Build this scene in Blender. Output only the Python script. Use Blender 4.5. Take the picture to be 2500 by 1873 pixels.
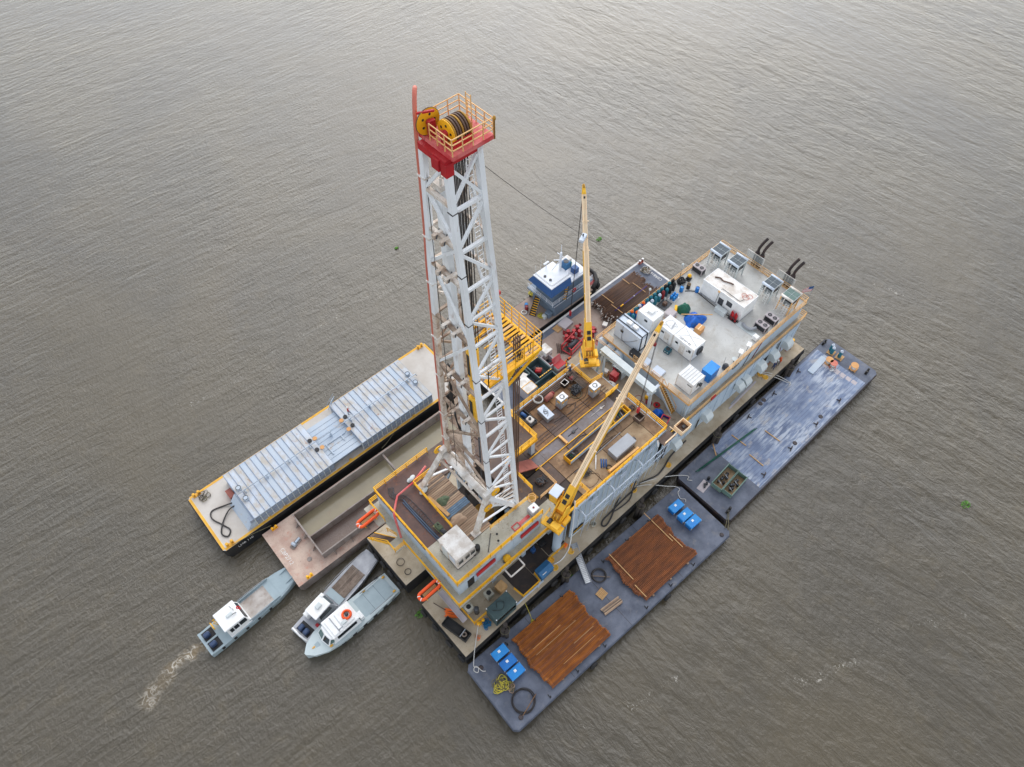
import bpy, math, random
from mathutils import Vector, Matrix
random.seed(7)
for o in list(bpy.data.objects): bpy.data.objects.remove(o, do_unlink=True)
scn = bpy.context.scene
COL = scn.collection
R = math.radians
# ------------------------------------------------------------------ camera (drone, 92 m up, looking 55.8 degrees down)
cd = bpy.data.cameras.new('camera'); cam = bpy.data.objects.new('camera', cd); COL.objects.link(cam)
cd.sensor_width = 36.0; cd.sensor_fit = 'HORIZONTAL'; cd.lens = 25.416; cd.clip_start = 1.0; cd.clip_end = 9000
TH, PI_ = R(42.13), R(55.76)
_rt = Vector((math.cos(TH), -math.sin(TH), 0))
_fw = Vector((math.sin(TH)*math.cos(PI_), math.cos(TH)*math.cos(PI_), -math.sin(PI_)))
_up = _rt.cross(_fw)
_m = Matrix((_rt, _up, -_fw)).transposed().to_4x4(); _m.translation = Vector((-10.2452, -19.4715, 92.0))
cam.matrix_world = _m
scn.camera = cam
# ------------------------------------------------------------------ overcast daylight
SUN_EL, SUN_AZ = R(42), R(46)          # azimuth of the sun measured from +X towards +Y
w = bpy.data.worlds.new('World'); scn.world = w; w.use_nodes = True
nt = w.node_tree; nt.nodes.clear()
wo = nt.nodes.new('ShaderNodeOutputWorld'); bg = nt.nodes.new('ShaderNodeBackground')
sky = nt.nodes.new('ShaderNodeTexSky'); sky.sky_type = 'NISHITA'; sky.sun_disc = False
sky.sun_elevation = SUN_EL; sky.sun_rotation = math.pi/2 - SUN_AZ
sky.air_density = 1.0; sky.dust_density = 1.0; sky.ozone_density = 1.0; sky.altitude = 0
hs = nt.nodes.new('ShaderNodeHueSaturation'); hs.inputs['Saturation'].default_value = 0.28
nt.links.new(sky.outputs[0], hs.inputs['Color']); nt.links.new(hs.outputs[0], bg.inputs[0])
bg.inputs[1].default_value = 0.15; nt.links.new(bg.outputs[0], wo.inputs[0])
sl = bpy.data.lights.new('sun', 'SUN'); sl.energy = 0.6; sl.angle = R(70); sl.color = (1.0, 0.985, 0.965)
so = bpy.data.objects.new('sun', sl); COL.objects.link(so)
so.rotation_euler = (Vector((-math.cos(SUN_EL)*math.cos(SUN_AZ), -math.cos(SUN_EL)*math.sin(SUN_AZ), -math.sin(SUN_EL)))).to_track_quat('-Z', 'Y').to_euler()
so.location = (0, 0, 150)
vs = scn.view_settings; vs.view_transform = 'Standard'; vs.look = 'None'; vs.exposure = 1.0; vs.gamma = 1.0; vs.use_curve_mapping = False
# ------------------------------------------------------------------ materials
def lin(c):
    return tuple(((v/255)/12.92 if v/255 <= .04045 else ((v/255+.055)/1.055)**2.4) for v in c)
MATS = {}
def mat(name, col, rough=.6, metal=0., col2=None, amt=.35, scale=.6, rust=None, ramt=.3, rscale=1.2, stretch=(1,1,1), bump=.15, spec=.4, soft=.12, speck=0., vary=0., dist=.6, brk=.7):
    """procedural painted/weathered surface: colour drift, patches of wear or rust with their own outline, fine grain and relief"""
    m = bpy.data.materials.new(name); m.use_nodes = True; t = m.node_tree; N = t.nodes; L = t.links
    b = N['Principled BSDF']; c1 = lin(col) + (1,)
    geo = N.new('ShaderNodeNewGeometry'); mp = N.new('ShaderNodeMapping'); mp.inputs['Scale'].default_value = stretch
    L.new(geo.outputs['Position'], mp.inputs['Vector'])
    def noise(sc, det=5, dist=0.):
        n = N.new('ShaderNodeTexNoise'); n.inputs['Scale'].default_value = sc; n.inputs['Detail'].default_value = det
        n.inputs['Roughness'].default_value = .62; n.inputs['Distortion'].default_value = dist
        L.new(mp.outputs[0], n.inputs['Vector']); return n
    def ramp(src, a, bb):
        r = N.new('ShaderNodeMapRange'); r.inputs[1].default_value = a; r.inputs[2].default_value = bb
        L.new(src, r.inputs[0]); return r.outputs[0]
    def mix(fac, a, bb):
        x = N.new('ShaderNodeMix'); x.data_type = 'RGBA'
        if isinstance(fac, float): x.inputs[0].default_value = fac
        else: L.new(fac, x.inputs[0])
        for i, v in ((6, a), (7, bb)):
            if isinstance(v, tuple): x.inputs[i].default_value = v
            else: L.new(v, x.inputs[i])
        return x.outputs[2]
    def scl(fac, k):
        q = N.new('ShaderNodeMath'); q.operation = 'MULTIPLY'; q.inputs[1].default_value = k; L.new(fac, q.inputs[0]); return q.outputs[0]
    if col2 is None: col2 = tuple(v*.86 for v in col)
    cur = mix(scl(ramp(noise(scale).outputs[0], .38, .62), amt*2 if amt < .5 else 1.), c1, lin(col2) + (1,))
    if rust is not None:
        f = ramp(noise(rscale, 7, dist).outputs[0], .68-ramt*.45, .68-ramt*.45+soft)
        if brk:      # ragged, flaked edges
            g_ = ramp(noise(rscale*5.5, 5).outputs[0], .36, .6); mm = N.new('ShaderNodeMath'); mm.operation = 'MULTIPLY'; L.new(f, mm.inputs[0])
            ad = N.new('ShaderNodeMapRange'); ad.inputs[3].default_value = 1-brk; L.new(g_, ad.inputs[0]); L.new(ad.outputs[0], mm.inputs[1]); f = mm.outputs[0]
        cur = mix(scl(f, .9), cur, lin(rust) + (1,))
    if speck:
        f = ramp(noise(7., 3).outputs[0], .62, .70)
        cur = mix(scl(f, speck), cur, lin(tuple(v*.45 for v in col)) + (1,))
    if vary:      # every piece a slightly different tone
        oi = N.new('ShaderNodeObjectInfo'); hv = N.new('ShaderNodeHueSaturation'); v = N.new('ShaderNodeMapRange'); v.inputs[3].default_value = 1-vary; v.inputs[4].default_value = 1+vary
        L.new(oi.outputs['Random'], v.inputs[0]); L.new(v.outputs[0], hv.inputs['Value']); L.new(cur, hv.inputs['Color']); cur = hv.outputs[0]
    L.new(cur, b.inputs['Base Color'])
    g = noise(9, 4)
    rr = N.new('ShaderNodeMapRange'); rr.inputs[3].default_value = max(.05, rough-.12); rr.inputs[4].default_value = min(1, rough+.15)
    L.new(g.outputs[0], rr.inputs[0]); L.new(rr.outputs[0], b.inputs['Roughness'])
    b.inputs['Metallic'].default_value = metal; b.inputs['Specular IOR Level'].default_value = spec
    if bump:
        bp = N.new('ShaderNodeBump'); bp.inputs['Strength'].default_value = bump; bp.inputs['Distance'].default_value = .03
        L.new(g.outputs[0], bp.inputs['Height']); L.new(bp.outputs[0], b.inputs['Normal'])
    MATS[name] = m; return m
def M(n): return MATS[n]
RU = (128, 78, 44)
mat('yellow', (246, 186, 30), .5, col2=(232, 164, 26), rust=(150, 95, 40), ramt=.08)
mat('tan_yellow', (236, 192, 134), .6, col2=(222, 168, 100), rust=(150, 95, 60), ramt=.12)
mat('boom_tan', (255, 230, 194), .55, col2=(250, 214, 170), amt=.4, scale=.8, rust=(190, 120, 60), ramt=.04)
mat('boom_yellow', (248, 196, 60), .5, col2=(238, 176, 44), rust=(140, 90, 40), ramt=.08)
mat('white', (240, 241, 241), .5, col2=(214, 214, 210), amt=.3, scale=.7, rust=(190, 160, 125), ramt=.03)
mat('white_dirty', (232, 229, 224), .6, col2=(196, 186, 174), amt=.45, scale=.9, rust=(150, 110, 80), ramt=.16, rscale=3.)
mat('white_blue', (204, 214, 226), .5, col2=(190, 202, 218), amt=.3, rust=(150, 130, 115), ramt=.06)
mat('mast_white', (240, 243, 246), .5, col2=(220, 222, 222), amt=.4, scale=.5, rust=(150, 112, 84), ramt=.16, rscale=.9, stretch=(1, 1, .35))
mat('mast_rusty', (226, 218, 208), .6, col2=(190, 170, 150), amt=.5, scale=.7, rust=(126, 90, 66), ramt=.36, rscale=1.6)
mat('grey_blue', (184, 199, 212), .55, col2=(168, 184, 198), amt=.35, scale=.4, rust=(120, 96, 78), ramt=.05, rscale=1.5, stretch=(1, 1, .4))
mat('grey_paint', (204, 211, 211), .55, col2=(186, 193, 193), amt=.35, rust=(120, 95, 75), ramt=.06)
mat('hull_black', (34, 35, 38), .6, col2=(50, 48, 46), amt=.5, rust=(70, 56, 44), ramt=.2, stretch=(1, 1, .4))
mat('deck_concrete', (188, 174, 152), .85, col2=(164, 148, 124), amt=.5, scale=.35, rust=(132, 104, 72), ramt=.16, rscale=.8, bump=.3, speck=.5)
mat('deck_pale', (192, 190, 178), .85, col2=(172, 168, 152), amt=.5, scale=.5, rust=(138, 124, 106), ramt=.22, rscale=2.6, bump=.3, speck=.7)
mat('deck_mid', (176, 164, 146), .85, col2=(148, 134, 116), amt=.5, scale=.4, rust=(116, 98, 80), ramt=.25, rscale=1.1, speck=.5)
mat('roof_deck', (200, 200, 196), .8, col2=(178, 177, 172), amt=.5, scale=.22, rust=(156, 144, 124), ramt=.32, rscale=.55, speck=.5, soft=.25)
mat('rust_deck', (104, 78, 70), .55, col2=(84, 64, 60), amt=.5, scale=.5, rust=(162, 88, 40), ramt=.2, rscale=.9, bump=.25, soft=.2)
mat('dark_deck', (70, 60, 54), .65, col2=(56, 50, 48), amt=.5, scale=.6, rust=(92, 72, 56), ramt=.25, rscale=1.)
mat('plate_a', (156, 128, 98), .7, vary=.1, col2=(122, 96, 72), amt=.6, scale=.6, rust=(96, 76, 60), ramt=.36, rscale=1.4, speck=.6)
mat('plate_b', (122, 92, 66), .65, vary=.12, col2=(144, 106, 66), amt=.6, scale=.6, rust=(92, 68, 52), ramt=.4, rscale=1.1, speck=.5)
mat('plate_c', (106, 88, 78), .6, vary=.12, col2=(88, 72, 66), amt=.5, scale=.5, rust=(146, 106, 68), ramt=.25, rscale=1.2, speck=.4)
mat('plate_d', (170, 148, 118), .75, vary=.08, col2=(142, 116, 88), amt=.6, scale=.6, rust=(122, 92, 64), ramt=.3, rscale=1.8, speck=.6)
mat('catwalk', (98, 86, 80), .3, col2=(122, 118, 124), amt=.7, scale=.45, rust=(92, 72, 60), ramt=.3, rscale=.8)
mat('wood', (176, 152, 128), .8, col2=(150, 124, 102), amt=.5, scale=1.2, stretch=(.3, 2, 1), rust=(120, 98, 80), ramt=.2, rscale=2., vary=.2)
mat('wood_dark', (132, 118, 106), .8, col2=(106, 92, 82), amt=.5, scale=1.5, rust=(84, 72, 62), ramt=.25, rscale=2.5, vary=.25)
mat('wood_fresh', (206, 166, 116), .75, col2=(186, 146, 98), amt=.4, scale=2)
mat('wood_blue', (112, 136, 158), .8, vary=.15, col2=(96, 116, 136), amt=.5, scale=1., rust=(140, 124, 108), ramt=.15)
mat('pipe_rust', (172, 102, 38), .8, col2=(132, 76, 32), amt=.6, scale=.9, stretch=(.5, 2., 1), rust=(186, 120, 62), ramt=.3, rscale=1.6, bump=.3, vary=.2)
mat('pipe_rust_b', (146, 88, 52), .8, col2=(118, 74, 50), amt=.6, scale=.9, stretch=(.5, 2., 1), rust=(168, 102, 54), ramt=.25, rscale=1.4, bump=.3, vary=.2)
mat('pipe_brown', (104, 76, 58), .6, col2=(90, 68, 58), amt=.6, scale=.8, stretch=(.4, 2, 1), rust=(132, 92, 62), ramt=.25, bump=.2, vary=.25)
mat('pipe_end', (206, 200, 192), .5, col2=(150, 140, 132), amt=.5, scale=4)
mat('barge_blue', (104, 110, 124), .6, col2=(80, 86, 100), amt=.8, scale=.45, rust=(134, 130, 126), ramt=.24, rscale=.7, soft=.22, speck=.4)
mat('barge_side', (74, 66, 66), .6, col2=(56, 54, 58), amt=.5, rust=(92, 66, 54), ramt=.3, stretch=(1, 1, .3))
mat('barge_salmon', (200, 178, 162), .75, col2=(178, 150, 136), amt=.7, scale=.55, rust=(196, 134, 114), ramt=.26, rscale=1.1, soft=.16, speck=.5)
mat('barge_tan', (200, 194, 186), .75, col2=(188, 180, 170), amt=.5, scale=.3, rust=(176, 168, 158), ramt=.2, rscale=.6, soft=.3)
mat('silo_steel', (182, 192, 202), .6, metal=.0, col2=(170, 185, 201), amt=.4, scale=.35, rust=(186, 172, 158), ramt=.2, rscale=.9, soft=.1)
mat('silo_rusty', (190, 199, 210), .6, metal=.0, col2=(182, 176, 166), amt=.5, scale=.9, rust=(158, 98, 56), ramt=.12, rscale=1.3, stretch=(1, .6, 1), soft=.07, vary=.04)
mat('seam_shade', (124, 138, 162), .6)  # roof seams: the shadow along them is painted in as a darker blue-grey
mat('silo_side', (146, 157, 172), .55, metal=.0, col2=(134, 145, 160), amt=.4, scale=.4)
mat('mud_water', (150, 140, 114), .1, col2=(138, 128, 104), amt=.5, scale=.2, rust=(150, 110, 82), ramt=.1, rscale=.35, spec=.5, bump=.02)
mat('mud_brown', (124, 108, 98), .25, col2=(112, 96, 88), amt=.5, scale=.25, bump=.03)
mat('hopper_steel', (150, 140, 134), .6, col2=(128, 118, 112), amt=.5, rust=(120, 84, 64), ramt=.25, stretch=(1, 1, .4))
mat('black', (30, 30, 32), .55, col2=(42, 42, 44), amt=.4)
mat('rubber', (36, 36, 38), .8, col2=(52, 50, 48), amt=.4)
mat('hose', (66, 62, 60), .6, col2=(50, 48, 48), amt=.4)
mat('cable_blue', (74, 88, 108), .6, col2=(60, 72, 92), amt=.4)
mat('mast_dirty', (176, 158, 140), .65, col2=(140, 120, 104), amt=.6, scale=.9, rust=(110, 82, 64), ramt=.36, rscale=1.8)
mat('cable', (44, 40, 40), .5, col2=(60, 54, 50), amt=.4)
mat('cable_brown', (110, 84, 70), .6, col2=(86, 66, 56), amt=.4)
mat('red', (188, 38, 44), .45, col2=(164, 34, 42), amt=.4, rust=(120, 50, 44), ramt=.06)
mat('crown_red', (196, 66, 70), .55, col2=(214, 120, 116), amt=.6, scale=.9, rust=(160, 44, 48), ramt=.15)
mat('salmon_pipe', (206, 124, 104), .5, col2=(196, 100, 84), amt=.5, scale=.3)
mat('dark_red', (150, 44, 48), .5, col2=(120, 36, 40), amt=.5, scale=2)
mat('skid_red', (168, 100, 86), .6, col2=(146, 84, 74), amt=.5, rust=(110, 66, 56), ramt=.2)
mat('orange', (238, 92, 36), .55, col2=(226, 80, 34), amt=.3)
mat('orange_hose', (240, 116, 40), .55, col2=(222, 98, 34), amt=.3)
mat('blue', (28, 118, 196), .45, col2=(22, 100, 178), amt=.4, rust=(150, 190, 220), ramt=.06)
mat('blue_bright', (30, 128, 206), .4, col2=(40, 146, 214), amt=.4, rust=(170, 200, 222), ramt=.05, rscale=3)
mat('tarp_blue', (20, 104, 200), .45, col2=(16, 84, 174), amt=.5, scale=2)
mat('machine_blue', (56, 112, 156), .5, col2=(44, 94, 138), amt=.4)
mat('navy', (44, 86, 140), .4, col2=(38, 76, 126), amt=.3)
mat('tug_grey', (112, 128, 144), .5, col2=(100, 116, 132), amt=.3)
mat('tug_white', (226, 230, 236), .45, col2=(208, 212, 218), amt=.3, rust=(180, 170, 160), ramt=.05)
mat('tug_deck', (164, 146, 134), .75, col2=(150, 130, 118), amt=.5, scale=.5, rust=(136, 110, 98), ramt=.2, speck=.3)
mat('boat_grey', (158, 174, 180), .5, col2=(146, 162, 168), amt=.35, scale=.6, rust=(126, 130, 128), ramt=.08)
mat('boat_pale', (186, 198, 200), .45, col2=(174, 188, 190), amt=.3, scale=.6)
mat('boat_alu', (176, 178, 182), .4, metal=.3, col2=(150, 152, 158), amt=.4, scale=.8)
mat('boat_deck_worn', (186, 180, 174), .8, col2=(160, 150, 142), amt=.5, scale=.8, rust=(132, 112, 98), ramt=.25, rscale=1.6)
mat('glass', (30, 38, 44), .08, col2=(40, 50, 56), amt=.4, bump=0, spec=.6)
mat('glass_green', (96, 122, 116), .08, col2=(70, 90, 90), amt=.5, bump=0, spec=.6)
mat('motor', (58, 76, 108), .3, col2=(50, 66, 94), amt=.3)
mat('chrome', (190, 194, 198), .3, metal=.6, col2=(160, 164, 168), amt=.4)
mat('alu', (158, 161, 166), .5, metal=.2, col2=(146, 149, 155), amt=.4, scale=.8)
mat('steel_dark', (82, 84, 88), .5, metal=.3, col2=(60, 62, 66), amt=.5, scale=2)
mat('teal', (44, 124, 140), .45, col2=(38, 104, 122), amt=.4, scale=2)
mat('teal_dark', (24, 78, 92), .45, col2=(30, 92, 106), amt=.4, scale=2)
mat('green_shed', (72, 92, 92), .6, col2=(60, 78, 80), amt=.5, scale=.8, rust=(96, 100, 92), ramt=.1)
mat('green', (34, 108, 84), .6, col2=(28, 88, 70), amt=.5, scale=2)
mat('green_frame', (112, 138, 128), .55, col2=(96, 122, 112), amt=.4, rust=(120, 104, 88), ramt=.12)
mat('green_pipe', (36, 92, 76), .5, col2=(30, 76, 64), amt=.4)
mat('olive', (96, 108, 84), .8, col2=(78, 92, 70), amt=.5, scale=3)
mat('khaki', (148, 140, 98), .7, col2=(124, 116, 78), amt=.5, scale=3)
mat('bin_green', (88, 108, 110), .55, col2=(74, 92, 96), amt=.4, rust=(104, 90, 76), ramt=.15)
mat('rope_white', (208, 206, 200), .8, col2=(196, 194, 190), amt=.4, scale=4)
mat('rope_yellow', (206, 190, 70), .8, col2=(170, 160, 70), amt=.5, scale=5)
mat('rope_dark', (120, 112, 84), .8, col2=(92, 88, 70), amt=.5, scale=5)
mat('rope_blue', (40, 120, 160), .8, col2=(34, 96, 132), amt=.5, scale=5)
mat('cardboard', (214, 162, 108), .8, col2=(196, 144, 92), amt=.3)
mat('purple', (60, 46, 128), .5, col2=(74, 60, 140), amt=.4)
mat('grating', (186, 140, 54), .6, col2=(160, 116, 44), amt=.5, scale=1.2)
mat('exhaust', (64, 52, 50), .7, col2=(48, 42, 42), amt=.5, rust=(112, 72, 52), ramt=.25)
mat('fan_dark', (36, 38, 42), .5, col2=(50, 52, 56), amt=.4)
mat('solar_grill', (58, 74, 84), .35, col2=(46, 60, 70), amt=.5, scale=1.5)
mat('grill_green', (92, 118, 112), .4, col2=(78, 104, 98), amt=.5, scale=1.5)
mat('hvac', (186, 178, 180), .6, col2=(170, 160, 162), amt=.4)
mat('skin', (188, 140, 112), .6, bump=0)
mat('cloth_navy', (50, 62, 96), .8, bump=0); mat('cloth_orange', (240, 98, 40), .8, bump=0); mat('cloth_grey', (96, 104, 108), .8, bump=0); mat('cloth_red', (180, 60, 52), .8, bump=0)
mat('leaf', (70, 120, 40), .7, col2=(96, 146, 52), amt=.6, scale=3)
mat('piling', (66, 60, 56), .85, col2=(62, 56, 52), amt=.5, scale=1.2, stretch=(1, 1, .3))
mat('paint_white', (226, 224, 220), .7, col2=(204, 200, 194), amt=.5, scale=1.5)
mat('paint_black', (34, 36, 40), .6)
mat('paint_yellow', (232, 180, 66), .7, col2=(214, 160, 62), amt=.5, scale=.8, rust=(190, 176, 156), ramt=.2)
# ------------------------------------------------------------------ mesh helpers
class MB:
    def __init__(s, o=(0, 0, 0)): s.v = []; s.f = []; s.sm = []; s.o = o
    def add(s, vs, fs, smooth=False):
        n = len(s.v); ox, oy, oz = s.o
        s.v += [(a-ox, b-oy, c-oz) for a, b, c in vs]
        for f in fs: s.f.append(tuple(i+n for i in f)); s.sm.append(smooth)
        return s
    def box(s, x0, y0, z0, x1, y1, z1):
        return s.add([(x0,y0,z0),(x1,y0,z0),(x1,y1,z0),(x0,y1,z0),(x0,y0,z1),(x1,y0,z1),(x1,y1,z1),(x0,y1,z1)],
                     [(0,3,2,1),(4,5,6,7),(0,1,5,4),(1,2,6,5),(2,3,7,6),(3,0,4,7)])
    def cbox(s, x0, y0, z0, x1, y1, z1, c):
        """box with chamfered vertical and top edges"""
        a = [(x0+c,y0),(x1-c,y0),(x1,y0+c),(x1,y1-c),(x1-c,y1),(x0+c,y1),(x0,y1-c),(x0,y0+c)]
        b = [(x0+2*c,y0+c),(x1-2*c,y0+c),(x1-c,y0+2*c),(x1-c,y1-2*c),(x1-2*c,y1-c),(x0+2*c,y1-c),(x0+c,y1-2*c),(x0+c,y0+2*c)]
        vs = [(x,y,z0) for x,y in a]+[(x,y,z1-c) for x,y in a]+[(x,y,z1) for x,y in b]
        fs = [tuple(range(7,-1,-1)), tuple(range(16,24))]
        for k in (0, 8):
            for i in range(8): j = (i+1) % 8; fs.append((k+i,k+j,k+8+j,k+8+i))
        return s.add(vs, fs)
    def prism(s, poly, z0, z1):
        n = len(poly)
        return s.add([(x,y,z0) for x,y in poly]+[(x,y,z1) for x,y in poly],
                     [tuple(range(n-1,-1,-1)), tuple(range(n,2*n))]+[(i,(i+1)%n,n+(i+1)%n,n+i) for i in range(n)])
    def extr(s, pts3, d):
        n = len(pts3); q = [(p[0]+d[0],p[1]+d[1],p[2]+d[2]) for p in pts3]
        return s.add(list(pts3)+q, [tuple(range(n-1,-1,-1)), tuple(range(n,2*n))]+[(i,(i+1)%n,n+(i+1)%n,n+i) for i in range(n)])
    def bar(s, p, q, w, h=None, up=(0, 0, 1)):
        h = h or w; p = Vector(p); q = Vector(q); d = (q-p).normalized(); u = Vector(up)
        if abs(d.dot(u)) > .98: u = Vector((1, 0, 0))
        a = d.cross(u).normalized()*w/2; b = a.cross(d).normalized()*h/2
        vs = [tuple(e+i*a+j*b) for e in (p, q) for i, j in ((-1,-1),(1,-1),(1,1),(-1,1))]
        return s.add(vs, [(0,1,2,3),(7,6,5,4),(0,4,5,1),(1,5,6,2),(2,6,7,3),(3,7,4,0)])
    def tube(s, p, q, r, n=8, r2=None, caps=True):
        r2 = r if r2 is None else r2; p = Vector(p); q = Vector(q); d = (q-p).normalized(); u = Vector((0,0,1)) if abs(d.z) < .95 else Vector((1,0,0))
        a = d.cross(u).normalized(); b = a.cross(d)
        ring = lambda c, rr: [tuple(c+a*rr*math.cos(2*math.pi*i/n)+b*rr*math.sin(2*math.pi*i/n)) for i in range(n)]
        s.add(ring(p, r)+ring(q, r2), [(i,n+i,n+(i+1)%n,(i+1)%n) for i in range(n)], True)
        if caps:
            k = len(s.v)-2*n; s.f += [tuple(range(k,k+n)), tuple(range(k+2*n-1,k+n-1,-1))]; s.sm += [False, False]
        return s
    def path(s, pts, r, n=6, closed=False):
        P = [Vector(p) for p in pts]; m = len(P); rings = []; pu = None
        for i in range(m):
            a = P[(i-1) % m] if (i > 0 or closed) else P[i]; b = P[(i+1) % m] if (i < m-1 or closed) else P[i]
            d = (b-a).normalized() if (b-a).length > 1e-6 else Vector((1,0,0))
            u = pu if pu is not None else (Vector((0,0,1)) if abs(d.z) < .9 else Vector((1,0,0)))
            x = d.cross(u); x = x.normalized() if x.length > 1e-4 else d.orthogonal().normalized()
            y = x.cross(d).normalized(); pu = y
            rings.append([tuple(P[i]+x*r*math.cos(2*math.pi*k/n)+y*r*math.sin(2*math.pi*k/n)) for k in range(n)])
        vs = [v for q in rings for v in q]; fs = []
        for i in range(m if closed else m-1):
            j = (i+1) % m
            fs += [(i*n+k, i*n+(k+1)%n, j*n+(k+1)%n, j*n+k) for k in range(n)]
        s.add(vs, fs, True)
        if not closed:
            k = len(s.v)-m*n; s.f += [tuple(range(k+n-1,k-1,-1)), tuple(range(k+(m-1)*n, k+m*n))]; s.sm += [False, False]
        return s
    def torus(s, c, Rr, r, ax=(0, 0, 1), n=18, k=7):
        ax = Vector(ax).normalized(); a = ax.orthogonal().normalized(); b = ax.cross(a); c = Vector(c)
        return s.path([tuple(c+a*Rr*math.cos(2*math.pi*i/n)+b*Rr*math.sin(2*math.pi*i/n)) for i in range(n)], r, k, True)
    def lathe(s, prof, c=(0, 0, 0), n=14, smooth=True):
        """profile [(r, z)...] round the vertical axis through c"""
        vs = []; fs = []
        for r, z in prof: vs += [(c[0]+r*math.cos(2*math.pi*i/n), c[1]+r*math.sin(2*math.pi*i/n), c[2]+z) for i in range(n)]
        for j in range(len(prof)-1): fs += [(j*n+i, j*n+(i+1)%n, (j+1)*n+(i+1)%n, (j+1)*n+i) for i in range(n)]
        s.add(vs, fs, smooth); k = len(s.v)-len(vs)
        if prof[-1][0] > 1e-3: s.f.append(tuple(range(k+(len(prof)-1)*n, k+len(prof)*n))); s.sm.append(False)
        if prof[0][0] > 1e-3: s.f.append(tuple(range(k+n-1, k-1, -1))); s.sm.append(False)
        return s
    def grid(s, fn, nu, nv, smooth=True):
        vs = [fn(i/nu, j/nv) for j in range(nv+1) for i in range(nu+1)]
        fs = [(j*(nu+1)+i, j*(nu+1)+i+1, (j+1)*(nu+1)+i+1, (j+1)*(nu+1)+i) for j in range(nv) for i in range(nu)]
        return s.add(vs, fs, smooth)
    def mesh(s, name, m):
        me = bpy.data.meshes.new(name); me.from_pydata(s.v, [], s.f); me.polygons.foreach_set('use_smooth', s.sm)
        if m: me.materials.append(M(m) if isinstance(m, str) else m)
        me.update(); return me
def T(name, label, cat, loc=(0, 0, 0), rz=0., group=None):
    o = bpy.data.objects.new(name, None); COL.objects.link(o); o.empty_display_size = .2
    o.location = loc; o.rotation_euler = (0, 0, rz); o['label'] = label; o['category'] = cat
    if group: o['group'] = group
    return o
def P(name, mb, m, par, label=None):
    me = mb.mesh(name, m); o = bpy.data.objects.new(name, me); COL.objects.link(o); o.parent = par
    if label: o['label'] = label
    return o
def I(name, me, par, loc=(0, 0, 0), rot=(0, 0, 0), sc=None):
    o = bpy.data.objects.new(name, me); COL.objects.link(o); o.parent = par; o.location = loc; o.rotation_euler = rot
    if sc: o.scale = sc
    return o
def S1(name, mb, m, label, cat, loc=(0, 0, 0), rz=0., group=None):
    """a thing that is one mesh"""
    o = bpy.data.objects.new(name, mb.mesh(name, m)); COL.objects.link(o); o.location = loc; o.rotation_euler = (0, 0, rz)
    o['label'] = label; o['category'] = cat
    if group: o['group'] = group
    return o
def SI(name, me, label, cat, loc, rot=(0, 0, 0), group=None):
    o = bpy.data.objects.new(name, me); COL.objects.link(o); o.location = loc; o.rotation_euler = rot; o['label'] = label; o['category'] = cat
    if group: o['group'] = group
    return o
def dup(root, loc, rz, label, group=None):
    r = root.copy(); COL.objects.link(r); r.location = loc; r.rotation_euler = (0, 0, rz); r['label'] = label
    if group: r['group'] = group
    for ch in list(root.children):
        c = ch.copy(); COL.objects.link(c); c.parent = r
        for g in list(ch.children):
            d = g.copy(); COL.objects.link(d); d.parent = c
    return r
_post = {}
def railing(par, pts, z, m='yellow', h=1.1, sp=1.5, o=(0, 0, 0), t=.07, toe=False, name='guard_rail', n=3):
    """guard rail along pts at deck height z: top and middle rails, toe board, posts as sub-parts; pts in the coordinates o is taken from"""
    for (x0, y0), (x1, y1) in zip(pts, pts[1:]):
        b = MB(o)
        for k in range(n): zz = z+h*(1-k/n); b.bar((x0,y0,zz), (x1,y1,zz), t)
        if toe: b.bar((x0,y0,z+.1), (x1,y1,z+.1), .03, .16)
        g = P(name, b, m, par)
        key = (m, h, t)
        if key not in _post: _post[key] = MB().box(-t/2, -t/2, 0, t/2, t/2, h+.01).mesh('rail_post', m)
        ln = math.hypot(x1-x0, y1-y0); k = max(1, round(ln/sp))
        for i in range(k+1):
            if i == k and (x1, y1) != pts[-1]: continue
            I('rail_post', _post[key], g, (x0+(x1-x0)*i/k-o[0], y0+(y1-y0)*i/k-o[1], z-o[2]))
def text(s, size, m, par, loc, rot, name='lettering', depth=.006):
    cu = bpy.data.curves.new('t', 'FONT'); cu.body = s; cu.size = size; cu.extrude = depth; cu.align_x = 'CENTER'; cu.align_y = 'CENTER'
    to = bpy.data.objects.new('t', cu); COL.objects.link(to); dg = bpy.context.evaluated_depsgraph_get()
    me = bpy.data.meshes.new_from_object(to.evaluated_get(dg)); bpy.data.objects.remove(to, do_unlink=True); bpy.data.curves.remove(cu)
    me.name = name; me.materials.clear(); me.materials.append(M(m))
    return I(name, me, par, loc, rot)
def rope(name, pts, r, m, label, cat='rope', sag=0.):
    if sag:
        a, b = Vector(pts[0]), Vector(pts[-1]); pts = [tuple(a.lerp(b, i/12)-Vector((0, 0, sag*4*(i/12)*(1-i/12)))) for i in range(13)]
    o = pts[0]; return S1(name, MB(o).path(pts, r, 5), m, label, cat, o)
def spl(pts, k=6, closed=False):
    """Catmull-Rom through pts"""
    P_ = [Vector(p) for p in pts]; out = []; n = len(P_); rg = n if closed else n-1
    g = lambda i: P_[i % n] if closed else P_[max(0, min(n-1, i))]
    for i in range(rg):
        p0, p1, p2, p3 = g(i-1), g(i), g(i+1), g(i+2)
        for j in range(k):
            t = j/k; out.append(tuple(.5*((2*p1)+(p2-p0)*t+(2*p0-5*p1+4*p2-p3)*t*t+(3*p1-p0-3*p2+p3)*t**3)))
    if not closed: out.append(tuple(P_[-1]))
    return out
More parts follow.
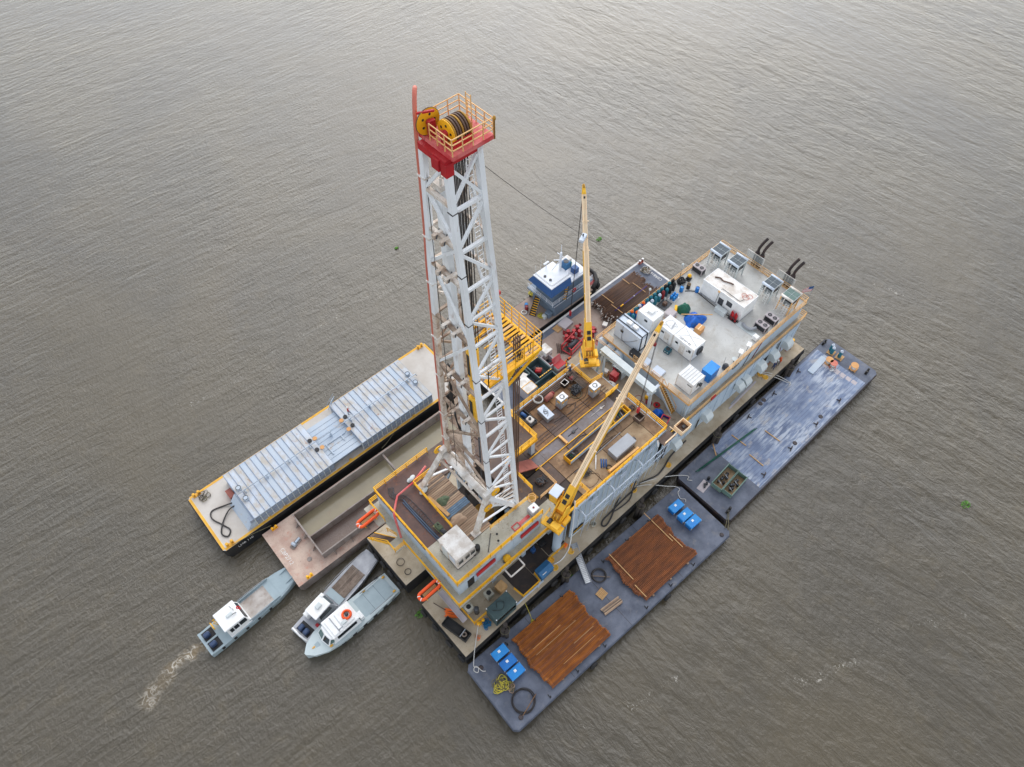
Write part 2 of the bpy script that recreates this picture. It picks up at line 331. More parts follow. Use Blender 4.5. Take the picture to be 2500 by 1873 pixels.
# ------------------------------------------------------------------ water
def water():
    b = MB(); s = 4000; b.add([(-s,-s,0),(s,-s,0),(s,s,0),(-s,s,0)], [(0,1,2,3)])
    m = bpy.data.materials.new('river_water'); m.use_nodes = True; t = m.node_tree; N = t.nodes; L = t.links; p = N['Principled BSDF']
    geo = N.new('ShaderNodeNewGeometry')
    def noise(sc, rot=0., st=(1,1,1), det=3, dist=0., rough=.55):
        mp = N.new('ShaderNodeMapping'); mp.inputs['Rotation'].default_value = (0, 0, rot); mp.inputs['Scale'].default_value = st
        L.new(geo.outputs['Position'], mp.inputs['Vector'])
        n = N.new('ShaderNodeTexNoise'); n.inputs['Scale'].default_value = sc; n.inputs['Detail'].default_value = det; n.inputs['Roughness'].default_value = rough
        n.inputs['Distortion'].default_value = dist; L.new(mp.outputs[0], n.inputs['Vector']); return n.outputs[0]
    def math_(op, a, bb, clamp=False):
        q = N.new('ShaderNodeMath'); q.operation = op; q.use_clamp = clamp
        for i, v in enumerate((a, bb)):
            if isinstance(v, (int, float)): q.inputs[i].default_value = v
            else: L.new(v, q.inputs[i])
        return q.outputs[0]
    def mr(v, a, bb, c=0., d=1.):
        r = N.new('ShaderNodeMapRange'); r.interpolation_type = 'SMOOTHSTEP'
        for i, x in ((1, a), (2, bb), (3, c), (4, d)): r.inputs[i].default_value = x
        L.new(v, r.inputs[0]); return r.outputs[0]
    def mix(f, a, bb):
        x = N.new('ShaderNodeMix'); x.data_type = 'RGBA'; L.new(f, x.inputs[0])
        for i, v in ((6, a), (7, bb)):
            if isinstance(v, tuple): x.inputs[i].default_value = v
            else: L.new(v, x.inputs[i])
        return x.outputs[2]
    # waves: wind rows (crests along Y) in the open water on one side, a finer cross chop on the sheltered side
    sp = N.new('ShaderNodeSeparateXYZ'); L.new(geo.outputs['Position'], sp.inputs[0]); X, Y = sp.outputs[0], sp.outputs[1]
    side = math_('ADD', math_('MULTIPLY', X, .74), math_('MULTIPLY', Y, -.67))
    side = mr(math_('ADD', side, math_('MULTIPLY', math_('SUBTRACT', noise(.02), .5), 60.)), -35, 35)
    A = math_('ADD', math_('MULTIPLY', noise(.2, -.18, (1.7, .5, 1), 3, .5), 1.1), math_('MULTIPLY', noise(.62, .1, (1.5, .6, 1), 4, .6), .6))
    B = math_('ADD', math_('MULTIPLY', noise(.22, .22, (.5, 1.5, 1), 3, .5), .6), math_('MULTIPLY', noise(.7, .15, (.4, 1.7, 1), 4, .4), .5))
    hb_ = math_('ADD', math_('MULTIPLY', A, side), math_('MULTIPLY', B, math_('SUBTRACT', 1., side)))
    hh = math_('ADD', hb_, math_('MULTIPLY', noise(2.4, .5, (1, .6, 1), 5, .4, .65), .26))
    bp = N.new('ShaderNodeBump'); bp.inputs['Strength'].default_value = .42; bp.inputs['Distance'].default_value = 1.; L.new(hh, bp.inputs['Height']); L.new(mr(noise(.022, .3, (1, .6, 1), 3, .6), .36, .6, .26, .5), bp.inputs['Strength'])
    L.new(bp.outputs[0], p.inputs['Normal'])
    # silt clouds
    c = mix(mr(noise(.03, .4, (1, 1, 1), 4, .8), .35, .65), lin((86, 78, 62))+(1,), lin((78, 72, 60))+(1,))
    c = mix(math_('MULTIPLY', mr(noise(.45, .2, (1, 1, 1), 4, .5), .5, .75), .35), c, lin((94, 84, 64))+(1,))
    # foam flecks gathered along a few drift lines
    wob = math_('MULTIPLY', math_('SUBTRACT', noise(.16, 0, (1,1,1), 4), .5), 5.)
    def line(x0, y0, x1, y1, wd):
        ln = math.hypot(x1-x0, y1-y0); ux, uy = (x1-x0)/ln, (y1-y0)/ln
        dx = math_('SUBTRACT', X, x0); dy = math_('SUBTRACT', Y, y0)
        u = math_('ADD', math_('MULTIPLY', dx, ux), math_('MULTIPLY', dy, uy))
        v = math_('ADD', math_('ADD', math_('MULTIPLY', dx, -uy), math_('MULTIPLY', dy, ux)), wob)
        return math_('MULTIPLY', mr(math_('ABSOLUTE', v, 0), wd, 0.), math_('MULTIPLY', mr(u, -1.5, 1.5), mr(u, ln+1.5, ln-1.5)))
    fl = None
    for q in FOAM:
        l_ = line(*q); fl = l_ if fl is None else math_('MAXIMUM', fl, l_)
    flk = math_('MULTIPLY', mr(noise(2.6, 0, (1,1,1), 4, 1.2, .7), .56, .68), mr(noise(.22, 0, (1,1,1), 3), .42, .6))
    foam = math_('MULTIPLY', math_('MULTIPLY', fl, flk), .6)
    # thrown-up silt and foam behind the running boat
    wk = [(-22.4, 23.1), (-25.2, 23.8), (-27.6, 23.6), (-31.5, 21.8)]
    wv = None
    for i in range(3):
        (x0, y0), (x1, y1) = wk[i], wk[i+1]; ln = math.hypot(x1-x0, y1-y0); ux, uy = (x1-x0)/ln, (y1-y0)/ln
        dx = math_('SUBTRACT', X, x0); dy = math_('SUBTRACT', Y, y0)
        u = math_('ADD', math_('MULTIPLY', dx, ux), math_('MULTIPLY', dy, uy)); v = math_('ADD', math_('MULTIPLY', dx, -uy), math_('MULTIPLY', dy, ux))
        v = math_('ADD', v, math_('MULTIPLY', math_('SUBTRACT', noise(.5, 0, (1,1,1), 4), .5), 3.))
        l_ = math_('MULTIPLY', mr(math_('ABSOLUTE', v, 0), 1.0+.3*i, .1), math_('MULTIPLY', mr(u, -.6, .6), mr(u, ln+.6, ln-.6)))
        l_ = math_('MULTIPLY', l_, (.8, .6, .38)[i]); wv = l_ if wv is None else math_('MAXIMUM', wv, l_)
    c = mix(math_('MULTIPLY', wv, .6), c, lin((140, 118, 82))+(1,))
    vein = math_('SUBTRACT', 1., mr(math_('ABSOLUTE', math_('SUBTRACT', noise(.75, 0, (1,1,1), 5, 1.2), .5), 0), .0, .07))
    foam = math_('MAXIMUM', foam, math_('MULTIPLY', math_('MULTIPLY', wv, vein), .8))
    c = mix(foam, c, lin((212, 208, 196))+(1,))
    L.new(c, p.inputs['Base Color'])
    p.inputs['IOR'].default_value = 1.36; p.inputs['Specular IOR Level'].default_value = 1.0
    L.new(math_('ADD', math_('MULTIPLY', foam, .5), .11), p.inputs['Roughness'])
    o = bpy.data.objects.new('water', b.mesh('water', m)); COL.objects.link(o); o['kind'] = 'structure'
FOAM = []
for pl_, wd in (([(-12, 58.5), (-2, 55.6), (9, 57.6), (18.6, 56), (34.4, 54.1), (49.5, 48.5), (58.1, 44.6), (65.5, 40.3), (73.3, 34), (80.2, 26.9), (88.1, 7), (92.8, -4.4)], 1.1), ([(1.4, -14), (9.8, -15.6), (15, -17.5), (23.2, -20.7)], 1.0), ([(26, -27.5), (29.8, -29.5), (37.2, -31.1)], 1.0), ([(39.9, -32.1), (51.1, -38.3)], 1.0), ([(75.2, -14.8), (77.5, -27.8)], .9)):
    FOAM += [(*p, *q, wd) for p, q in zip(pl_, pl_[1:])]
water()
# ------------------------------------------------------------------ drilling barge hull
Z0, ZM, ZP, ZD = 3.0, 8.9, 12.3, 15.6      # main deck, mid deck, pipe deck / walkway, drill deck
hull = T('drilling_barge', 'long black-sided drilling barge hull with weathered tan deck under the rig', 'barge', (34, 10, 0))
HO = (34, 10, 0)
KEY = [(0, 0), (68.16, 0), (68.16, 20.1), (0, 20.1), (0, 11.69), (17, 11.69), (17, 8.47), (0, 8.47)]
P('hull', MB(HO).prism(KEY, -1.5, 2.96), 'hull_black', hull)
P('deck', MB(HO).prism([(x+(.06 if x == 0 else -.06 if x > 60 else 0), y+(.06 if y == 0 else -.06 if y > 20 else 0)) for x, y in KEY], 2.96, Z0), 'deck_concrete', hull)
b = MB(HO).box(0, -.14, 1.9, 68.16, -.002, 2.5).box(-.14, -.14, 1.9, -.002, 8.4, 2.5).box(-.14, 11.75, 1.9, -.002, 20.1, 2.5)
P('rub_rail', b, 'hull_black', hull)
for i, (x0, y0, x1, y1) in enumerate([(9.9, .75, 12.75, 4.7), (12.8, 2.1, 15.9, 4.9), (16, 2.5, 18.8, 4.9)]):
    P('deck_plate', MB(HO).box(x0, y0, Z0+.002, x1, y1, Z0+.03), 'dark_deck', hull)
P('kerb', MB(HO).box(8.6, .5, Z0+.002, 13.2, .66, Z0+.2), 'grey_blue', hull)
railing(hull, [(12.9, 1.9), (12.75, .75), (9.9, .72), (9.7, 2.2)], Z0, 'yellow', .9, 1.4, HO, .06, False)
railing(hull, [(3.26, 4.72), (3.26, 2.23), (5.16, 2.21)], Z0, 'yellow', 1.1, 1.3, HO, .06)
railing(hull, [(15.9, 2.05), (18.2, 2.0)], Z0, 'yellow', 1.0, 1.2, HO, .06)
dm = {}
for i, (x, y) in enumerate([(18.5, 1.04), (15.79, 1.9), (15.48, .84), (31.4, 1.86), (37.27, .88), (59.14, 1.7), (59.28, .85), (30.9, 1.5)]):
    b = MB(HO).lathe([(.45, 0), (.45, .06), (.34, .09), (.32, .05), (.05, .05)], (x, y, Z0+.002), 16)
    P('deck_fitting', b, 'paint_yellow', hull)
def bitt(name, label, x, y, z, rz, m='yellow', group='mooring bitts', s=1.):
    t = T(name, label, 'bitt', (x, y, z), rz, group)
    P('base', MB().box(-.55*s, -.22*s, 0, .55*s, .22*s, .06), m, t)
    for dx in (-.34, .34):
        P('post', MB().lathe([(.15*s, .06), (.15*s, .55*s), (.21*s, .57*s), (.21*s, .66*s), (.12*s, .7*s)], (dx*s, 0, 0), 12), m, t)
    return t
bitt('mooring_bitt', 'yellow mooring bitt with blue rope beside it on the bow corner of the rig hull', 3.98, 1.88, Z0, -.1)
bitt('mooring_bitt', 'bright yellow double bitt on the stern deck past the grey vent hoods', 67.15, 2.0, Z0, .1, s=1.25)
# fender tyres
tm = MB().torus((0, 0, 0), .42, .19, (1, 0, 0), 18, 8).mesh('tire', 'rubber')
def tire(x, y, z, rz, label, g='tyre fenders'):
    SI('tire_fender', tm, label, 'tire', (x, y, z), (0, 0, rz), g)
for y, l in ((7.7, 'nearest the orange float ring'), (5.4, 'second from the float ring'), (2.8, 'third from the float ring'), (.5, 'at the outer bow corner')):
    tire(-.36, y, 2.1, 0, 'black tyre fender hung on the rig bow, ' + l)
for x, l in ((9.1, 'beside the dark plate well'), (14.3, 'just before the second piling cluster'), (20.6, 'below the end of the aluminium gangway'), (23.8, 'second past the aluminium gangway'), (27.0, 'beside the looped black hose'), (33.2, 'between hose loop and rope bitt'), (55, 'below the tan stained side deck'), (51, 'above the worn deck of the grey barge')):
    tire(x, -.36, 2.1, math.pi/2, 'black tyre fender on the rig side ' + l)
# piling clusters
def piling(x, y, label):
    t = T('piling_cluster', label, 'pilings', (x, y, 0), 0, 'piling clusters along the rig side')
    for i, (dx, dy, h) in enumerate(((0, 0, 4.5), (.5, .12, 5.1), (.25, -.42, 4.2))):
        P('pile', MB().lathe([(.27, -2), (.27, h-.15), (.2, h)], (dx, dy, 0), 10), 'piling', t)
    P('rope_band', MB().torus((.25, -.1, 3.75), .58, .035, (.1, .1, 1), 18, 5), 'rope_dark', t)
for x, y, l in ((5.2, -.75, 'black piling cluster beside the dark green shed'), (15.5, -.75, 'black piling cluster by the blue machine on the side deck'), (29.4, -.75, 'black piling cluster beside the black hose loop'), (45.5, -.7, 'black piling cluster opposite the tan basket platform'), (62.8, -.65, 'black piling cluster next to the workers on the stern deck')):
    piling(x, y, l)
# ------------------------------------------------------------------ substructure, walkway and drill deck block
sub = T('drill_substructure', 'grey two-level drill deck block with yellow rails at the bow', 'rig structure', (9, 10, Z0)); SO = (9, 10, Z0)
colm = MB().box(-.3, -.3, 0, .3, .3, ZP-Z0-.3).mesh('column', 'grey_blue')
for x in (3.6, 8.6, 13.6, 18.2):
    for y in (4.9, 7.6, 12.6, 17.2): I('column', colm, sub, (x-9, y-10, 0))
for y in (4.9, 17.2):
    for x0, x1 in ((3.6, 8.6), (8.6, 13.6), (13.6, 18.2)): P('brace', MB(SO).bar((x0, y, Z0+.4), (x1, y, ZP-.6), .25), 'grey_blue', sub)
b = MB(SO).bar((8.6, 2.6, ZP-.9), (8.6, 1.5, ZP-1.0), .16).bar((8.6, 1.5, ZP-1.0), (10.7, 1.5, ZP-1.0), .16).bar((10.7, 1.5, ZP-1.0), (10.7, 2.6, ZP-.9), .16)
P('lifting_frame', b, 'white_dirty', sub)
# walkway slab (pipe deck level)
b = MB(SO).box(1.8, 2.45, ZP-.32, 18.1, 5.4, ZP).box(1.8, 5.4, ZP-.32, 5.4, 18.9, ZP).box(5.4, 16.2, ZP-.32, 18.1, 18.9, ZP)
P('walkway_deck', b, 'deck_pale', sub)
P('lower_floor', MB(SO).box(13.9, 5.4, ZP-.32, 18.1, 16.2, ZP-.004), 'dark_deck', sub)
railing(sub, [(1.85, 12.5), (1.85, 2.5), (18.4, 2.5)], ZP, 'yellow', 1.1, 1.5, SO, .09, n=3)
railing(sub, [(1.85, 19.2), (1.85, 16.2)], ZP, 'yellow', 1.1, 1.5, SO, .08)
railing(sub, [(1.85, 19.2), (3.8, 19.2)], ZP, 'yellow', 1.1, 1.5, SO, .08)
P('landing', MB(SO).box(.4, 12.2, ZP-.15, 1.8, 13.7, ZP-.002), 'deck_pale', sub); P('landing', MB(SO).box(.9, 16.2, ZP-.15, 1.8, 19.2, ZP-.002), 'deck_pale', sub)
railing(sub, [(1.8, 12.3), (.45, 12.3), (.45, 13.65)], ZP, 'yellow', 1.1, 1.2, SO, .07)
st = P('stairway', MB(SO).bar((.5, 13.7, ZP-.1), (.1, 19.4, Z0+1.2), .08, .3).bar((1.5, 13.7, ZP-.1), (1.1, 19.4, Z0+1.2), .08, .3), 'yellow', sub)
trd = MB().box(-.5, -.1, 0, .5, .1, .05).mesh('tread', 'plate_c')
for i in range(26): f = (i+.5)/26; I('tread', trd, st, (1-.4*f-9, 13.7+5.7*f-10, (ZP-.1)*(1-f)+(Z0+1.2)*f-Z0))
b = MB(SO)
for k in (.55, 1.1): b.bar((.45, 13.65, ZP+k), (-.4, 16.4, ZP-2.6+k), .07).bar((1.75, 13.65, ZP+k), (1.7, 16.1, ZP-2.6+k), .07)
b.bar((-.4, 16.4, ZP-2.8), (-.4, 16.4, ZP-1.5), .07).bar((1.7, 16.1, ZP-2.8), (1.7, 16.1, ZP-1.5), .07)
P('stair_rail', b, 'yellow', sub)
# walls between walkway and drill deck
b = MB(SO).box(2.7, 3.55, ZP, 15.2, 3.75, ZD-.25).box(2.7, 3.75, ZP, 2.9, 18.3, ZD-.25).box(2.7, 18.3, ZP, 15.2, 18.5, ZD-.25).box(15.0, 3.75, ZP, 15.2, 5.6, ZD-.25)
P('wall', b, 'grey_blue', sub)
for x in (5.4, 8.1, 10.8, 13.5): P('wall_rib', MB(SO).box(x, 3.49, ZP, x+.1, 3.55, ZD-.25), 'grey_blue', sub)
P('doorway_shade', MB(SO).box(4.0, 3.50, ZP+.05, 4.9, 3.548, ZP+2.1), 'black', sub)  # flat black sheet painting the shade inside an open door
for y in (6.2, 9.4, 12.6, 15.8): P('wall_rib', MB(SO).box(2.64, y, ZP, 2.7, y+.1, ZD-.25), 'grey_blue', sub)
# drill deck slab with opening over the keyway
b = MB(SO).box(2.6, 3.45, ZD-.25, 6.6, 9.0, ZD).box(6.6, 3.45, ZD-.25, 15.25, 6.3, ZD)
P('deck_pale_plates', MB(SO).box(10.0, 14.8, ZD-.25, 16.3, 18.6, ZD), 'plate_c', sub)
P('deck_pale_plates', b, 'deck_pale', sub)
P('deck_rust_plates', MB(SO).box(2.6, 9.0, ZD-.25, 6.6, 18.6, ZD).box(6.6, 15.9, ZD-.25, 10, 18.6, ZD), 'rust_deck', sub)
P('deck_under_planks', MB(SO).box(6.6, 6.3, ZD-.25, 10.0, 15.9, ZD-.1), 'wood_dark', sub)
pl = MB().box(0, .03, 0, 3.3, .225, .1).mesh('plank', 'wood'); plb = MB().box(0, .03, 0, 3.3, .225, .1).mesh('plank', 'wood_blue'); pld = MB().box(0, .03, 0, 3.3, .225, .1).mesh('plank', 'wood_dark')
y = 6.35
while y < 15.6:
    me = plb if 9.95 < y < 10.95 else (pld if random.random() < .12 else pl)
    I('plank', me, sub, (6.68+random.uniform(-.06, .06)-9, y-10, ZD-.095-Z0+random.uniform(0, .02)), (0, 0, random.uniform(-.006, .006))); y += .25
railing(sub, [(2.65, 18.5), (2.65, 3.5), (15.2, 3.5)], ZD, 'yellow', 1.1, 1.5, SO, .09, n=3)
railing(sub, [(2.65, 18.5), (10.4, 18.5)], ZD, 'yellow', 1.1, 1.5, SO, .08)
railing(sub, [(10.4, 16.1), (6.55, 16.1), (6.42, 8.9)], ZD, 'yellow', 1.1, 1.5, SO, .08)
railing(sub, [(9.5, 6.0), (13.3, 5.88), (15.1, 5.82)], ZD, 'yellow', 1.0, 1.5, SO, .06)
for x0 in (5.2, 11.8):
    P('ladder_cover', MB(SO).box(x0, 3.3, ZP+1.7, x0+2.7, 3.47, ZP+2.35), 'red', sub, 'red lettered board hung on the deck edge')
# drill floor behind the mast
b = MB(SO).box(14.0, 6.3, ZD-.25, 16.4, 14.8, ZD-.002).box(16.4, 11.2, ZD-.25, 21.3, 17.1, ZD-.002)
P('drill_floor', b, 'plate_c', sub)
b = MB(SO).box(16.3, 11.0, ZD-.5, 21.5, 11.2, ZD+.02).box(21.3, 11.2, ZD-.5, 21.5, 17.2, ZD+.02)
P('floor_edge_beam', b, 'yellow', sub)
railing(sub, [(16.5, 11.1), (21.4, 11.1), (21.4, 17.1)], ZD, 'yellow', 1.1, 1.3, SO, .08)
railing(sub, [(16.3, 6.4), (16.3, 9.1)], ZD, 'yellow', 1.1, 1.3, SO, .08)
for x, y in ((17, 11.4), (20.9, 11.4), (17, 16.8), (20.9, 16.8)): I('column', colm, sub, (x-9, y-10, 0), (0, 0, 0), (1, 1, 1.36))
P('ramp', MB(SO).extr([(16.4, 9.25, ZD-.05), (20.2, 9.25, ZP+.05), (20.2, 9.25, ZP-.1), (16.4, 9.25, ZD-.25)], (0, 1.55, 0)), 'skid_red', sub, 'worn pipe ramp up to the drill floor')
P('grating_floor', MB(SO).box(15.3, 6.3, ZP+.001, 17.4, 10.2, ZP+.06), 'grating', sub)
P('black_mat', MB(SO).box(17.42, 6.0, ZP+.001, 20.0, 9.0, ZP+.05), 'dark_deck', sub)
P('bollard_cage', MB(SO).torus((15.5, 5.6, ZP+3.9), .45, .04, (0, 0, 1), 14, 5).torus((15.5, 5.6, ZP+3.4), .45, .04, (0, 0, 1), 14, 5), 'tan_yellow', sub)
# well equipment seen down the opening
t = T('blowout_preventer', 'dark stack of valves down the open well below the mast', 'valve stack', (11.8, 10.05, 0))
P('body', MB().lathe([(.9, 1), (.9, 3), (1.2, 3.1), (1.2, 3.5), (.8, 3.6), (.8, 5.5), (1.15, 5.6), (1.15, 7.3), (.7, 7.6), (.7, 9.3), (.95, 9.4), (.95, 9.9)], (0, 0, 0), 16), 'steel_dark', t)
for z in (4.3, 6.4): P('ram', MB().tube((-1.7, 0, z), (1.7, 0, z), .38, 10), 'green_shed', t)
P('flange', MB().lathe([(1.3, 9.9), (1.3, 10.15)], (0, 0, 0), 18), 'grating', t)
for i, (x, y, z, sx, sy, sz, m) in enumerate([(10.9, 12.6, 8.5, 1.1, .9, 1.0, 'green_shed'), (12.6, 7.6, 9.5, .8, .9, .8, 'grating'), (10.8, 8.4, 9.9, .7, .9, .5, 'steel_dark'), (12.4, 13.3, 10.3, 1.2, .7, .4, 'dark_deck')]):
    t = T('valve_box', ['green cabinet', 'amber cabinet', 'dark steel box', 'dark flat box'][i] + ' in the shadowed well under the mast', 'cabinet', (x, y, z))
    P('body', MB().cbox(-sx/2, -sy/2, 0, sx/2, sy/2, sz, .04), m, t); P('bracket', MB().box(-sx/2-.05, -.1, -1.2, -sx/2+.05, .1, sz*.6), 'steel_dark', t)
P('well_floor', MB(SO).box(5.4, 5.4, 6.0, 17, 8.4, 6.1).box(5.4, 11.8, 6.0, 17, 16.2, 6.1), 'dark_deck', sub)
# doghouse
def hutch(name, label, cat, x0, y0, x1, y1, z0, h, m='white_dirty', mr='white_dirty', ov=.08):
    o = ((x0+x1)/2, (y0+y1)/2, z0); t = T(name, label, cat, o)
    P('wall', MB(o).box(x0, y0, z0+.12, x1, y1, z0+h-.06), m, t)
    P('skid', MB(o).box(x0-.04, y0-.04, z0, x1+.04, y1+.04, z0+.12), 'steel_dark', t)
    P('roof', MB(o).cbox(x0-ov, y0-ov, z0+h-.06, x1+ov, y1+ov, z0+h+.06, .03), mr, t)
    return t, o
t, o = hutch('doghouse', 'white square driller cabin with windows on the bow drill deck', 'cabin', 3.85, 4.85, 6.35, 7.9, ZD, 2.8)
for x in (4.05, 4.95, 5.7): w_ = P('window', MB(o).box(x, 4.80, ZD+1.1, x+.62, 4.848, ZD+2.0), 'glass', t); P('frame', MB(o).box(x-.04, 4.775, ZD+1.0, x+.66, 4.80, ZD+1.1).box(x-.04, 4.775, ZD+2.0, x+.66, 4.80, ZD+2.08).box(x-.04, 4.775, ZD+1.1, x, 4.80, ZD+2.0).box(x+.62, 4.775, ZD+1.1, x+.66, 4.80, ZD+2.0), 'white_dirty', w_)
w_ = P('window', MB(o).box(3.80, 5.2, ZD+1.0, 3.848, 6.1, ZD+2.1), 'white_blue', t)
P('door', MB(o).box(3.80, 6.5, ZD+.15, 3.848, 7.4, ZD+2.2), 'grey_paint', t)
S1('hose_coil', MB().torus((0, 0, 0), .38, .03, (0, 1, .2), 18, 5).torus((.05, -.02, -.05), .42, .03, (0, 1, .1), 18, 5), 'hose', 'thin black hose coil hung on the driller cabin corner', 'hose', (6.4, 4.72, ZD+.6))
# tote
def tote(x, y, z, rz, label):
    t = T('liquid_tote', label, 'tote', (x, y, z), rz)
    P('pallet', MB().box(-.55, -.5, 0, .55, .5, .12), 'alu', t)
    P('tank', MB().cbox(-.52, -.47, .13, .52, .47, 1.1, .06), 'white', t)
    P('cap', MB().lathe([(.12, 1.1), (.12, 1.16)], (0, 0, 0), 12), 'dark_red', t)
    b = MB()
    for z_ in (.3, .6, .9): b.box(-.56, -.51, z_, .56, -.48, z_+.04).box(-.56, .48, z_, .56, .51, z_+.04).box(-.56, -.51, z_, -.53, .51, z_+.04).box(.53, -.51, z_, .56, .51, z_+.04)
    for i in range(6):
        for sy in (-.5, .5): b.box(-.55+i*.215, sy-.015, .12, -.53+i*.215, sy+.015, 1.12)
    P('cage', b, 'alu', t)
tote(14.58, 4.35, ZD, 0, 'white caged liquid tote on the corner of the drill deck')
# deck clutter on the drill deck
t = T('engine_pump', 'olive engine pump standing on the rust coloured drill deck', 'pump', (5.35, 9.75, ZD), -1.5)
P('base', MB().box(-.9, -.35, 0, .9, .35, .15), 'khaki', t); P('block', MB().cbox(-.7, -.3, .15, .25, .3, .75, .06), 'olive', t); P('motor', MB().tube((.25, 0, .45), (.95, 0, .45), .26, 12), 'steel_dark', t); P('exhaust', MB().path([(-.4, 0, .75), (-.4, 0, 1.1), (-.1, 0, 1.25)], .06), 'black', t); P('flywheel', MB().tube((1.0, 0, .5), (1.1, 0, .5), .32, 12), 'black', t)
t = T('cable_tray', 'curved steel cable ladder lying across the rust coloured drill deck', 'cable tray', (4.6, 13, ZD))
pts = spl([(4.3, 17.6, 0), (3.9, 16.9, 0), (4.1, 16.2, 0), (4.7, 15.4, 0), (4.9, 13, 0), (4.9, 11.2, 0), (4.9, 9.6, 0)], 5)
L_, Rr_ = [], []
for i, p in enumerate(pts):
    a = Vector(pts[max(0, i-1)]); c = Vector(pts[min(len(pts)-1, i+1)]); d = (c-a).normalized(); n_ = Vector((-d.y, d.x, 0))*.28
    L_.append(tuple(Vector(p)+n_+Vector((-4.6, -13, .12)))); Rr_.append(tuple(Vector(p)-n_+Vector((-4.6, -13, .12))))
P('side_rail', MB().path(L_, .04, 4), 'steel_dark', t); P('side_rail', MB().path(Rr_, .04, 4), 'steel_dark', t)
rg = MB().box(-.3, -.02, -.02, .3, .02, .02).mesh('rung', 'steel_dark')
for i in range(0, len(pts), 1):
    a, c = Vector(L_[i]), Vector(Rr_[i]); I('rung', rg, t, tuple((a+c)/2), (0, 0, math.atan2(c.y-a.y, c.x-a.x)))
S1('cable_bundle', MB((4.4, 12, ZD)).path(spl([(4.45, 15.4, ZD+.1), (4.4, 14.2, ZD+.1), (4.45, 12, ZD+.1), (4.5, 10, ZD+.12), (4.6, 8.6, ZD+.12)], 5), .1, 6).path(spl([(4.2, 15.2, ZD+.1), (4.22, 13.5, ZD+.1), (4.25, 11, ZD+.1), (4.35, 8.7, ZD+.1)], 5), .09, 6), 'cable_blue', 'dark blue-grey cable bundle running beside the cable ladder', 'cable', (4.4, 12, ZD))
S1('mud_pipe', MB((4.1, 16, ZD)).path([(8.8, 16.6, ZD+1.2), (6.4, 16.1, ZD+.75), (4.15, 16.05, ZD+.6), (2.6, 14.6, ZD+.75), (2.4, 14.3, ZD+.6), (1.75, 12.6, ZD-1.6)], .13, 8), 'crown_red', 'red pipe bent over the drill deck and down the bow wall', 'pipe', (4.1, 16, ZD))
for x, y, l in ((6.75, 16.9, 'white sandbag pair by the red pipe'), (6.9, 14.7, 'white sandbag pair on the rail side of the plank floor')):
    t = T('sandbag_pile', l, 'sandbags', (x, y, ZD))
    for dx, dy, dz in ((-.25, 0, 0), (.25, .1, 0), (0, -.1, .22)): P('sandbag', MB().grid(lambda u, v, dx=dx, dy=dy, dz=dz: (dx+.36*math.cos(2*math.pi*u)*math.sin(math.pi*v)**.6, dy+.28*math.sin(2*math.pi*u)*math.sin(math.pi*v)**.6, dz+.14-.14*math.cos(math.pi*v)), 10, 6), 'grey_paint', t)
def tarp(name, label, cat, x, y, z, rx, ry, h, m, seed=1, rz=0., n=26):
    rnd = random.Random(seed); ph = [rnd.uniform(0, 6.28) for _ in range(6)]
    def fn(u, v):
        a = 2*math.pi*u; q = 1+.12*math.sin(3*a+ph[0])+.08*math.sin(5*a+ph[1])
        r = v; hh = h*(1-r**2.2)*(1+.18*math.sin(4*a+ph[2])*r+.12*math.sin(7*a+ph[3])*r)+.03*math.sin(11*a+9*r+ph[4])*r*h
        return (rx*r*q*math.cos(a), ry*r*q*math.sin(a), max(.02, hh)+.01)
    return S1(name, MB().grid(fn, n, 7), m, label, cat, (x, y, z), rz)
tarp('tarpaulin', 'crumpled dark green tarpaulin on the plank floor', 'tarpaulin', 7.8, 12.3, ZD+.01, .75, .6, .25, 'olive', 3)
tarp('tarpaulin', 'crumpled brown canvas on the plank floor near the white cabin', 'tarpaulin', 7.5, 9.3, ZD+.01, 1.0, .7, .3, 'wood', 5)
S1('timber', MB().box(-.2, -1.7, 0, .2, 1.7, .22), 'wood_fresh', 'pale timber lying along the inner yellow rail of the drill deck', 'timber', (6.95, 12.1, ZD+.005), .1)
S1('drum', MB().lathe([(.29, 0), (.29, .28), (.31, .3), (.29, .32), (.29, .58), (.31, .6), (.29, .62), (.29, .88)]), 'hull_black', 'black drum beside the white driller cabin', 'drum', (6.95, 5.2, ZD))
S1('steel_rod', MB().tube((-1, 0, .06), (1.2, .3, .06), .04, 6), 'steel_dark', 'thin steel rod lying on the pale drill deck', 'rod', (8.4, 4.7, ZD), .6)
t = T('red_manifold', 'small faded red frame bolted on the pale drill deck', 'frame', (11.9, 4.3, ZD)); P('frame', MB().box(-.5, -.35, 0, .5, -.25, .1).box(-.5, .25, 0, .5, .35, .1).box(-.5, -.25, 0, -.4, .25, .1).box(.4, -.25, 0, .5, .25, .1), 'crown_red', t); P('plate', MB().box(.5, -.2, 0, 2.0, .2, .05), 'crown_red', t)
for i, (x, y) in enumerate(((9.7, 5.1), (9.3, 4.4))): P('deck_socket', MB(SO).lathe([(.13, 0), (.13, .05)], (x, y, ZD+.002), 10), 'black', sub)
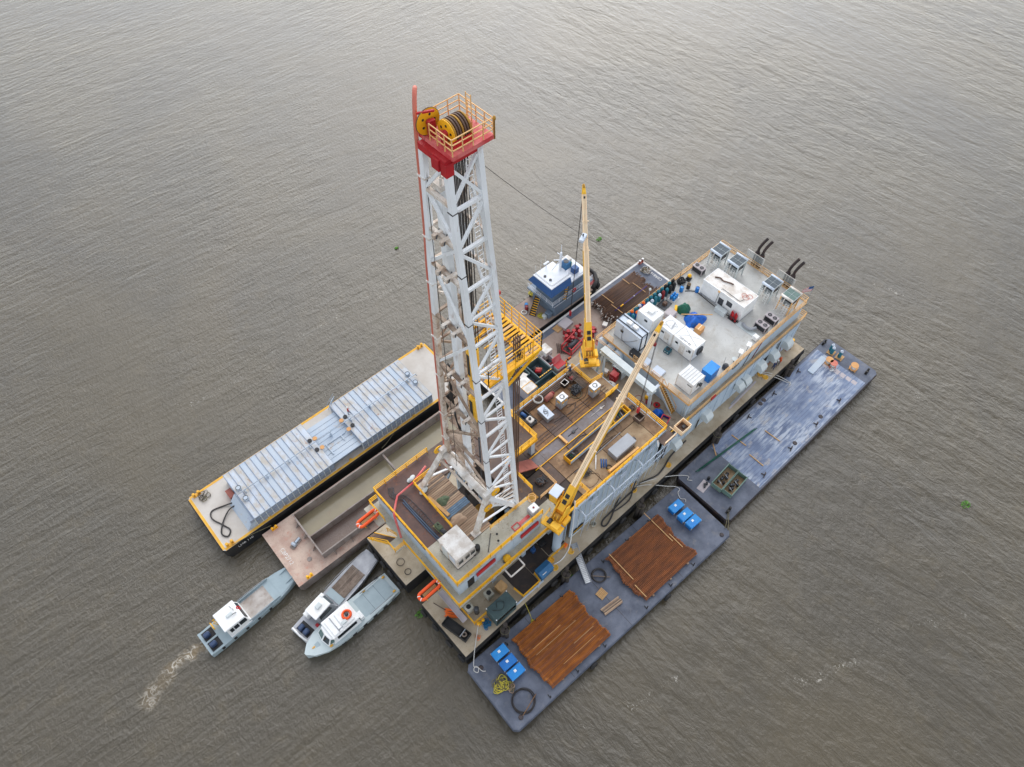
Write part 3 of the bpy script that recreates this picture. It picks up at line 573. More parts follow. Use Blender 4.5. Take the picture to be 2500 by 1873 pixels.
# orange float rings in their racks
def floatring(x, y, z, rz, label):
    t = T('life_float', label, 'life float', (x, y, z), rz, 'orange life floats on the bow walkway'); pts = []
    for i in range(32):
        a = 2*math.pi*i/32; cx = .95*(1 if math.cos(a) > 0 else -1); pts.append((cx+.42*math.cos(a), .42*math.sin(a), .2))
    P('ring', MB().path(pts, .19, 8, True), 'orange', t)
    b = MB()
    for i in (2, 13, 18, 29): p = pts[i]; q = pts[(i+1) % 32]; b.path([p, q], .205, 8)
    P('band', b, 'white', t)
    b = MB()
    for k in (-.12, 0, .12): b.bar((-.9, k, .15), (.9, k, .15), .04)
    P('paddle', b, 'tan_yellow', t); P('net', MB().box(-.95, -.3, .08, .95, .3, .1), 'dark_deck', t)
    b = MB()
    for x_ in (-.8, .8): b.box(x_-.04, -.6, -.35, x_+.04, .6, -.02)
    P('rack', b, 'yellow', t)
floatring(.45, 17.6, ZP+.4, .02, 'orange life float on the walkway by the yellow stairs'); floatring(.5, 6.05, ZP+.4, .02, 'orange life float on the walkway above the bow hose pile')
# ------------------------------------------------------------------ mast
HW = [(15.6, 3.85), (23.15, 3.5), (34.3, 2.98), (40.35, 2.66), (47.3, 2.25), (53.55, 1.88), (57.15, 1.55), (60.7, 1.34), (64.05, 1.15)]
def hw(z):
    for (a, p), (b_, q) in zip(HW, HW[1:]):
        if z <= b_: return p+(q-p)*(z-a)/(b_-a)
    return HW[-1][1]
YC = 10.05
def leg(k, z):
    x = 10.2 if k in 'LM' else 13.7-(z-15.6)*1.05/48.4
    return Vector((x, YC+(hw(z) if k in 'LB' else -hw(z)), z))
mast = T('derrick_mast', 'tall white lattice drilling mast with red crown and yellow racking platform', 'drilling mast', (12, YC, ZD)); MO = (12, YC, ZD)
for k in 'LMRB':
    zb = 20.2 if k in 'LM' else ZD
    zs_ = [zb]+[z for z, _ in HW if z > zb+.5]
    for a, c in zip(zs_, zs_[1:]):
        P('leg', MB(MO).bar(leg(k, a), leg(k, c), .44, .40, (1, 0, 0)), 'mast_rusty' if (k in 'LB' and a < 42) else 'mast_white', mast)
def girt(k1, z1, k2, z2, w_=.26, h=.3, m='mast_white', nm='girt'):
    w_, h = w_*.82, h*.85
    P(nm, MB(MO).bar(leg(k1, z1), leg(k2, z2), w_, h), m, mast)
LV = [63.6, 60.7, 57.15, 53.55, 47.3, 40.35, 34.3]
for z in LV[1:]:
    m_ = 'mast_rusty' if z > 48 else 'mast_dirty'
    girt('L', z, 'M', z, .36, .32, m_); girt('L', z, 'B', z, .26, .26, m_); girt('M', z-.4, 'R', z-.4, .3, .28, 'mast_white')
    if z > 45: girt('B', z, 'R', z, .24, .24, m_)
zz = ['M64', 'L60.7', 'M57.15', 'L53.55', 'M47.3', 'L40.35', 'M34.3', 'L27.5', 'M23.6']
for a, c in zip(zz, zz[1:]): girt(a[0], float(a[1:]), c[0], float(c[1:]), .26, .26, 'mast_white' if float(c[1:]) > 40 else 'mast_dirty', 'brace')
girt('R', 63.8, 'M', 60.7, .24, .24, 'mast_white', 'brace'); girt('M', 63.8, 'R', 60.4, .24, .24, 'mast_white', 'brace')
girt('R', 60, 'M', 57, .24, .24, 'mast_white', 'brace'); girt('M', 56.8, 'R', 53.6, .24, .24, 'mast_white', 'brace')
for a, c in ((53.15, 46.9), (46.9, 40), (40, 33.9), (33.9, 27), (27, 21)):
    mid = (a+c)/2
    girt('M', mid, 'R', mid, .24, .24); girt('M', mid, 'R', a-.3, .24, .24, 'mast_white', 'brace'); girt('M', mid, 'R', c+.3, .24, .24, 'mast_white', 'brace')
    md2 = 'mast_rusty' if a > 47 else 'mast_dirty'; girt('L', mid, 'B', mid, .22, .22, md2); girt('L', mid, 'B', a-.3, .22, .22, md2, 'brace'); girt('L', mid, 'B', c+.3, .22, .22, md2, 'brace')
for z in (27.5,): girt('L', z, 'M', z, .34, .3, 'mast_dirty'); girt('M', z-.5, 'R', z-.5, .26, .26)
for a, c in ((63.5, 57.2), (57.1, 47.4)): girt('B', a, 'R', c, .2, .2, 'mast_white', 'brace'); girt('R', a, 'B', c, .2, .2, 'mast_rusty', 'brace')
# lower right face: dense lattice
for i in range(5):
    z = 16+i*1.15; girt('M', z+1.1 if z > 19 else 20.2, 'R', z, .14, .14, 'mast_white', 'brace'); girt('R', z+1.5, 'M', max(z, 20.3), .12, .12, 'mast_rusty', 'brace')
# header between the front legs, A-frame feet
P('header_beam', MB(MO).tube((9.75, YC+3.3, 22.8), (9.75, YC-3.3, 22.8), .42, 12).tube((9.75, YC+.7, 22.8), (9.75, YC-.3, 22.8), .5, 12), 'white_dirty', mast)
P('header_truss', MB(MO).bar((9.2, YC+3.6, 21.9), (9.2, YC-3.6, 21.9), .22, .3).bar((10.6, YC+3.5, 21.9), (10.6, YC-3.5, 21.9), .26, .34), 'mast_rusty', mast)
for sgn in (1, -1):
    f = Vector((7.3 if sgn > 0 else 8.0, YC+sgn*(5.35 if sgn > 0 else 3.3), ZD)); tp = Vector((9.7, YC+sgn*3.6, 23.2)); rf = Vector((13.6, YC+sgn*3.75, ZD))
    P('a_frame_leg', MB(MO).bar(f, tp, .55, .5, (1, 0, 0)), 'white_dirty', mast)
    P('a_frame_leg', MB(MO).bar(tp, rf, .5, .5, (1, 0, 0)), 'mast_white', mast)
    P('a_frame_foot', MB(MO).box(f.x-.5, f.y-.4, ZD, f.x+.5, f.y+.4, ZD+.2), 'white_dirty', mast)
    P('a_frame_tie', MB(MO).bar(f.lerp(tp, .25), rf.lerp(tp, .2), .2, .2), 'mast_white', mast)
    P('gusset', MB(MO).box(9.3, YC+sgn*3.6-.25, 22.3, 10.6, YC+sgn*3.6+.25, 24.0), 'white_dirty', mast)
for (x, y, z) in ((9.5, YC-3.95, 21.2), (10.6, YC-3.95, 23.6), (9.3, YC+3.95, 23.6)):
    s_ = P('sheave', MB(MO).tube((x, y-.06, z), (x, y+.06, z), .55, 18), 'yellow', mast); P('hub', MB(MO).tube((x, y-.1, z), (x, y+.1, z), .12, 10), 'chrome', s_)
# guide column, travelling block and lines
P('guide_column', MB(MO).box(10.45, YC+.12, 18, 11.0, YC+.78, 60.9), 'mast_white', mast)
P('guide_head', MB(MO).box(10.4, YC+.05, 60.9, 11.05, YC+.85, 61.3).box(10.55, YC+.2, 61.3, 10.65, YC+.3, 61.8).box(10.8, YC+.5, 61.3, 10.9, YC+.6, 61.9), 'white_dirty', mast)
tb = P('travelling_block', MB(MO).cbox(11.3, YC-.55, 39.6, 12.3, YC+.25, 43.6, .15).cbox(11.4, YC-.45, 36.5, 12.2, YC+.15, 39.6, .1).cbox(11.2, YC-.6, 32.5, 12.3, YC+.3, 36.4, .12), 'boom_yellow', mast)
P('block_cover', MB(MO).box(11.28, YC-.3, 40, 11.3, YC+.05, 43), 'black', tb); P('block_cover', MB(MO).box(11.15, YC-.35, 33, 11.2, YC+.05, 36), 'black', tb)
P('drill_string', MB(MO).tube((11.8, YC-.15, 13), (11.8, YC-.15, 32.6), .09, 8), 'steel_dark', mast)
for i in range(5):
    for j in (0, 1):
        x = 11.25+i*.25; P('drilling_line', MB(MO).tube((x, YC-.5+j*.55, 43.5), (x+.1, YC-.45+j*.5, 64.4), .045, 5, caps=False), 'cable', mast)
for i, (x, y) in enumerate(((12.9, YC-1.1), (13.0, YC+.6))): P('hanging_line', MB(MO).tube((x, y, 64), (x+.2, y+1.2, 16), .02, 5, caps=False), 'cable', mast)
# stand hoses
for k in range(4):
    P('rotary_hose', MB(MO).path(spl([(10.7, YC+1.9+.08*k, 40), (10.6, YC+1.8+.1*k, 35), (10.6, YC+1.5+.08*k, 30.2+.3*k), (10.8, YC+.9, 28.6+.35*k), (11.0, YC+.4, 29.6+.3*k), (11.1, YC+.1, 33)], 5), .06, 6), 'black', mast)
rnd = random.Random(4)
for z in (57.1, 53.5, 47.3, 40.35, 34.3):
    for s_ in (.35, .62):
        c = leg('L', z).lerp(leg('M', z), s_); P('clamp_bracket', MB(MO).box(c.x-.55, c.y-.16, z-.05, c.x+.5, c.y+.12, z+.32), 'mast_rusty', mast)
        P('clamp_pin', MB(MO).tube((c.x-.5, c.y-.35, z+.2), (c.x+.3, c.y+.3, z+.25), .05, 6), 'steel_dark', mast)
for z in (61.5, 56, 51, 44, 38, 31, 26): 
    c = leg('L', z); P('leg_strap', MB(MO).box(c.x-.27, c.y-.27, z, c.x+.27, c.y+.5, z+.09), 'white_dirty', mast)
    c = leg('M', z-1.2); P('leg_strap', MB(MO).box(c.x-.26, c.y-.26, z-1.2, c.x+.26, c.y+.26, z-1.15), 'cable', mast)
for i in range(10):
    z = 19+i*1.9; y = YC+rnd.uniform(1.2, 2.6); P('service_pipe', MB(MO).path(spl([(10.7, y, z), (11.3, y-.3, z+.8), (12.4, y+.2, z+1.0), (13.0, y+.3, z-.4)], 4), .07, 6), 'cable_brown' if i % 2 else 'mast_dirty', mast)
for i in range(6): z = 20+i*3.2; P('work_platform', MB(MO).box(10.5, YC+1.2, z, 12.2, YC+hw(z)-.3, z+.08), 'mast_dirty', mast)
# red standpipe along the left leg
pts = [(leg('L', z).x-.05, leg('L', z).y+.45, z) for z in (18, 23, 34, 40, 47, 53, 57, 61, 64.6)]+[(10.3, 11.72, 66), (10.5, 11.9, 66.6), (10.8, 12.2, 67.0), (11.0, 12.45, 66.9)]
P('standpipe', MB(MO).path(pts, .14, 10), 'salmon_pipe', mast)
# ladder inside the right face
b = MB(MO); z = 20
for s_ in (.66, .84): b.path([tuple(leg('M', zq).lerp(leg('R', zq), s_)+Vector((0, .25, 0))) for zq in (20, 27, 34, 40, 47, 54, 60, 64.5)], .03, 4)
ld = P('ladder', b, 'mast_white', mast)
rg = MB().box(-.24, -.02, -.02, .24, .02, .02).mesh('rung', 'mast_white')
while z < 64.3:
    c = (leg('M', z).lerp(leg('R', z), .75)+Vector((0, .25, 0)))-Vector(MO); I('rung', rg, ld, tuple(c)); z += .42
# racking platform (monkey board)
ZK = 41.0
b = MB(MO).box(11.4, 7.3, ZK-.3, 17.6, 7.5, ZK).box(17.4, 7.5, ZK-.3, 17.6, 13.3, ZK).box(13.9, 13.1, ZK-.3, 17.4, 13.3, ZK).box(15.75, 7.5, ZK-.25, 15.95, 13.1, ZK-.05)
rb = P('racking_board', b, 'yellow', mast)
P('walk_plate', MB(MO).box(11.4, 7.5, ZK-.1, 13.2, 8.1, ZK-.04), 'yellow', rb); P('walk_plate', MB(MO).box(13.3, 7.52, ZK-.12, 15.7, 7.95, ZK-.06), 'yellow', rb)
for i in range(10): y = 8.3+i*.46; P('finger', MB(MO).box(13.7, y, ZK-.05, 15.75, y+.1, ZK+.1), 'yellow' if i % 3 else 'cable_brown', rb)
for i in range(13): y = 7.6+i*.42; P('grating_bar', MB(MO).box(15.95, y, ZK-.05, 17.4, y+.24, ZK), 'yellow' if i % 4 else 'tan_yellow', rb)
b = MB(MO)
for y in (8.6, 9.9, 11.6): b.tube((16.2, y, ZK+.1), (14.2, y+.1, ZK+.2), .06, 5)
P('pipe_rack', b, 'cable_brown', rb)
P('platform_bracket', MB(MO).bar((17.2, 7.4, ZK-.3), (13.4, 7.4, ZK-2.2), .18, .22), 'yellow', rb); P('platform_bracket', MB(MO).bar((17.2, 13.1, ZK-.3), (13.4, 12.7, ZK-2.2), .18, .22), 'yellow', rb); P('platform_bracket', MB(MO).bar((14.2, 7.4, ZK-.3), (13.5, 7.5, ZK-1.4), .25, .3), 'yellow', rb)
for (x0, y0), (x1, y1) in (((11.4, 8.3), (11.4, 7.4)), ((11.4, 7.4), (17.55, 7.4)), ((17.55, 7.4), (17.55, 13.25)), ((17.55, 13.25), (14.2, 13.25))):
    b = MB(MO)
    for k in (.5, 1.05, 1.6, 2.1): b.bar((x0, y0, ZK+k), (x1, y1, ZK+k), .05)
    n = max(1, round(math.hypot(x1-x0, y1-y0)/1.0)); rl_ = P('guard_rail', b, 'yellow', rb)
    for i in range(n+1): f = i/n; px, py = x0+(x1-x0)*f, y0+(y1-y0)*f; P('rail_post', MB(MO).box(px-.035, py-.035, ZK-.1, px+.035, py+.035, ZK+2.12), 'yellow', rl_)
P('floodlight', MB(MO).box(17.3, 12.9, ZK+2.3, 17.7, 13.3, ZK+2.7).bar((17.5, 13.1, ZK+2.1), (17.5, 13.1, ZK+2.3), .05), 'red', rb)
P('windsock_arm', MB(MO).path([(16.9, 13.25, ZK+2.1), (17.0, 13.4, ZK+2.6), (17.1, 13.5, ZK+3.0)], .05), 'white', rb)
for i in range(9):
    x = rnd.uniform(14, 17.4); P('hung_hose', MB(MO).path(spl([(x, 7.4 if i < 5 else 13.2, ZK+2.1), (x+.1, 7.3 if i < 5 else 13.35, ZK+1.0), (x+.3, 7.35 if i < 5 else 13.3, ZK+.6), (x+.4, 7.4 if i < 5 else 13.2, ZK+1.8)], 4), .03, 4), 'cable', rb)
# crown
ZT = 64.1
cr = P('crown_platform', MB(MO).box(10.35, 8.45, ZT+.2, 11.2, 11.7, ZT+.5).box(11.2, 8.45, ZT+.2, 13.6, 9.3, ZT+.5).box(12.6, 9.3, ZT+.2, 13.6, 11.7, ZT+.5).box(11.2, 11.0, ZT+.2, 12.6, 11.7, ZT+.5), 'crown_red', mast)
P('crown_beam', MB(MO).box(9.95, 8.75, ZT-.3, 10.45, 11.35, ZT+.2).box(12.4, 8.75, ZT-.3, 12.85, 11.35, ZT+.2).box(10.45, 8.75, ZT-.3, 12.4, 9.05, ZT+.2).box(10.45, 11.05, ZT-.3, 12.4, 11.35, ZT+.2).box(9.8, 9.2, ZT-.7, 10.2, 9.9, ZT+.1).box(9.9, 8.6, ZT-.9, 10.5, 9.15, ZT), 'red', cr)
def sheave(x, y0, y1, z, r, m, par):
    s_ = P('sheave', MB(MO).tube((x, y0, z), (x, y1, z), r, 28), m, par)
    P('hub', MB(MO).tube((x, y0-.12, z), (x, y1+.12, z), .2, 12), 'red', s_)
    b = MB(MO)
    for k in range(5):
        a = 2*math.pi*k/5; b.tube((x+.55*r*math.cos(a), y0-.012, z+.55*r*math.sin(a)), (x+.55*r*math.cos(a), y1+.012, z+.55*r*math.sin(a)), .1*r, 10)
    P('lightening_hole', b, 'black', s_)
    P('rim', MB(MO).tube((x, y0+.03, z), (x, y1-.03, z), r+.03, 28), 'cable_brown', s_)
    return s_
sheave(10.75, 11.1, 11.22, ZT+1.35, .85, 'yellow', cr)
cl = P('sheave', MB(MO).tube((10.98, 9.75, ZT+1.2), (11.06, 9.75, ZT+1.2), .78, 28), 'yellow', cr)
P('hub', MB(MO).tube((10.8, 9.75, ZT+1.2), (12.5, 9.75, ZT+1.2), .2, 12), 'red', cl)
b = MB(MO)
for k in range(5): a = 2*math.pi*k/5+.4; b.tube((10.965, 9.75+.46*math.cos(a), ZT+1.2+.46*math.sin(a)), (10.98, 9.75+.46*math.cos(a), ZT+1.2+.46*math.sin(a)), .09, 10)
P('lightening_hole', b, 'black', cl)
for i in range(7): P('sheave_disc', MB(MO).tube((11.07+i*.19, 9.75, ZT+1.2), (11.17+i*.19, 9.75, ZT+1.2), .79, 28).tube((11.17+i*.19, 9.75, ZT+1.2), (11.25+i*.19, 9.75, ZT+1.2), .7, 28), 'cable_brown' if i % 3 else 'grating', cl)
P('sheave_frame', MB(MO).box(10.72, 9.5, ZT+.5, 10.84, 10.0, ZT+1.35).box(12.45, 9.5, ZT+.5, 12.57, 10.0, ZT+1.35).box(10.5, 10.7, ZT+.5, 11.0, 10.95, ZT+1.6).box(10.4, 11.3, ZT+.5, 11.0, 11.45, ZT+1.5).bar((10.2, 11.4, ZT+2.0), (10.9, 10.6, ZT+2.3), .12).box(10.85, 8.95, ZT+.5, 12.4, 9.0, ZT+1.0), 'red', cr)
railing(cr, [(10.4, 10.6), (10.4, 8.5), (13.55, 8.5), (13.55, 11.65), (10.9, 11.65)], ZT+.5, 'tan_yellow', 1.15, .8, MO, .055)
b = MB(MO)
for y in (9.5, 9.95): b.bar((12.75, y, ZT+.5), (12.75, y, ZT+3.0), .05)
for i in range(9): b.bar((12.75, 9.5, ZT+.75+i*.27), (12.75, 9.95, ZT+.75+i*.27), .035)
P('crown_ladder', b, 'tan_yellow', cr)
P('beacon', MB(MO).lathe([(.05, 0), (.05, 1.3), (.1, 1.32), (.1, 1.5), (.03, 1.6)], (13.6, 8.45, ZT+.2), 8), 'grating', cr)
P('dead_line', MB(MO).path([(10.4, 11.15, ZT+.9), (10.1, 11.1, 60), (9.9, 11.1, 50), (9.8, 11.2, 36), (9.6, 11.4, 18)], .03, 5), 'cable', mast)
# escape line with its carriage
ep = [Vector((12.7, 8.9, 62.8)), Vector((64, 29.8, 2.4))]
pts = [tuple(ep[0].lerp(ep[1], i/20)-Vector((0, 0, 1.5*4*(i/20)*(1-i/20)))) for i in range(21)]
esc = rope('escape_line', pts, .022, 'cable', 'thin escape wire slanting from the mast top towards the far barge', 'wire')
t = T('escape_carriage', 'small pale carriage hanging on the slanting escape wire', 'carriage', tuple(Vector(pts[8])-Vector((0, 0, .55))), .4)
P('body', MB().cbox(-.6, -.25, 0, .6, .25, .35, .04), 'white_blue', t); P('hanger', MB().bar((0, 0, .35), (0, 0, .6), .06), 'steel_dark', t); P('wheel', MB().tube((0, -.05, .6), (0, .05, .6), .14, 10), 'black', t)
# ------------------------------------------------------------------ pedestal cranes
def crane(label, x, y, zbase, ztop, az, run, rise, drop, hooklabel, pedm='grey_blue', winch=True, rear=2.2):
    t = T('pedestal_crane', label, 'crane', (x, y, zbase), az, 'pedestal cranes'); h = ztop-zbase
    P('pedestal', MB().lathe([(.62, 0), (.56, .1), (.56, h-.3), (.75, h-.2), (.75, h)], (0, 0, 0), 24), pedm, t)
    P('slew_ring', MB().lathe([(.85, h+.002), (.85, h+.22), (.7, h+.3)], (0, 0, 0), 24), 'steel_dark', t)
    P('turntable', MB().box(-rear, -.75, h+.3, 1.2, .75, h+.62).box(-rear, -1.3, h+.3, -rear+1.1, 1.3, h+.5), 'boom_yellow', t)
    for sy in (-.62, .62):
        P('side_frame', MB().extr([(-1.0, sy-.06, h+.62), (1.0, sy-.06, h+.62), (.75, sy-.06, h+2.6), (.1, sy-.06, h+3.0), (-.5, sy-.06, h+2.2)], (0, .12, 0)), 'boom_yellow', t)
    P('engine_cover', MB().cbox(-rear+.1, -.9, h+.5, -rear+1.0, .2, h+1.05, .08), 'boom_yellow', t); P('exhaust_muffler', MB().tube((-rear+.3, .5, h+.8), (-rear+1.0, .5, h+.8), .28, 12), 'steel_dark', t); P('oil_tank', MB().cbox(-.9, -1.25, h+.3, .3, -.78, h+1.0, .05), 'boom_yellow', t)
    if winch:
        wn = P('winch', MB().tube((-.7, -.5, h+1.4), (-.7, .5, h+1.4), .38, 16), 'grating', t); P('winch_flange', MB().tube((-.7, -.55, h+1.4), (-.7, -.5, h+1.4), .5, 16).tube((-.7, .5, h+1.4), (-.7, .55, h+1.4), .5, 16), 'boom_yellow', wn)
        b = MB()
        for yy in (-.65, -.2, .2, .65): b.path([(-1.2, yy, h+.62), (-1.35, yy, h+1.5), (-1.0, yy, h+2.1)], .035, 4)
        P('winch_guard', b, 'boom_yellow', t)
    # cab
    if label.startswith('yellow pedestal crane beside'):
      h += 1.2
      cb = P('cab', MB().extr([(.3, .9, h+.5), (1.7, .9, h+.5), (1.9, .9, h+1.3), (1.5, .9, h+2.3), (.3, .9, h+2.3)], (0, 1.05, 0)), 'boom_yellow', t)
      P('cab_roof', MB().cbox(.15, .82, h+2.3, 1.7, 2.03, h+2.42, .04), 'white_blue', cb); P('windscreen', MB().extr([(1.74, 1.0, h+.75), (1.92, 1.0, h+1.3), (1.62, 1.0, h+2.15), (1.64, 1.0, h+2.15), (1.94, 1.0, h+1.3), (1.76, 1.0, h+.75)], (0, .85, 0)), 'glass', cb); P('side_window', MB().box(.5, 1.952, h+1.2, 1.4, 1.962, h+2.1).box(.5, .888, h+1.2, 1.4, .898, h+2.1), 'glass', cb)
      h -= 1.2; P('cab_arm', MB().box(.4, .6, h+1.2, 1.6, 1.9, h+1.68), 'boom_yellow', cb)
    # boom
    L_ = math.hypot(run, rise); d = Vector((run, 0, rise))/L_; n_ = Vector((-d.z, 0, d.x)); pv = Vector((.25, 0, h+2.2))
    tip = pv+d*(L_)
    def seg(a, c, w0, w1, hh0, hh1, m, nm, par, off=0):
        A, B = pv+d*a, pv+d*c; vs = []
        for q, ww, hh in ((A, w0, hh0), (B, w1, hh1)):
            for sy, sn in ((-1, -1), (1, -1), (1, 1), (-1, 1)): vs.append(tuple(q+Vector((0, sy*ww/2, 0))+n_*sn*hh/2))
        return P(nm, MB().add(vs, [(0,1,2,3),(7,6,5,4),(0,4,5,1),(1,5,6,2),(2,6,7,3),(3,7,4,0)]), m, par)
    bm = seg(-.4, 3.0, .82, .82, .7, .95, 'boom_yellow', 'boom_heel', t)
    seg(3.0, L_*.62, .66, .66, .8, .76, 'boom_tan', 'boom_section', t); seg(L_*.6, L_-1.2, .56, .54, .64, .6, 'boom_tan', 'boom_section', t)
    for sy in (-1, 1):
        A, B = pv+d*3.02, pv+d*(L_-1.2); y0 = sy*.335
        P('boom_side_plate', MB().add([tuple(A+Vector((0, y0, 0))-n_*.38), tuple(pv+d*L_*.6+Vector((0, y0, 0))-n_*.36), tuple(pv+d*L_*.6+Vector((0, y0, 0))+n_*.30), tuple(A+Vector((0, y0, 0))+n_*.34)]+[tuple(A+Vector((0, y0+sy*.02, 0))-n_*.38), tuple(pv+d*L_*.6+Vector((0, y0+sy*.02, 0))-n_*.36), tuple(pv+d*L_*.6+Vector((0, y0+sy*.02, 0))+n_*.30), tuple(A+Vector((0, y0+sy*.02, 0))+n_*.34)], [(0,1,2,3),(7,6,5,4),(0,4,5,1),(1,5,6,2),(2,6,7,3),(3,7,4,0)]), 'boom_yellow', bm)
    seg(L_-1.2, L_, .5, .3, .62, .22, 'boom_yellow', 'boom_tip', t)
    for a in (.8, 1.6): P('opening', MB().bar(pv+d*a+n_*.44-Vector((0, .25, 0)), pv+d*a+n_*.44+Vector((0, .25, 0)), .5, .1, tuple(n_)), 'black', bm)
    P('lifting_slot', MB().bar(pv+d*(L_-1.6)+n_*.3-Vector((0, .12, 0)), pv+d*(L_-1.6)+n_*.3+Vector((0, .12, 0)), .3, .08, tuple(n_)), 'black', bm)
    for f in (.33, .6, .78):
        c = pv+d*L_*f; P('boom_collar', MB().bar(c+n_*.34-Vector((0, .5, 0)), c+n_*.34+Vector((0, .42, 0)), .14, .12, tuple(n_)), 'boom_tan', bm)
    b = MB()
    for k in range(2): b.path([tuple(pv+d*a+n_*(.42)+Vector((0, -.08+.16*k, 0))) for a in (.5, L_*.3, L_*.6, L_-1)], .012, 4)
    P('boom_line', b, 'cable', bm)
    for sy in (-.35, .35): P('luffing_cylinder', MB().tube((1.1, sy, h+.7), tuple(pv+d*3.4-n_*.45+Vector((0, sy*.8, 0))), .14, 10), 'boom_yellow', t)
    tp = P('tip_sheave', MB().tube(tuple(tip-d*.2-Vector((0, .1, 0))), tuple(tip-d*.2+Vector((0, .1, 0))), .3, 14), 'grating', t)
    b = MB()
    for dx in (-.12, .16): b.tube(tuple(tip+Vector((dx-.1, 0, -.2))), tuple(tip+Vector((dx-.1, 0, -drop))), .028, 5, caps=False)
    P('hoist_line', b, 'cable', t)
    hk = P('hook_block', MB().cbox(tip.x-.25, -.16, tip.z-drop-.6, tip.x+.2, .16, tip.z-drop+.25, .05), 'red', t)
    P('hook', MB().torus((tip.x-.02, 0, tip.z-drop-.85), .16, .045, (0, 1, 0), 12, 6), 'steel_dark', hk)
    P('overhaul_ball', MB().lathe([(.02, .28), (.16, .2), (.22, 0), (.16, -.2), (.05, -.3)], (tip.x-.75, -.1, tip.z-3.1), 12).tube((tip.x-.5, -.05, tip.z-.4), (tip.x-.75, -.1, tip.z-2.8), .025, 5), 'dark_red', t)
    # rear deck rails
    b = MB()
    for zz_ in (.55, 1.05): b.bar((-rear, -1.28, h+.5+zz_), (-rear, 1.28, h+.5+zz_), .05).bar((-rear, 1.28, h+.5+zz_), (-.4, 1.28, h+.5+zz_), .05)
    for p_ in ((-rear, -1.28), (-rear, 0), (-rear, 1.28), (-.4, 1.28)): b.box(p_[0]-.03, p_[1]-.03, h+.3, p_[0]+.03, p_[1]+.03, h+1.58)
    P('crane_rail', b, 'boom_yellow', t)
    return t
crane('yellow pedestal crane beside the drill deck with its tan boom across the pipe deck', 17.4, 2.6, Z0, ZP+.6, math.atan2(3.3, 16.9), 16.9, 17.1, 17.4, '')
crane('yellow pedestal crane at the far pipe deck corner, boom pointing over the tug', 36.6, 17.0, ZM, ZP+.6, math.atan2(11, 8.4), 13.9, 15.2, 25.2, '', 'boom_yellow')
S1('air_hose', MB((17.8, 2.1, 12)).path(spl([(19.2, 2.2, 15.2), (18.9, 1.7, 10), (18.3, 1.2, 5), (17.6, 1.1, 3.3), (16.6, 1.0, 3.1), (15.6, 1.2, 3.1)], 6), .07, 6), 'white', 'white hose hanging from the near crane down to the side deck', 'hose', (17.8, 2.1, 12))
t = T('pedestal_ladder_frame', 'pale steel ladder frame standing beside the near crane pedestal', 'ladder', (18.7, 2.7, Z0)); 
for dx in (-.25, .25): P('stile', MB().bar((dx, 0, 0), (dx, 0, 8.2), .09), 'grey_blue', t)
rg = MB().box(-.25, -.02, -.02, .25, .02, .02).mesh('rung', 'grey_blue')
for i in range(20): I('rung', rg, t, (0, 0, .3+i*.4))
# ------------------------------------------------------------------ pipe deck
pd = T('pipe_deck', 'rust stained steel plated pipe deck ringed by yellow rails', 'deck', (28, 9.7, Z0)); DO = (28, 9.7, Z0)
P('substructure', MB(DO).box(20.0, 2.6, ZP-.5, 35.9, 17.1, ZP-.12).box(18.2, 9.2, ZP-.5, 20, 17.1, ZP-.12), 'dark_deck', pd)
mats_ = ['plate_a', 'plate_b', 'plate_c', 'plate_d']
pool = {}
xs = [20.05, 21.6, 24.75, 27.9, 31.05, 34.15, 35.9]
bands = [(2.35, 5.85, 'addada'), (5.9, 9.12, 'cacaaa'), (10.9, 14.0, 'cbcbbd'), (14.05, 17.1, 'cabbbd')]
for y0, y1, code in bands:
    for i in range(6):
        if y0 < 3 and i == 0: continue
        x0, x1 = xs[i]+.03, xs[i+1]-.05; m_ = {'a': 'plate_a', 'b': 'plate_b', 'c': 'plate_c', 'd': 'plate_d'}[code[i]]
        P('deck_plate', MB(DO).box(x0, y0, ZP-.12+.002, x1, y1-.05, ZP-random.uniform(.0, .02)), m_, pd)
P('deck_plate', MB(DO).box(18.2, 10.9, ZP-.118, 20.02, 17.1, ZP-.01), 'plate_c', pd)
for i in range(5): x0, x1 = xs[i], xs[i+1]; P('catwalk_plate', MB(DO).box(x0+.01, 9.22, ZP-.119, x1-.02, 10.78, ZP-.09), 'catwalk', pd)
for y in (9.12, 10.78): P('catwalk_edge', MB(DO).box(19.6, y, ZP-.11, 35.4, y+.09, ZP+.1), 'yellow', pd)
P('catwalk_stop', MB(DO).box(25.0, 9.25, ZP-.08, 25.3, 10.75, ZP+.25), 'tan_yellow', pd)
b = MB(DO)
for y in (11.5, 11.9, 12.3): b.box(22, y, ZP+.001, 35, y+.07, ZP+.07)
P('skid_rail', b, 'plate_c', pd)
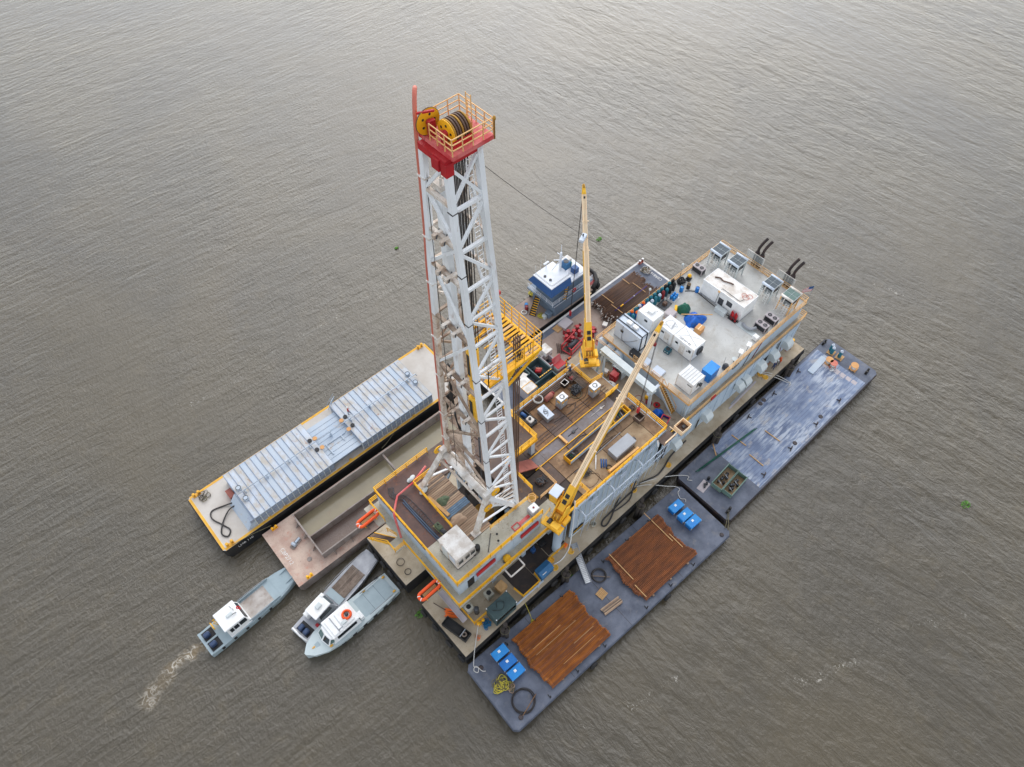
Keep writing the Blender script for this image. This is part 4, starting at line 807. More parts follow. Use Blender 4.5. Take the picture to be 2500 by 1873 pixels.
# side wall with ribs (grey) facing the water, between main deck and pipe deck
wl = P('side_wall', MB(DO).box(19.6, 2.5, Z0, 36.0, 2.6, ZP-.5).box(19.6, 2.2, ZP-.5, 36.0, 2.6, ZP-.05), 'grey_blue', pd)
x = 19.8
while x < 36: P('wall_rib', MB(DO).box(x, 2.38, Z0+.02, x+.09, 2.5, ZP-.5), 'grey_paint', wl); x += 1.05
P('wall_girder', MB(DO).box(19.6, 2.3, Z0+.02, 36, 2.4, Z0+.25), 'grey_paint', wl)
for x in (20.2, 25.3, 30.4, 35.4):
    P('davit_frame', MB(DO).path([(x, 2.3, ZP-1.2), (x, 1.7, ZP-.7), (x, 1.1, ZP-.9), (x, .95, ZP-1.6), (x, 1.15, Z0+4)], .09, 6), 'white_blue', wl)
    if x < 35: P('davit_rail', MB(DO).tube((x+.1, 1.05, ZP-1.2), (x+4.9, 1.05, ZP-1.2), .08, 6), 'white_blue', wl); P('davit_rail', MB(DO).tube((x+.1, 1.2, Z0+5.5), (x+4.9, 1.2, Z0+5.5), .06, 6), 'white_blue', wl)
b = MB(DO)
for i in range(13): x = 20.6+i*1.2; b.tube((x, 1.12, ZP-1.25), (x, 1.5, Z0+.6), .035, 5)
P('davit_stays', b, 'white_blue', wl)
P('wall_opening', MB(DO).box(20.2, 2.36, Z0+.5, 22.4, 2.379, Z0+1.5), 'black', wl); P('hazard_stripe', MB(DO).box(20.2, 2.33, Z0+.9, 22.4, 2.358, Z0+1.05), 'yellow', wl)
for x in (22.2, 27.4, 32.6): P('light_panel', MB(DO).box(x, 1.9, ZP-2.2, x+1.1, 2.0, ZP-1.2), 'white_blue', wl)
P('left_wall', MB(DO).box(18.2, 17.1, Z0, 35.9, 17.25, ZP-.12), 'grey_blue', pd); P('rear_wall', MB(DO).box(35.9, 2.6, ZM, 36.0, 17.25, ZP-.12), 'grey_blue', pd)
railing(pd, [(18.4, 2.3), (35.9, 2.3), (35.9, 8.9)], ZP, 'yellow', 1.12, 1.55, DO, .09, n=3)
railing(pd, [(33.6, 10.75), (35.9, 10.75)], ZP, 'yellow', 1.12, 1.2, DO, .09)
railing(pd, [(35.7, 13.4), (33.75, 13.6), (33.75, 17.15), (22.0, 17.15)], ZP, 'yellow', 1.12, 1.55, DO, .08)
railing(pd, [(19.9, 2.6), (22.1, 2.6)], ZP, 'yellow', 1.1, 1.1, DO, .06)
railing(pd, [(22.15, 2.5), (22.15, 4.9)], ZP, 'yellow', 1.1, 1.2, DO, .07)
railing(pd, [(20.05, 9.0), (20.05, 6.0), (17.4, 6.0)], ZP, 'tan_yellow', 1.0, 1.4, DO, .06)
# long yellow tool basket
t = T('tool_basket', 'long narrow yellow-rimmed tool basket on the pipe deck under the crane boom', 'basket', (28.75, 7.5, ZP), .008)
P('floor', MB().box(-5.4, -.58, .12, 5.4, .58, .2), 'plate_c', t)
for sy in (-.6, .56): P('side_panel', MB().box(-5.45, sy, .1, 5.45, sy+.04, .9), 'grey_blue', t); P('rim', MB().box(-5.5, sy-.03, .9, 5.5, sy+.07, 1.0), 'yellow', t)
for sx in (-5.5, 5.44): P('end_panel', MB().box(sx, -.62, .1, sx+.06, .62, 1.02), 'yellow', t)
for i, x in enumerate((-4.9, -4.5, -4.1, 3.6, 4.0, 4.4, 4.8)):
    P('drill_tool', MB().tube((x, -.4, .32), (x+random.uniform(-.3, .3), .42, .34+.05*i % .2), .09, 8), ('steel_dark', 'green_pipe', 'alu')[i % 3], t)
for x in (-4.7, -3.9): P('coiled_cable', MB().torus((x, 0, .4), .32, .04, (0.2, .1, 1), 14, 5).torus((x+.1, .05, .45), .27, .04, (0, .2, 1), 14, 5), 'cable', t)
for x in (2.7, 5.0): P('divider', MB().box(x, -.56, .2, x+.06, .56, .85), 'yellow', t)
# aluminium chests, totes, machines
t = T('aluminium_chest', 'long silver lidded chest standing on the pipe deck by the side rail', 'chest', (29.6, 4.15, ZP)); P('body', MB().cbox(-1.75, -.72, 0, 1.75, .72, .98, .03), 'alu', t); P('lid', MB().cbox(-1.8, -.77, .98, 1.8, .77, 1.1, .03), 'alu', t); P('motor', MB().tube((1.8, -.2, .5), (2.15, -.2, .5), .3, 10), 'steel_dark', t)
b = MB()
for i in range(24): b.box(-1.72+i*.148, -.78, 1.0, -1.66+i*.148, -.77, 1.08)
P('rivet_strip', b, 'white', t)
t = T('aluminium_chest', 'low silver chest with cable slings on top beside the hose ring', 'chest', (26.0, 14.15, ZP), -.03); P('body', MB().cbox(-.55, -1.0, 0, .55, 1.0, .8, .03), 'alu', t); P('lid', MB().cbox(-.58, -1.03, .8, .58, 1.03, .9, .03), 'white_blue', t); P('sling', MB().path(spl([(-.3, -.7, .92), (.2, -.2, 1.0), (.1, .3, .98), (-.3, .1, .95), (.3, .6, .93)], 5), .025, 4).torus((-.1, -.1, .95), .2, .03, (0, 0, 1), 12, 5), 'cable', t)
def cube_tank(x, y, label, rz):
    t = T('steel_tote_tank', label, 'tank', (x, y, ZP), rz, 'square steel tote tanks on the pipe deck')
    P('body', MB().cbox(-.64, -.48, .12, .64, .48, 1.95, .04), 'alu', t); P('top', MB().cbox(-.66, -.5, 1.95, .66, .5, 2.05, .02), 'white', t); P('hatch_ring', MB().torus((0, 0, 2.08), .3, .035, (0, 0, 1), 18, 5), 'steel_dark', t); P('valve', MB().lathe([(.08, 2.05), (.08, 2.2), (.03, 2.25)], (.15, -.2, 0), 8), 'steel_dark', t)
    P('leg_frame', MB().box(-.62, -.46, 0, -.5, .46, .12).box(.5, -.46, 0, .62, .46, .12), 'dark_red', t)
    for k, (a, c) in enumerate(((-.5, -.05), (.1, .5))): P('warning_label', MB().box(a, -.488, 1.3, c, -.481, 1.62), 'yellow', t)
    P('warning_label', MB().box(-.648, -.3, 1.3, -.641, .2, 1.62), 'yellow', t); P('tag', MB().box(-.2, -.488, .8, .0, -.481, .95).box(-.648, .1, .85, -.641, .25, 1.0), 'white', t)
cube_tank(28.6, 13.9, 'square steel tote tank with yellow labels in the middle of the pipe deck', .02); cube_tank(33.0, 12.3, 'square steel tote tank with yellow labels at the far edge of the pipe deck', 0)
t = T('pump_skid', 'open steel skid holding a blue and a white motor beside the drill floor', 'pump skid', (23.8, 15.3, ZP), .06); P('tray', MB().box(-.6, -1.25, 0, .6, 1.25, .1).box(-.6, -1.25, .1, -.54, 1.25, .5).box(.54, -1.25, .1, .6, 1.25, .5).box(-.6, 1.19, .1, .6, 1.25, .5).box(-.6, -1.25, .1, .6, -1.19, .5), 'steel_dark', t); P('blue_motor', MB().tube((0, .2, .45), (0, 1.0, .45), .24, 12), 'navy', t); P('white_pump', MB().cbox(-.4, -1.0, .1, .4, -.1, .75, .08), 'white_dirty', t); P('coupling', MB().lathe([(.2, .75), (.2, .95), (.1, 1.0)], (0, -.5, 0), 10), 'steel_dark', t)
S1('hose_ring', MB().torus((0, 0, .08), .62, .06, (0, 0, 1), 24, 6).torus((.03, .02, .2), .6, .06, (.05, 0, 1), 24, 6), 'rope_white', 'pale hose coiled in a ring on the pipe deck', 'hose', (26.7, 16.3, ZP+.55))
t = T('red_drum_motor', 'faded red horizontal cylinder lying on the pipe deck', 'cylinder', (28.2, 15.75, ZP), .1); P('barrel', MB().tube((-.8, 0, .4), (.5, 0, .4), .36, 14), 'skid_red', t); P('end_cap', MB().tube((.5, 0, .4), (.8, 0, .4), .28, 14), 'dark_red', t); P('cradle', MB().box(-.6, -.35, 0, -.4, .35, .15).box(.2, -.35, 0, .4, .35, .15), 'steel_dark', t)
t = T('open_crate', 'small black open crate with white rim on the pipe deck', 'crate', (31.1, 15.85, ZP), .1); P('box', MB().box(-.4, -.35, 0, .4, .35, .06).box(-.4, -.35, .06, -.35, .35, .7).box(.35, -.35, .06, .4, .35, .7).box(-.35, .3, .06, .35, .35, .7).box(-.35, -.35, .06, .35, -.3, .7), 'black', t); P('rim', MB().box(-.44, -.4, .7, .44, -.33, .78).box(-.44, .33, .7, .44, .4, .78).box(-.44, -.33, .7, -.36, .33, .78).box(.36, -.33, .7, .44, .33, .78), 'white_dirty', t)
t = T('open_crate', 'brown steel bin of dark red scrap near the corner rail of the pipe deck', 'crate', (32.5, 15.9, ZP), .02); P('box', MB().box(-.6, -.5, 0, .6, .5, .06).box(-.6, -.5, .06, -.55, .5, .75).box(.55, -.5, .06, .6, .5, .75).box(-.55, .45, .06, .55, .5, .75).box(-.55, -.5, .06, .55, -.45, .75), 'plate_c', t); P('scrap', MB().lathe([(.5, .3), (.4, .5), (.1, .62)], (0, 0, 0), 9), 'dark_red', t)
def heap(name, label, cat, x, y, z, n, rad, r, ms, seed, h=.5, par=None):
    t = T(name, label, cat, (x, y, z)); q = random.Random(seed); per = {}
    for i in range(n):
        m_ = q.choice(ms); b = per.setdefault(m_, MB()); pts = [(q.uniform(-rad, rad), q.uniform(-rad, rad)*.8, .06+q.random()*h) for _ in range(4)]; b.path(spl(pts, 4), r, 5)
    for k, b in per.items(): P('tangle', b, k, t)
    return t
heap('chain_heap', 'dark heap of tangled chain on the pipe deck', 'chain', 31.7, 14.3, ZP, 26, .8, .07, ['steel_dark', 'black'], 2, .6)
S1('hose_ring', MB().torus((0, 0, .05), .75, .05, (0, 0, 1), 22, 5), 'rope_dark', 'thin tan hose ring beside the dark chain heap', 'hose', (31.3, 13.9, ZP+.01))
heap('cable_pile', 'tangle of thin grey wire on a pale patch of the pipe deck', 'wire', 23.9, 4.7, ZP, 14, .75, .025, ['cable', 'steel_dark'], 6, .25)
S1('wire_rope', MB((24, 4, ZP)).path(spl([(24.4, 4.3, ZP+.03), (25.0, 3.6, ZP+.03), (24.2, 3.0, ZP+.03), (23.0, 3.0, ZP+.03), (22.8, 3.6, ZP+.03)], 6), .02, 4), 'cable', 'thin loose wire trailing from the wire tangle', 'wire', (24, 4, ZP))
heap('chain_heap', 'brown heap of chain on the black mat beside the near crane', 'chain', 19.0, 7.6, ZP+.06, 22, .7, .07, ['cable_brown', 'steel_dark'], 12, .4)
heap('chain_heap', 'brown chain pile at the far end of the long yellow basket', 'chain', 35.0, 7.4, ZP, 14, .45, .06, ['cable_brown', 'steel_dark'], 13, .3)
t = T('tube_set', 'three short blue tubes lying beside a white bar on the pipe deck', 'tubes', (26.3, 4.4, ZP), .75)
for i in range(3): P('tube', MB().tube((-.6+.05*i, -.3*i, .1), (.6, -.3*i+.05, .1), .1, 10), 'navy', t)
S1('white_bar', MB().tube((-1.0, 0, .08), (1.0, 0, .08), .07, 8), 'white', 'white bar lying beside the short blue tubes', 'bar', (25.9, 5.0, ZP), .75)
S1('cable_coil', MB().torus((0, 0, .05), .36, .05, (0, 0, 1), 18, 5).torus((0.02, 0, .12), .32, .05, (.1, 0, 1), 18, 5), 'cable', 'small black cable coil next to the short blue tubes', 'cable', (26.6, 3.4, ZP))
S1('long_rod', MB().tube((-4.0, 0, .06), (4.4, 0, .06), .05, 6), 'alu', 'long thin silver rod lying along the pipe deck beneath the crane boom', 'rod', (26.9, 5.8, ZP), .02)
t = T('spare_beam', 'tan painted beam lying inside the side rail of the pipe deck', 'beam', (28.6, 2.85, ZP), -.03); P('beam', MB().box(-2.6, -.14, .1, 2.6, .14, .5), 'tan_yellow', t); P('end_hoop', MB().torus((-2.5, 0, .3), .3, .03, (1, 0, 0), 14, 5), 'boom_yellow', t)
b = MB(); S1('tong_tool', MB().tube((-1.3, 0, .05), (1.3, 0, .05), .04, 6).box(.5, -.15, .02, .8, .15, .12), 'white_dirty', 'thin pale tong arm lying in the catwalk trough', 'tool', (31.5, 10.1, ZP-.08), .01)
S1('tong_tool', MB().tube((-.9, 0, .05), (.9, 0, .05), .04, 6).box(-.1, -.18, .02, .25, .18, .14), 'steel_dark', 'dark pipe tongs lying on the wet catwalk plate', 'tool', (26.9, 10.0, ZP-.08), .02)
pbm = MB().tube((-4.8, 0, 0), (4.8, 0, 0), .1, 8).mesh('casing_pipe', 'plate_c')
for i in range(4): SI('casing_pipe', pbm, 'long brown pipe lying inside the far yellow rail of the pipe deck', 'pipe', (28.6+.2*i, 16.75-.24*i, ZP+.1), (0, 0, .004), 'pipes along the far rail of the pipe deck')
pbm2 = MB().tube((0, -1.7, 0), (0, 1.7, 0), .08, 8).mesh('rack_pipe', 'wood_dark')
for i in range(5): SI('rack_pipe', pbm2, 'short brown pipe on the rail rack by the far crane', 'pipe', (33.2-.2*i, 15.3, ZP+.55), (0, 0, 0), 'pipes on the rack by the far crane')
t = T('waste_bin', 'small brown open bin hanging under the near crane hook block', 'bin', (34.5, 5.65, ZP), .02); P('bin', MB().box(-.55, -.5, .02, .55, .5, .08).box(-.55, -.5, .08, -.5, .5, .8).box(.5, -.5, .08, .55, .5, .8).box(-.5, .45, .08, .5, .5, .8).box(-.5, -.5, .08, .5, -.45, .8), 'plate_c', t); P('rim', MB().box(-.6, -.55, .8, .6, -.45, .88).box(-.6, .45, .8, .6, .55, .88).box(-.6, -.45, .8, -.5, .45, .88).box(.5, -.45, .8, .6, .45, .88), 'wood_dark', t)
# ------------------------------------------------------------------ mid deck between pipe deck and quarters
md = T('mid_deck', 'open grey steel deck between the pipe deck and the quarters block', 'deck', (38.5, 10, Z0))
NO = (38.5, 10, Z0)
P('deck', MB(NO).box(36.0, 2.2, ZM-.3, 41.2, 20.0, ZM), 'deck_mid', md); P('support_wall', MB(NO).box(36.1, 19.6, Z0, 41, 19.9, ZM-.3).box(36.1, 2.6, Z0, 36.3, 19.6, ZM-.3), 'grey_blue', md)
# gantry
t = T('gantry_frame', 'grey gantry beam on A-shaped legs in front of the quarters', 'gantry', (38.6, 11.5, ZM)); GO = (38.6, 11.5, ZM)
P('beam', MB(GO).box(38.3, 6.9, 13.0, 38.9, 16.1, 13.6), 'grey_paint', t); P('flange', MB(GO).box(38.1, 6.8, 13.6, 39.1, 16.2, 13.68).box(38.1, 6.8, 12.92, 39.1, 16.2, 13.0), 'grey_paint', t)
P('leg', MB(GO).bar((38.5, 15.8, 13), (36.9, 15.5, ZM), .3), 'grey_paint', t); P('leg', MB(GO).bar((38.6, 15.6, 13), (37.5, 14.6, ZM), .3), 'grey_paint', t); P('leg', MB(GO).bar((38.6, 7.3, 13), (38.8, 7.1, ZM), .34), 'grey_paint', t); P('cross_head', MB(GO).box(37.9, 7.1, 12.6, 40.2, 7.45, 12.95), 'white_blue', t)
t = T('red_cabinet', 'bright red fire equipment cabinet on the mid deck under the gantry', 'cabinet', (38.7, 13.5, ZM), .12); P('body', MB().cbox(-.45, -.5, 0, .45, .5, 1.35, .05), 'red', t); P('lid', MB().box(-.47, -.52, 1.35, .47, .52, 1.4), 'crown_red', t)
for i in range(6): P('label_mark', MB().box(-.458, -.3+.12*i, .5+.1*(i % 3), -.451, -.24+.12*i, .62+.1*(i % 3)), 'white', t)
t = T('arched_cover', 'grey arched steel cover with a red sign beside the red cabinet', 'cover', (39.9, 13.6, ZM)); P('side', MB().box(-.6, -.9, 0, .6, -.8, 1.6).box(-.6, .8, 0, .6, .9, 1.6), 'grey_paint', t); P('top', MB().grid(lambda u, v: ((-.62+1.24*v), -.9*math.cos(math.pi*u), 1.55+.3*math.sin(math.pi*u)), 10, 1), 'grey_paint', t); P('sign', MB().box(-.64, .1, 1.2, -.625, .8, 1.5), 'red', t)
t = T('round_tank', 'low round white tank with yellow bracket at the pipe deck edge', 'tank', (36.9, 12.7, ZM)); P('shell', MB().lathe([(.95, 0), (.95, .9), (.8, 1.05), (.2, 1.1)], (0, 0, 0), 20), 'white_dirty', t); P('hatch', MB().lathe([(.25, 1.1), (.25, 1.2)], (.2, .1, 0), 12), 'black', t); P('bracket', MB().box(-1.15, -.5, .2, -.95, .4, 1.3), 'yellow', t)
for x, y, l in ((38.9, 5.5, 'shiny blue drum tarp bundle beside the quarters stairs'),): tarp('tarpaulin', l, 'tarpaulin', x, y, ZM, .8, .8, 1.1, 'tarp_blue', 9)
t = T('open_bin', 'open blue bin with red lining at the pipe deck corner', 'bin', (38.5, 4.1, ZM), .3); P('bin', MB().box(-.6, -.5, 0, .6, .5, .08).box(-.6, -.5, .08, -.52, .5, .9).box(.52, -.5, .08, .6, .5, .9).box(-.52, .42, .08, .52, .5, .9).box(-.52, -.5, .08, .52, -.42, .9), 'purple', t); P('lining', MB().box(-.66, -.56, .9, .66, -.44, .96).box(-.66, .44, .9, .66, .56, .96).box(-.66, -.44, .9, -.54, .44, .96).box(.54, -.44, .9, .66, .44, .96), 'red', t); P('fill', MB().box(-.51, -.41, .1, .51, .41, .5), 'plate_d', t)
for x, y, m_, l in ((39.4, 7.6, 'dark_red', 'dark red hose reel on the mid deck near the stairs'), (39.9, 6.6, 'red', 'bright red hose reel nearer the stair foot')):
    t = T('hose_reel', l, 'hose reel', (x, y, ZM)); P('coil', MB().torus((0, 0, .1), .42, .06, (0, 0, 1), 18, 6).torus((0, 0, .2), .34, .06, (0, 0, 1), 18, 6).torus((0, 0, .12), .25, .06, (0, 0, 1), 18, 6), m_, t); P('hub', MB().lathe([(.12, 0), (.12, .3)], (0, 0, 0), 10), 'steel_dark', t)
S1('hose_ring', MB().torus((0, 0, .04), .55, .04, (0, 0, 1), 20, 5).torus((.5, .8, .04), .5, .04, (0, 0, 1), 20, 5), 'skid_red', 'thin red hose loops lying on the mid deck', 'hose', (38.4, 8.2, ZM))
t = T('white_cylinder', 'white upright cylinder next to the blue tarp bundle', 'cylinder', (37.7, 6.3, ZM)); P('body', MB().lathe([(.34, 0), (.34, 1.0), (.2, 1.15)], (0, 0, 0), 16), 'white', t); P('cap', MB().lathe([(.12, 1.15), (.12, 1.3)], (0, 0, 0), 10), 'steel_dark', t)
S1('yellow_keg', MB().lathe([(.25, 0), (.28, .3), (.25, .62), (.1, .68)]), 'yellow', 'small yellow keg on the mid deck behind the gantry post', 'keg', (39.7, 8.3, ZM))
t = T('pallet_stack', 'tan wooden boxes on the mid deck beside the red cabinet', 'boxes', (38.5, 14.9, ZM), .2); P('lower_box', MB().cbox(-.4, -.5, 0, .4, .5, .5, .02), 'wood_fresh', t); P('upper_box', MB().cbox(-.3, -.35, .5, .3, .35, .9, .02), 'white_dirty', t)
# stairs mid deck -> quarters roof
t = T('steel_stairway', 'steep steel stairway with tan rails up to the quarters roof', 'stairway', (40.6, 5.6, ZM)); TO = (40.6, 5.6, ZM)
for dx in (-.45, .45): P('stringer', MB(TO).bar((40.6+dx, 4.3, ZM), (40.6+dx, 7.3, ZP+.1), .08, .3), 'grey_paint', t); P('handrail', MB(TO).bar((40.6+dx, 4.3, ZM+1.0), (40.6+dx, 7.3, ZP+1.1), .06).bar((40.6+dx, 4.35, ZM), (40.6+dx, 4.35, ZM+1.0), .06).bar((40.6+dx, 7.3, ZP), (40.6+dx, 7.3, ZP+1.1), .06), 'tan_yellow', t)
td = MB().box(-.42, -.13, 0, .42, .13, .04).mesh('tread', 'grating')
for i in range(13): f = (i+.5)/13; I('tread', td, t, (0, 4.3+3*f-5.6, (ZP-ZM)*f))

# loose lines and small gear on the pipe deck
q = random.Random(77)
for i in range(6):
    x0, y0 = q.uniform(20.5, 31), q.choice([11.4, 12.6, 13.1, 6.2, 8.6, 5.9]); 
    rope('deck_line', spl([(x0, y0, ZP+.04), (x0+1.6, y0+q.uniform(-.3, .3), ZP+.04), (x0+3.0, y0+q.uniform(-.5, .5), ZP+.04), (x0+4.2, y0+q.uniform(-.2, .4), ZP+.04)], 5), .035, q.choice(['cable_brown', 'cable', 'hose']), ['brown', 'thin', 'slack', 'dark', 'long', 'loose'][i]+' line trailing along the rusty pipe deck plates', 'line')
rkm = MB().tube((0, 0, 0), (0, 0, 27.4), .07, 8).mesh('racked_pipe', 'cable_brown')
for i in range(6): SI('racked_pipe', rkm, 'tall brown pipe standing racked upright behind the mast', 'pipe', (15.45+.24*(i % 3), 8.45+.26*(i//3), ZD), (0, 0, 0), 'pipes racked upright behind the mast')
# ------------------------------------------------------------------ quarters block
qh = T('quarters_block', 'two-storey grey accommodation block with flat cluttered roof and tan rails', 'building', (54, 10.4, Z0)); QO = (54, 10.4, Z0)
low = P('lower_wall', MB(QO).box(36.4, 2.2, Z0, 67.4, 2.3, ZM-.3).box(41.2, 2.3, Z0, 41.3, 18.6, ZM-.3).box(36.4, 18.5, Z0, 67.4, 18.6, ZM-.3).box(67.3, 2.3, Z0, 67.4, 18.5, ZM-.3), 'grey_blue', qh)
P('walkway_deck', MB(QO).box(41.2, 2.1, ZM-.3, 67.9, 18.9, ZM-.002), 'deck_mid', qh)
up_ = P('upper_wall', MB(QO).box(41.1, 2.85, ZM, 67, 2.95, ZP-.2).box(41.1, 2.95, ZM, 41.2, 18.1, ZP-.2).box(41.1, 18.1, ZM, 67, 18.2, ZP-.2).box(66.9, 2.95, ZM, 67, 18.1, ZP-.2), 'grey_blue', qh)
P('roof', MB(QO).box(41.0, 2.72, ZP-.2, 67.1, 18.25, ZP), 'roof_deck', qh)
P('roof_coaming', MB(QO).box(40.98, 2.66, ZP-.22, 67.14, 2.72, ZP+.14).box(40.94, 2.72, ZP-.22, 41.0, 18.3, ZP+.14).box(41, 18.25, ZP-.22, 67.1, 18.31, ZP+.14).box(67.1, 2.72, ZP-.22, 67.16, 18.3, ZP+.14), 'tan_yellow', qh)
railing(qh, [(41.0, 12.6), (41.0, 7.4)], ZP, 'tan_yellow', 1.1, 1.5, QO, .05, False)
railing(qh, [(41.0, 6.4), (41.0, 2.75), (67.1, 2.75), (67.1, 18.25), (41.0, 18.25), (41.0, 16.4)], ZP, 'tan_yellow', 1.1, 1.6, QO, .055, False)
railing(qh, [(41.2, 2.15), (67.8, 2.15), (67.8, 5.2)], ZM, 'tan_yellow', 1.1, 1.6, QO, .065, False)
railing(qh, [(36.9, 2.25), (41.2, 2.15)], ZM, 'boom_yellow', 1.1, 1.3, QO, .08, True)
for i in range(15): P('wall_stiffener', MB(QO).box(38.2+i*2.0, 2.12, Z0+.02, 38.26+i*2.0, 2.2, ZM-.32), 'grey_blue', low)
b = MB(QO)
for x in (46, 52.5, 56.5, 60): P('wall_seam', MB(QO).box(x, 2.82, ZM, x+.05, 2.85, ZP-.22), 'grey_paint', up_)
# logo ring and stanchions on the wall
lg = [(51.3+.62*math.cos(a)*1.15, 2.83, 11.3+.36*math.sin(a)) for a in [2*math.pi*i/28 for i in range(28)]]
P('emblem', MB(QO).path(lg, .05, 5, True).path([(51.0, 2.83, 11.3), (51.3, 2.83, 11.45), (51.6, 2.83, 11.2)], .05, 5), 'steel_dark', up_)
b = MB(QO)
for i, (w_, h_) in enumerate(((.25, .3), (.28, .3), (.25, .22), (.28, .3), (.24, .22), (.26, .22))): b.box(52.3+i*.36, 2.838, 11.2, 52.3+i*.36+.05, 2.849, 11.2+h_).box(52.3+i*.36, 2.838, 11.2+h_-.05, 52.3+i*.36+w_, 2.849, 11.2+h_)
P('faded_lettering', b, 'hvac', up_)
# hooded vents on the lower wall
def hood(x, z, s, label):
    v = P('vent_hood', MB(QO).extr([(x, 2.2, z+.6*s), (x, 1.55, z+.6*s), (x, 1.0, z), (x, 1.0, z-.75*s), (x, 2.2, z-.75*s)], (1.25*s, 0, 0)), 'grey_paint', low); return v
for x, z, s in ((38.4, 5.9, 1.05), (45.0, 6.0, 1.05), (52.2, 6.3, .95), (53.8, 6.1, 1.0), (57.2, 6.4, 1.05), (60.4, 6.1, 1.1), (63.7, 6.2, 1.1)): hood(x, z, s, '')
for x0, x1, z1 in ((36.5, 37.6, 6.8), (44.1, 44.9, 5.6), (58.9, 60.2, 6.6), (61.8, 62.9, 7.8)):
    d = P('doorway_shade', MB(QO).box(x0, 2.17, Z0+.05, x1, 2.198, z1), 'black', low); P('door_frame', MB(QO).box(x0-.07, 2.13, Z0+.05, x0, 2.17, z1+.07).box(x1, 2.13, Z0+.05, x1+.07, 2.17, z1+.07).box(x0, 2.13, z1, x1, 2.17, z1+.07), 'grey_paint', d)  # black sheets on the wall stand in for shade inside the door openings
P('fire_box', MB(QO).box(45.7, 1.95, ZM+.5, 46.6, 2.1, ZM+1.0), 'red', qh)
P('drain_pipe', MB(QO).tube((57.3, 2.78, ZP), (55.9, 2.78, ZM), .05, 6), 'dark_red', up_); P('drain_pipe', MB(QO).tube((54.6, 2.8, ZP-.6), (53.8, 2.8, ZM), .04, 6), 'steel_dark', up_)
P('front_pipes', MB(QO).tube((41.05, 3.3, ZM+.2), (41.05, 3.3, ZP), .06, 6).tube((41.05, 3.0, ZM+.2), (41.05, 3.0, ZP), .05, 6).tube((41.6, 2.78, ZM), (42.1, 2.78, ZP-.1), .05, 6), 'grey_paint', up_)
# big round-shouldered tanks seen at the front-left below the roof edge
for i, y in enumerate((18.9, 18.9)): pass
t = T('ribbed_tank_row', 'row of grey vertical tanks under the left edge of the quarters roof', 'tanks', (41.6, 16.5, ZM))
for i in range(3): P('tank', MB().lathe([(.72, 0), (.72, 2.7), (.5, 3.0), (.1, 3.05)], (-.75, -1.6+1.5*i, 0), 18), 'grey_blue', t)
P('rail', MB().bar((-1.5, -2.3, 3.1), (-1.5, 2.2, 3.1), .06).bar((-1.5, 2.2, 3.1), (0, 2.2, 3.1), .06).bar((-1.5, -2.3, 3.5), (-1.5, 2.2, 3.5), .06).bar((-1.5, 2.2, 3.5), (0, 2.2, 3.5), .06).bar((-1.5, 2.2, 2.0), (-1.5, 2.2, 3.5), .06), 'tan_yellow', t)
# tan basket platforms on the edge
t = T('edge_basket', 'tan walled basket platform hung off the walkway edge by the quarters corner', 'basket', (37.4, .95, ZP+.2)); P('floor', MB().box(-.9, -.7, 0, .9, .7, .08), 'plate_c', t)
for a in (((-.9, -.7), (.9, -.64)), ((-.9, .64), (.9, .7)), ((-.9, -.64), (-.84, .64)), ((.84, -.64), (.9, .64))): P('panel', MB().box(a[0][0], a[0][1], .08, a[1][0], a[1][1], .95), 'boom_tan', t)
P('equipment', MB().cbox(.1, -.2, .08, .6, .2, .35, .03), 'steel_dark', t)
t = T('rolled_mat', 'black mat hung over the walkway rail beside the tan basket', 'mat', (38.1, 2.2, ZM+.7), .0); P('roll', MB().grid(lambda u, v: (-.7+1.4*v, .22*math.cos(math.pi*2*u*.6+2.8), .35+.3*math.sin(math.pi*2*u*.6+2.8)), 10, 2), 'rubber', t); P('flap', MB().box(-.7, -.25, -.2, .7, -.2, .45), 'rubber', t)
t = T('edge_landing', 'small tan railed landing outside the pipe deck side rail', 'landing', (35.2, 1.4, ZP-.3)); P('floor', MB().box(-1.1, -.5, 0, 1.1, .7, .08), 'plate_c', t); P('rail', MB().bar((-1.1, -.5, .9), (1.1, -.5, .9), .08).bar((-1.1, -.5, .6), (1.1, -.5, .6), .08).bar((1.1, -.5, .9), (1.1, .7, .9), .07).box(-1.13, -.53, 0, -1.07, -.47, .93).box(1.07, -.53, 0, 1.13, -.47, .93), 'boom_tan', t); P('arm', MB().tube((-1.1, .6, .1), (-1.6, 0, -.2), .08, 6), 'white', t)
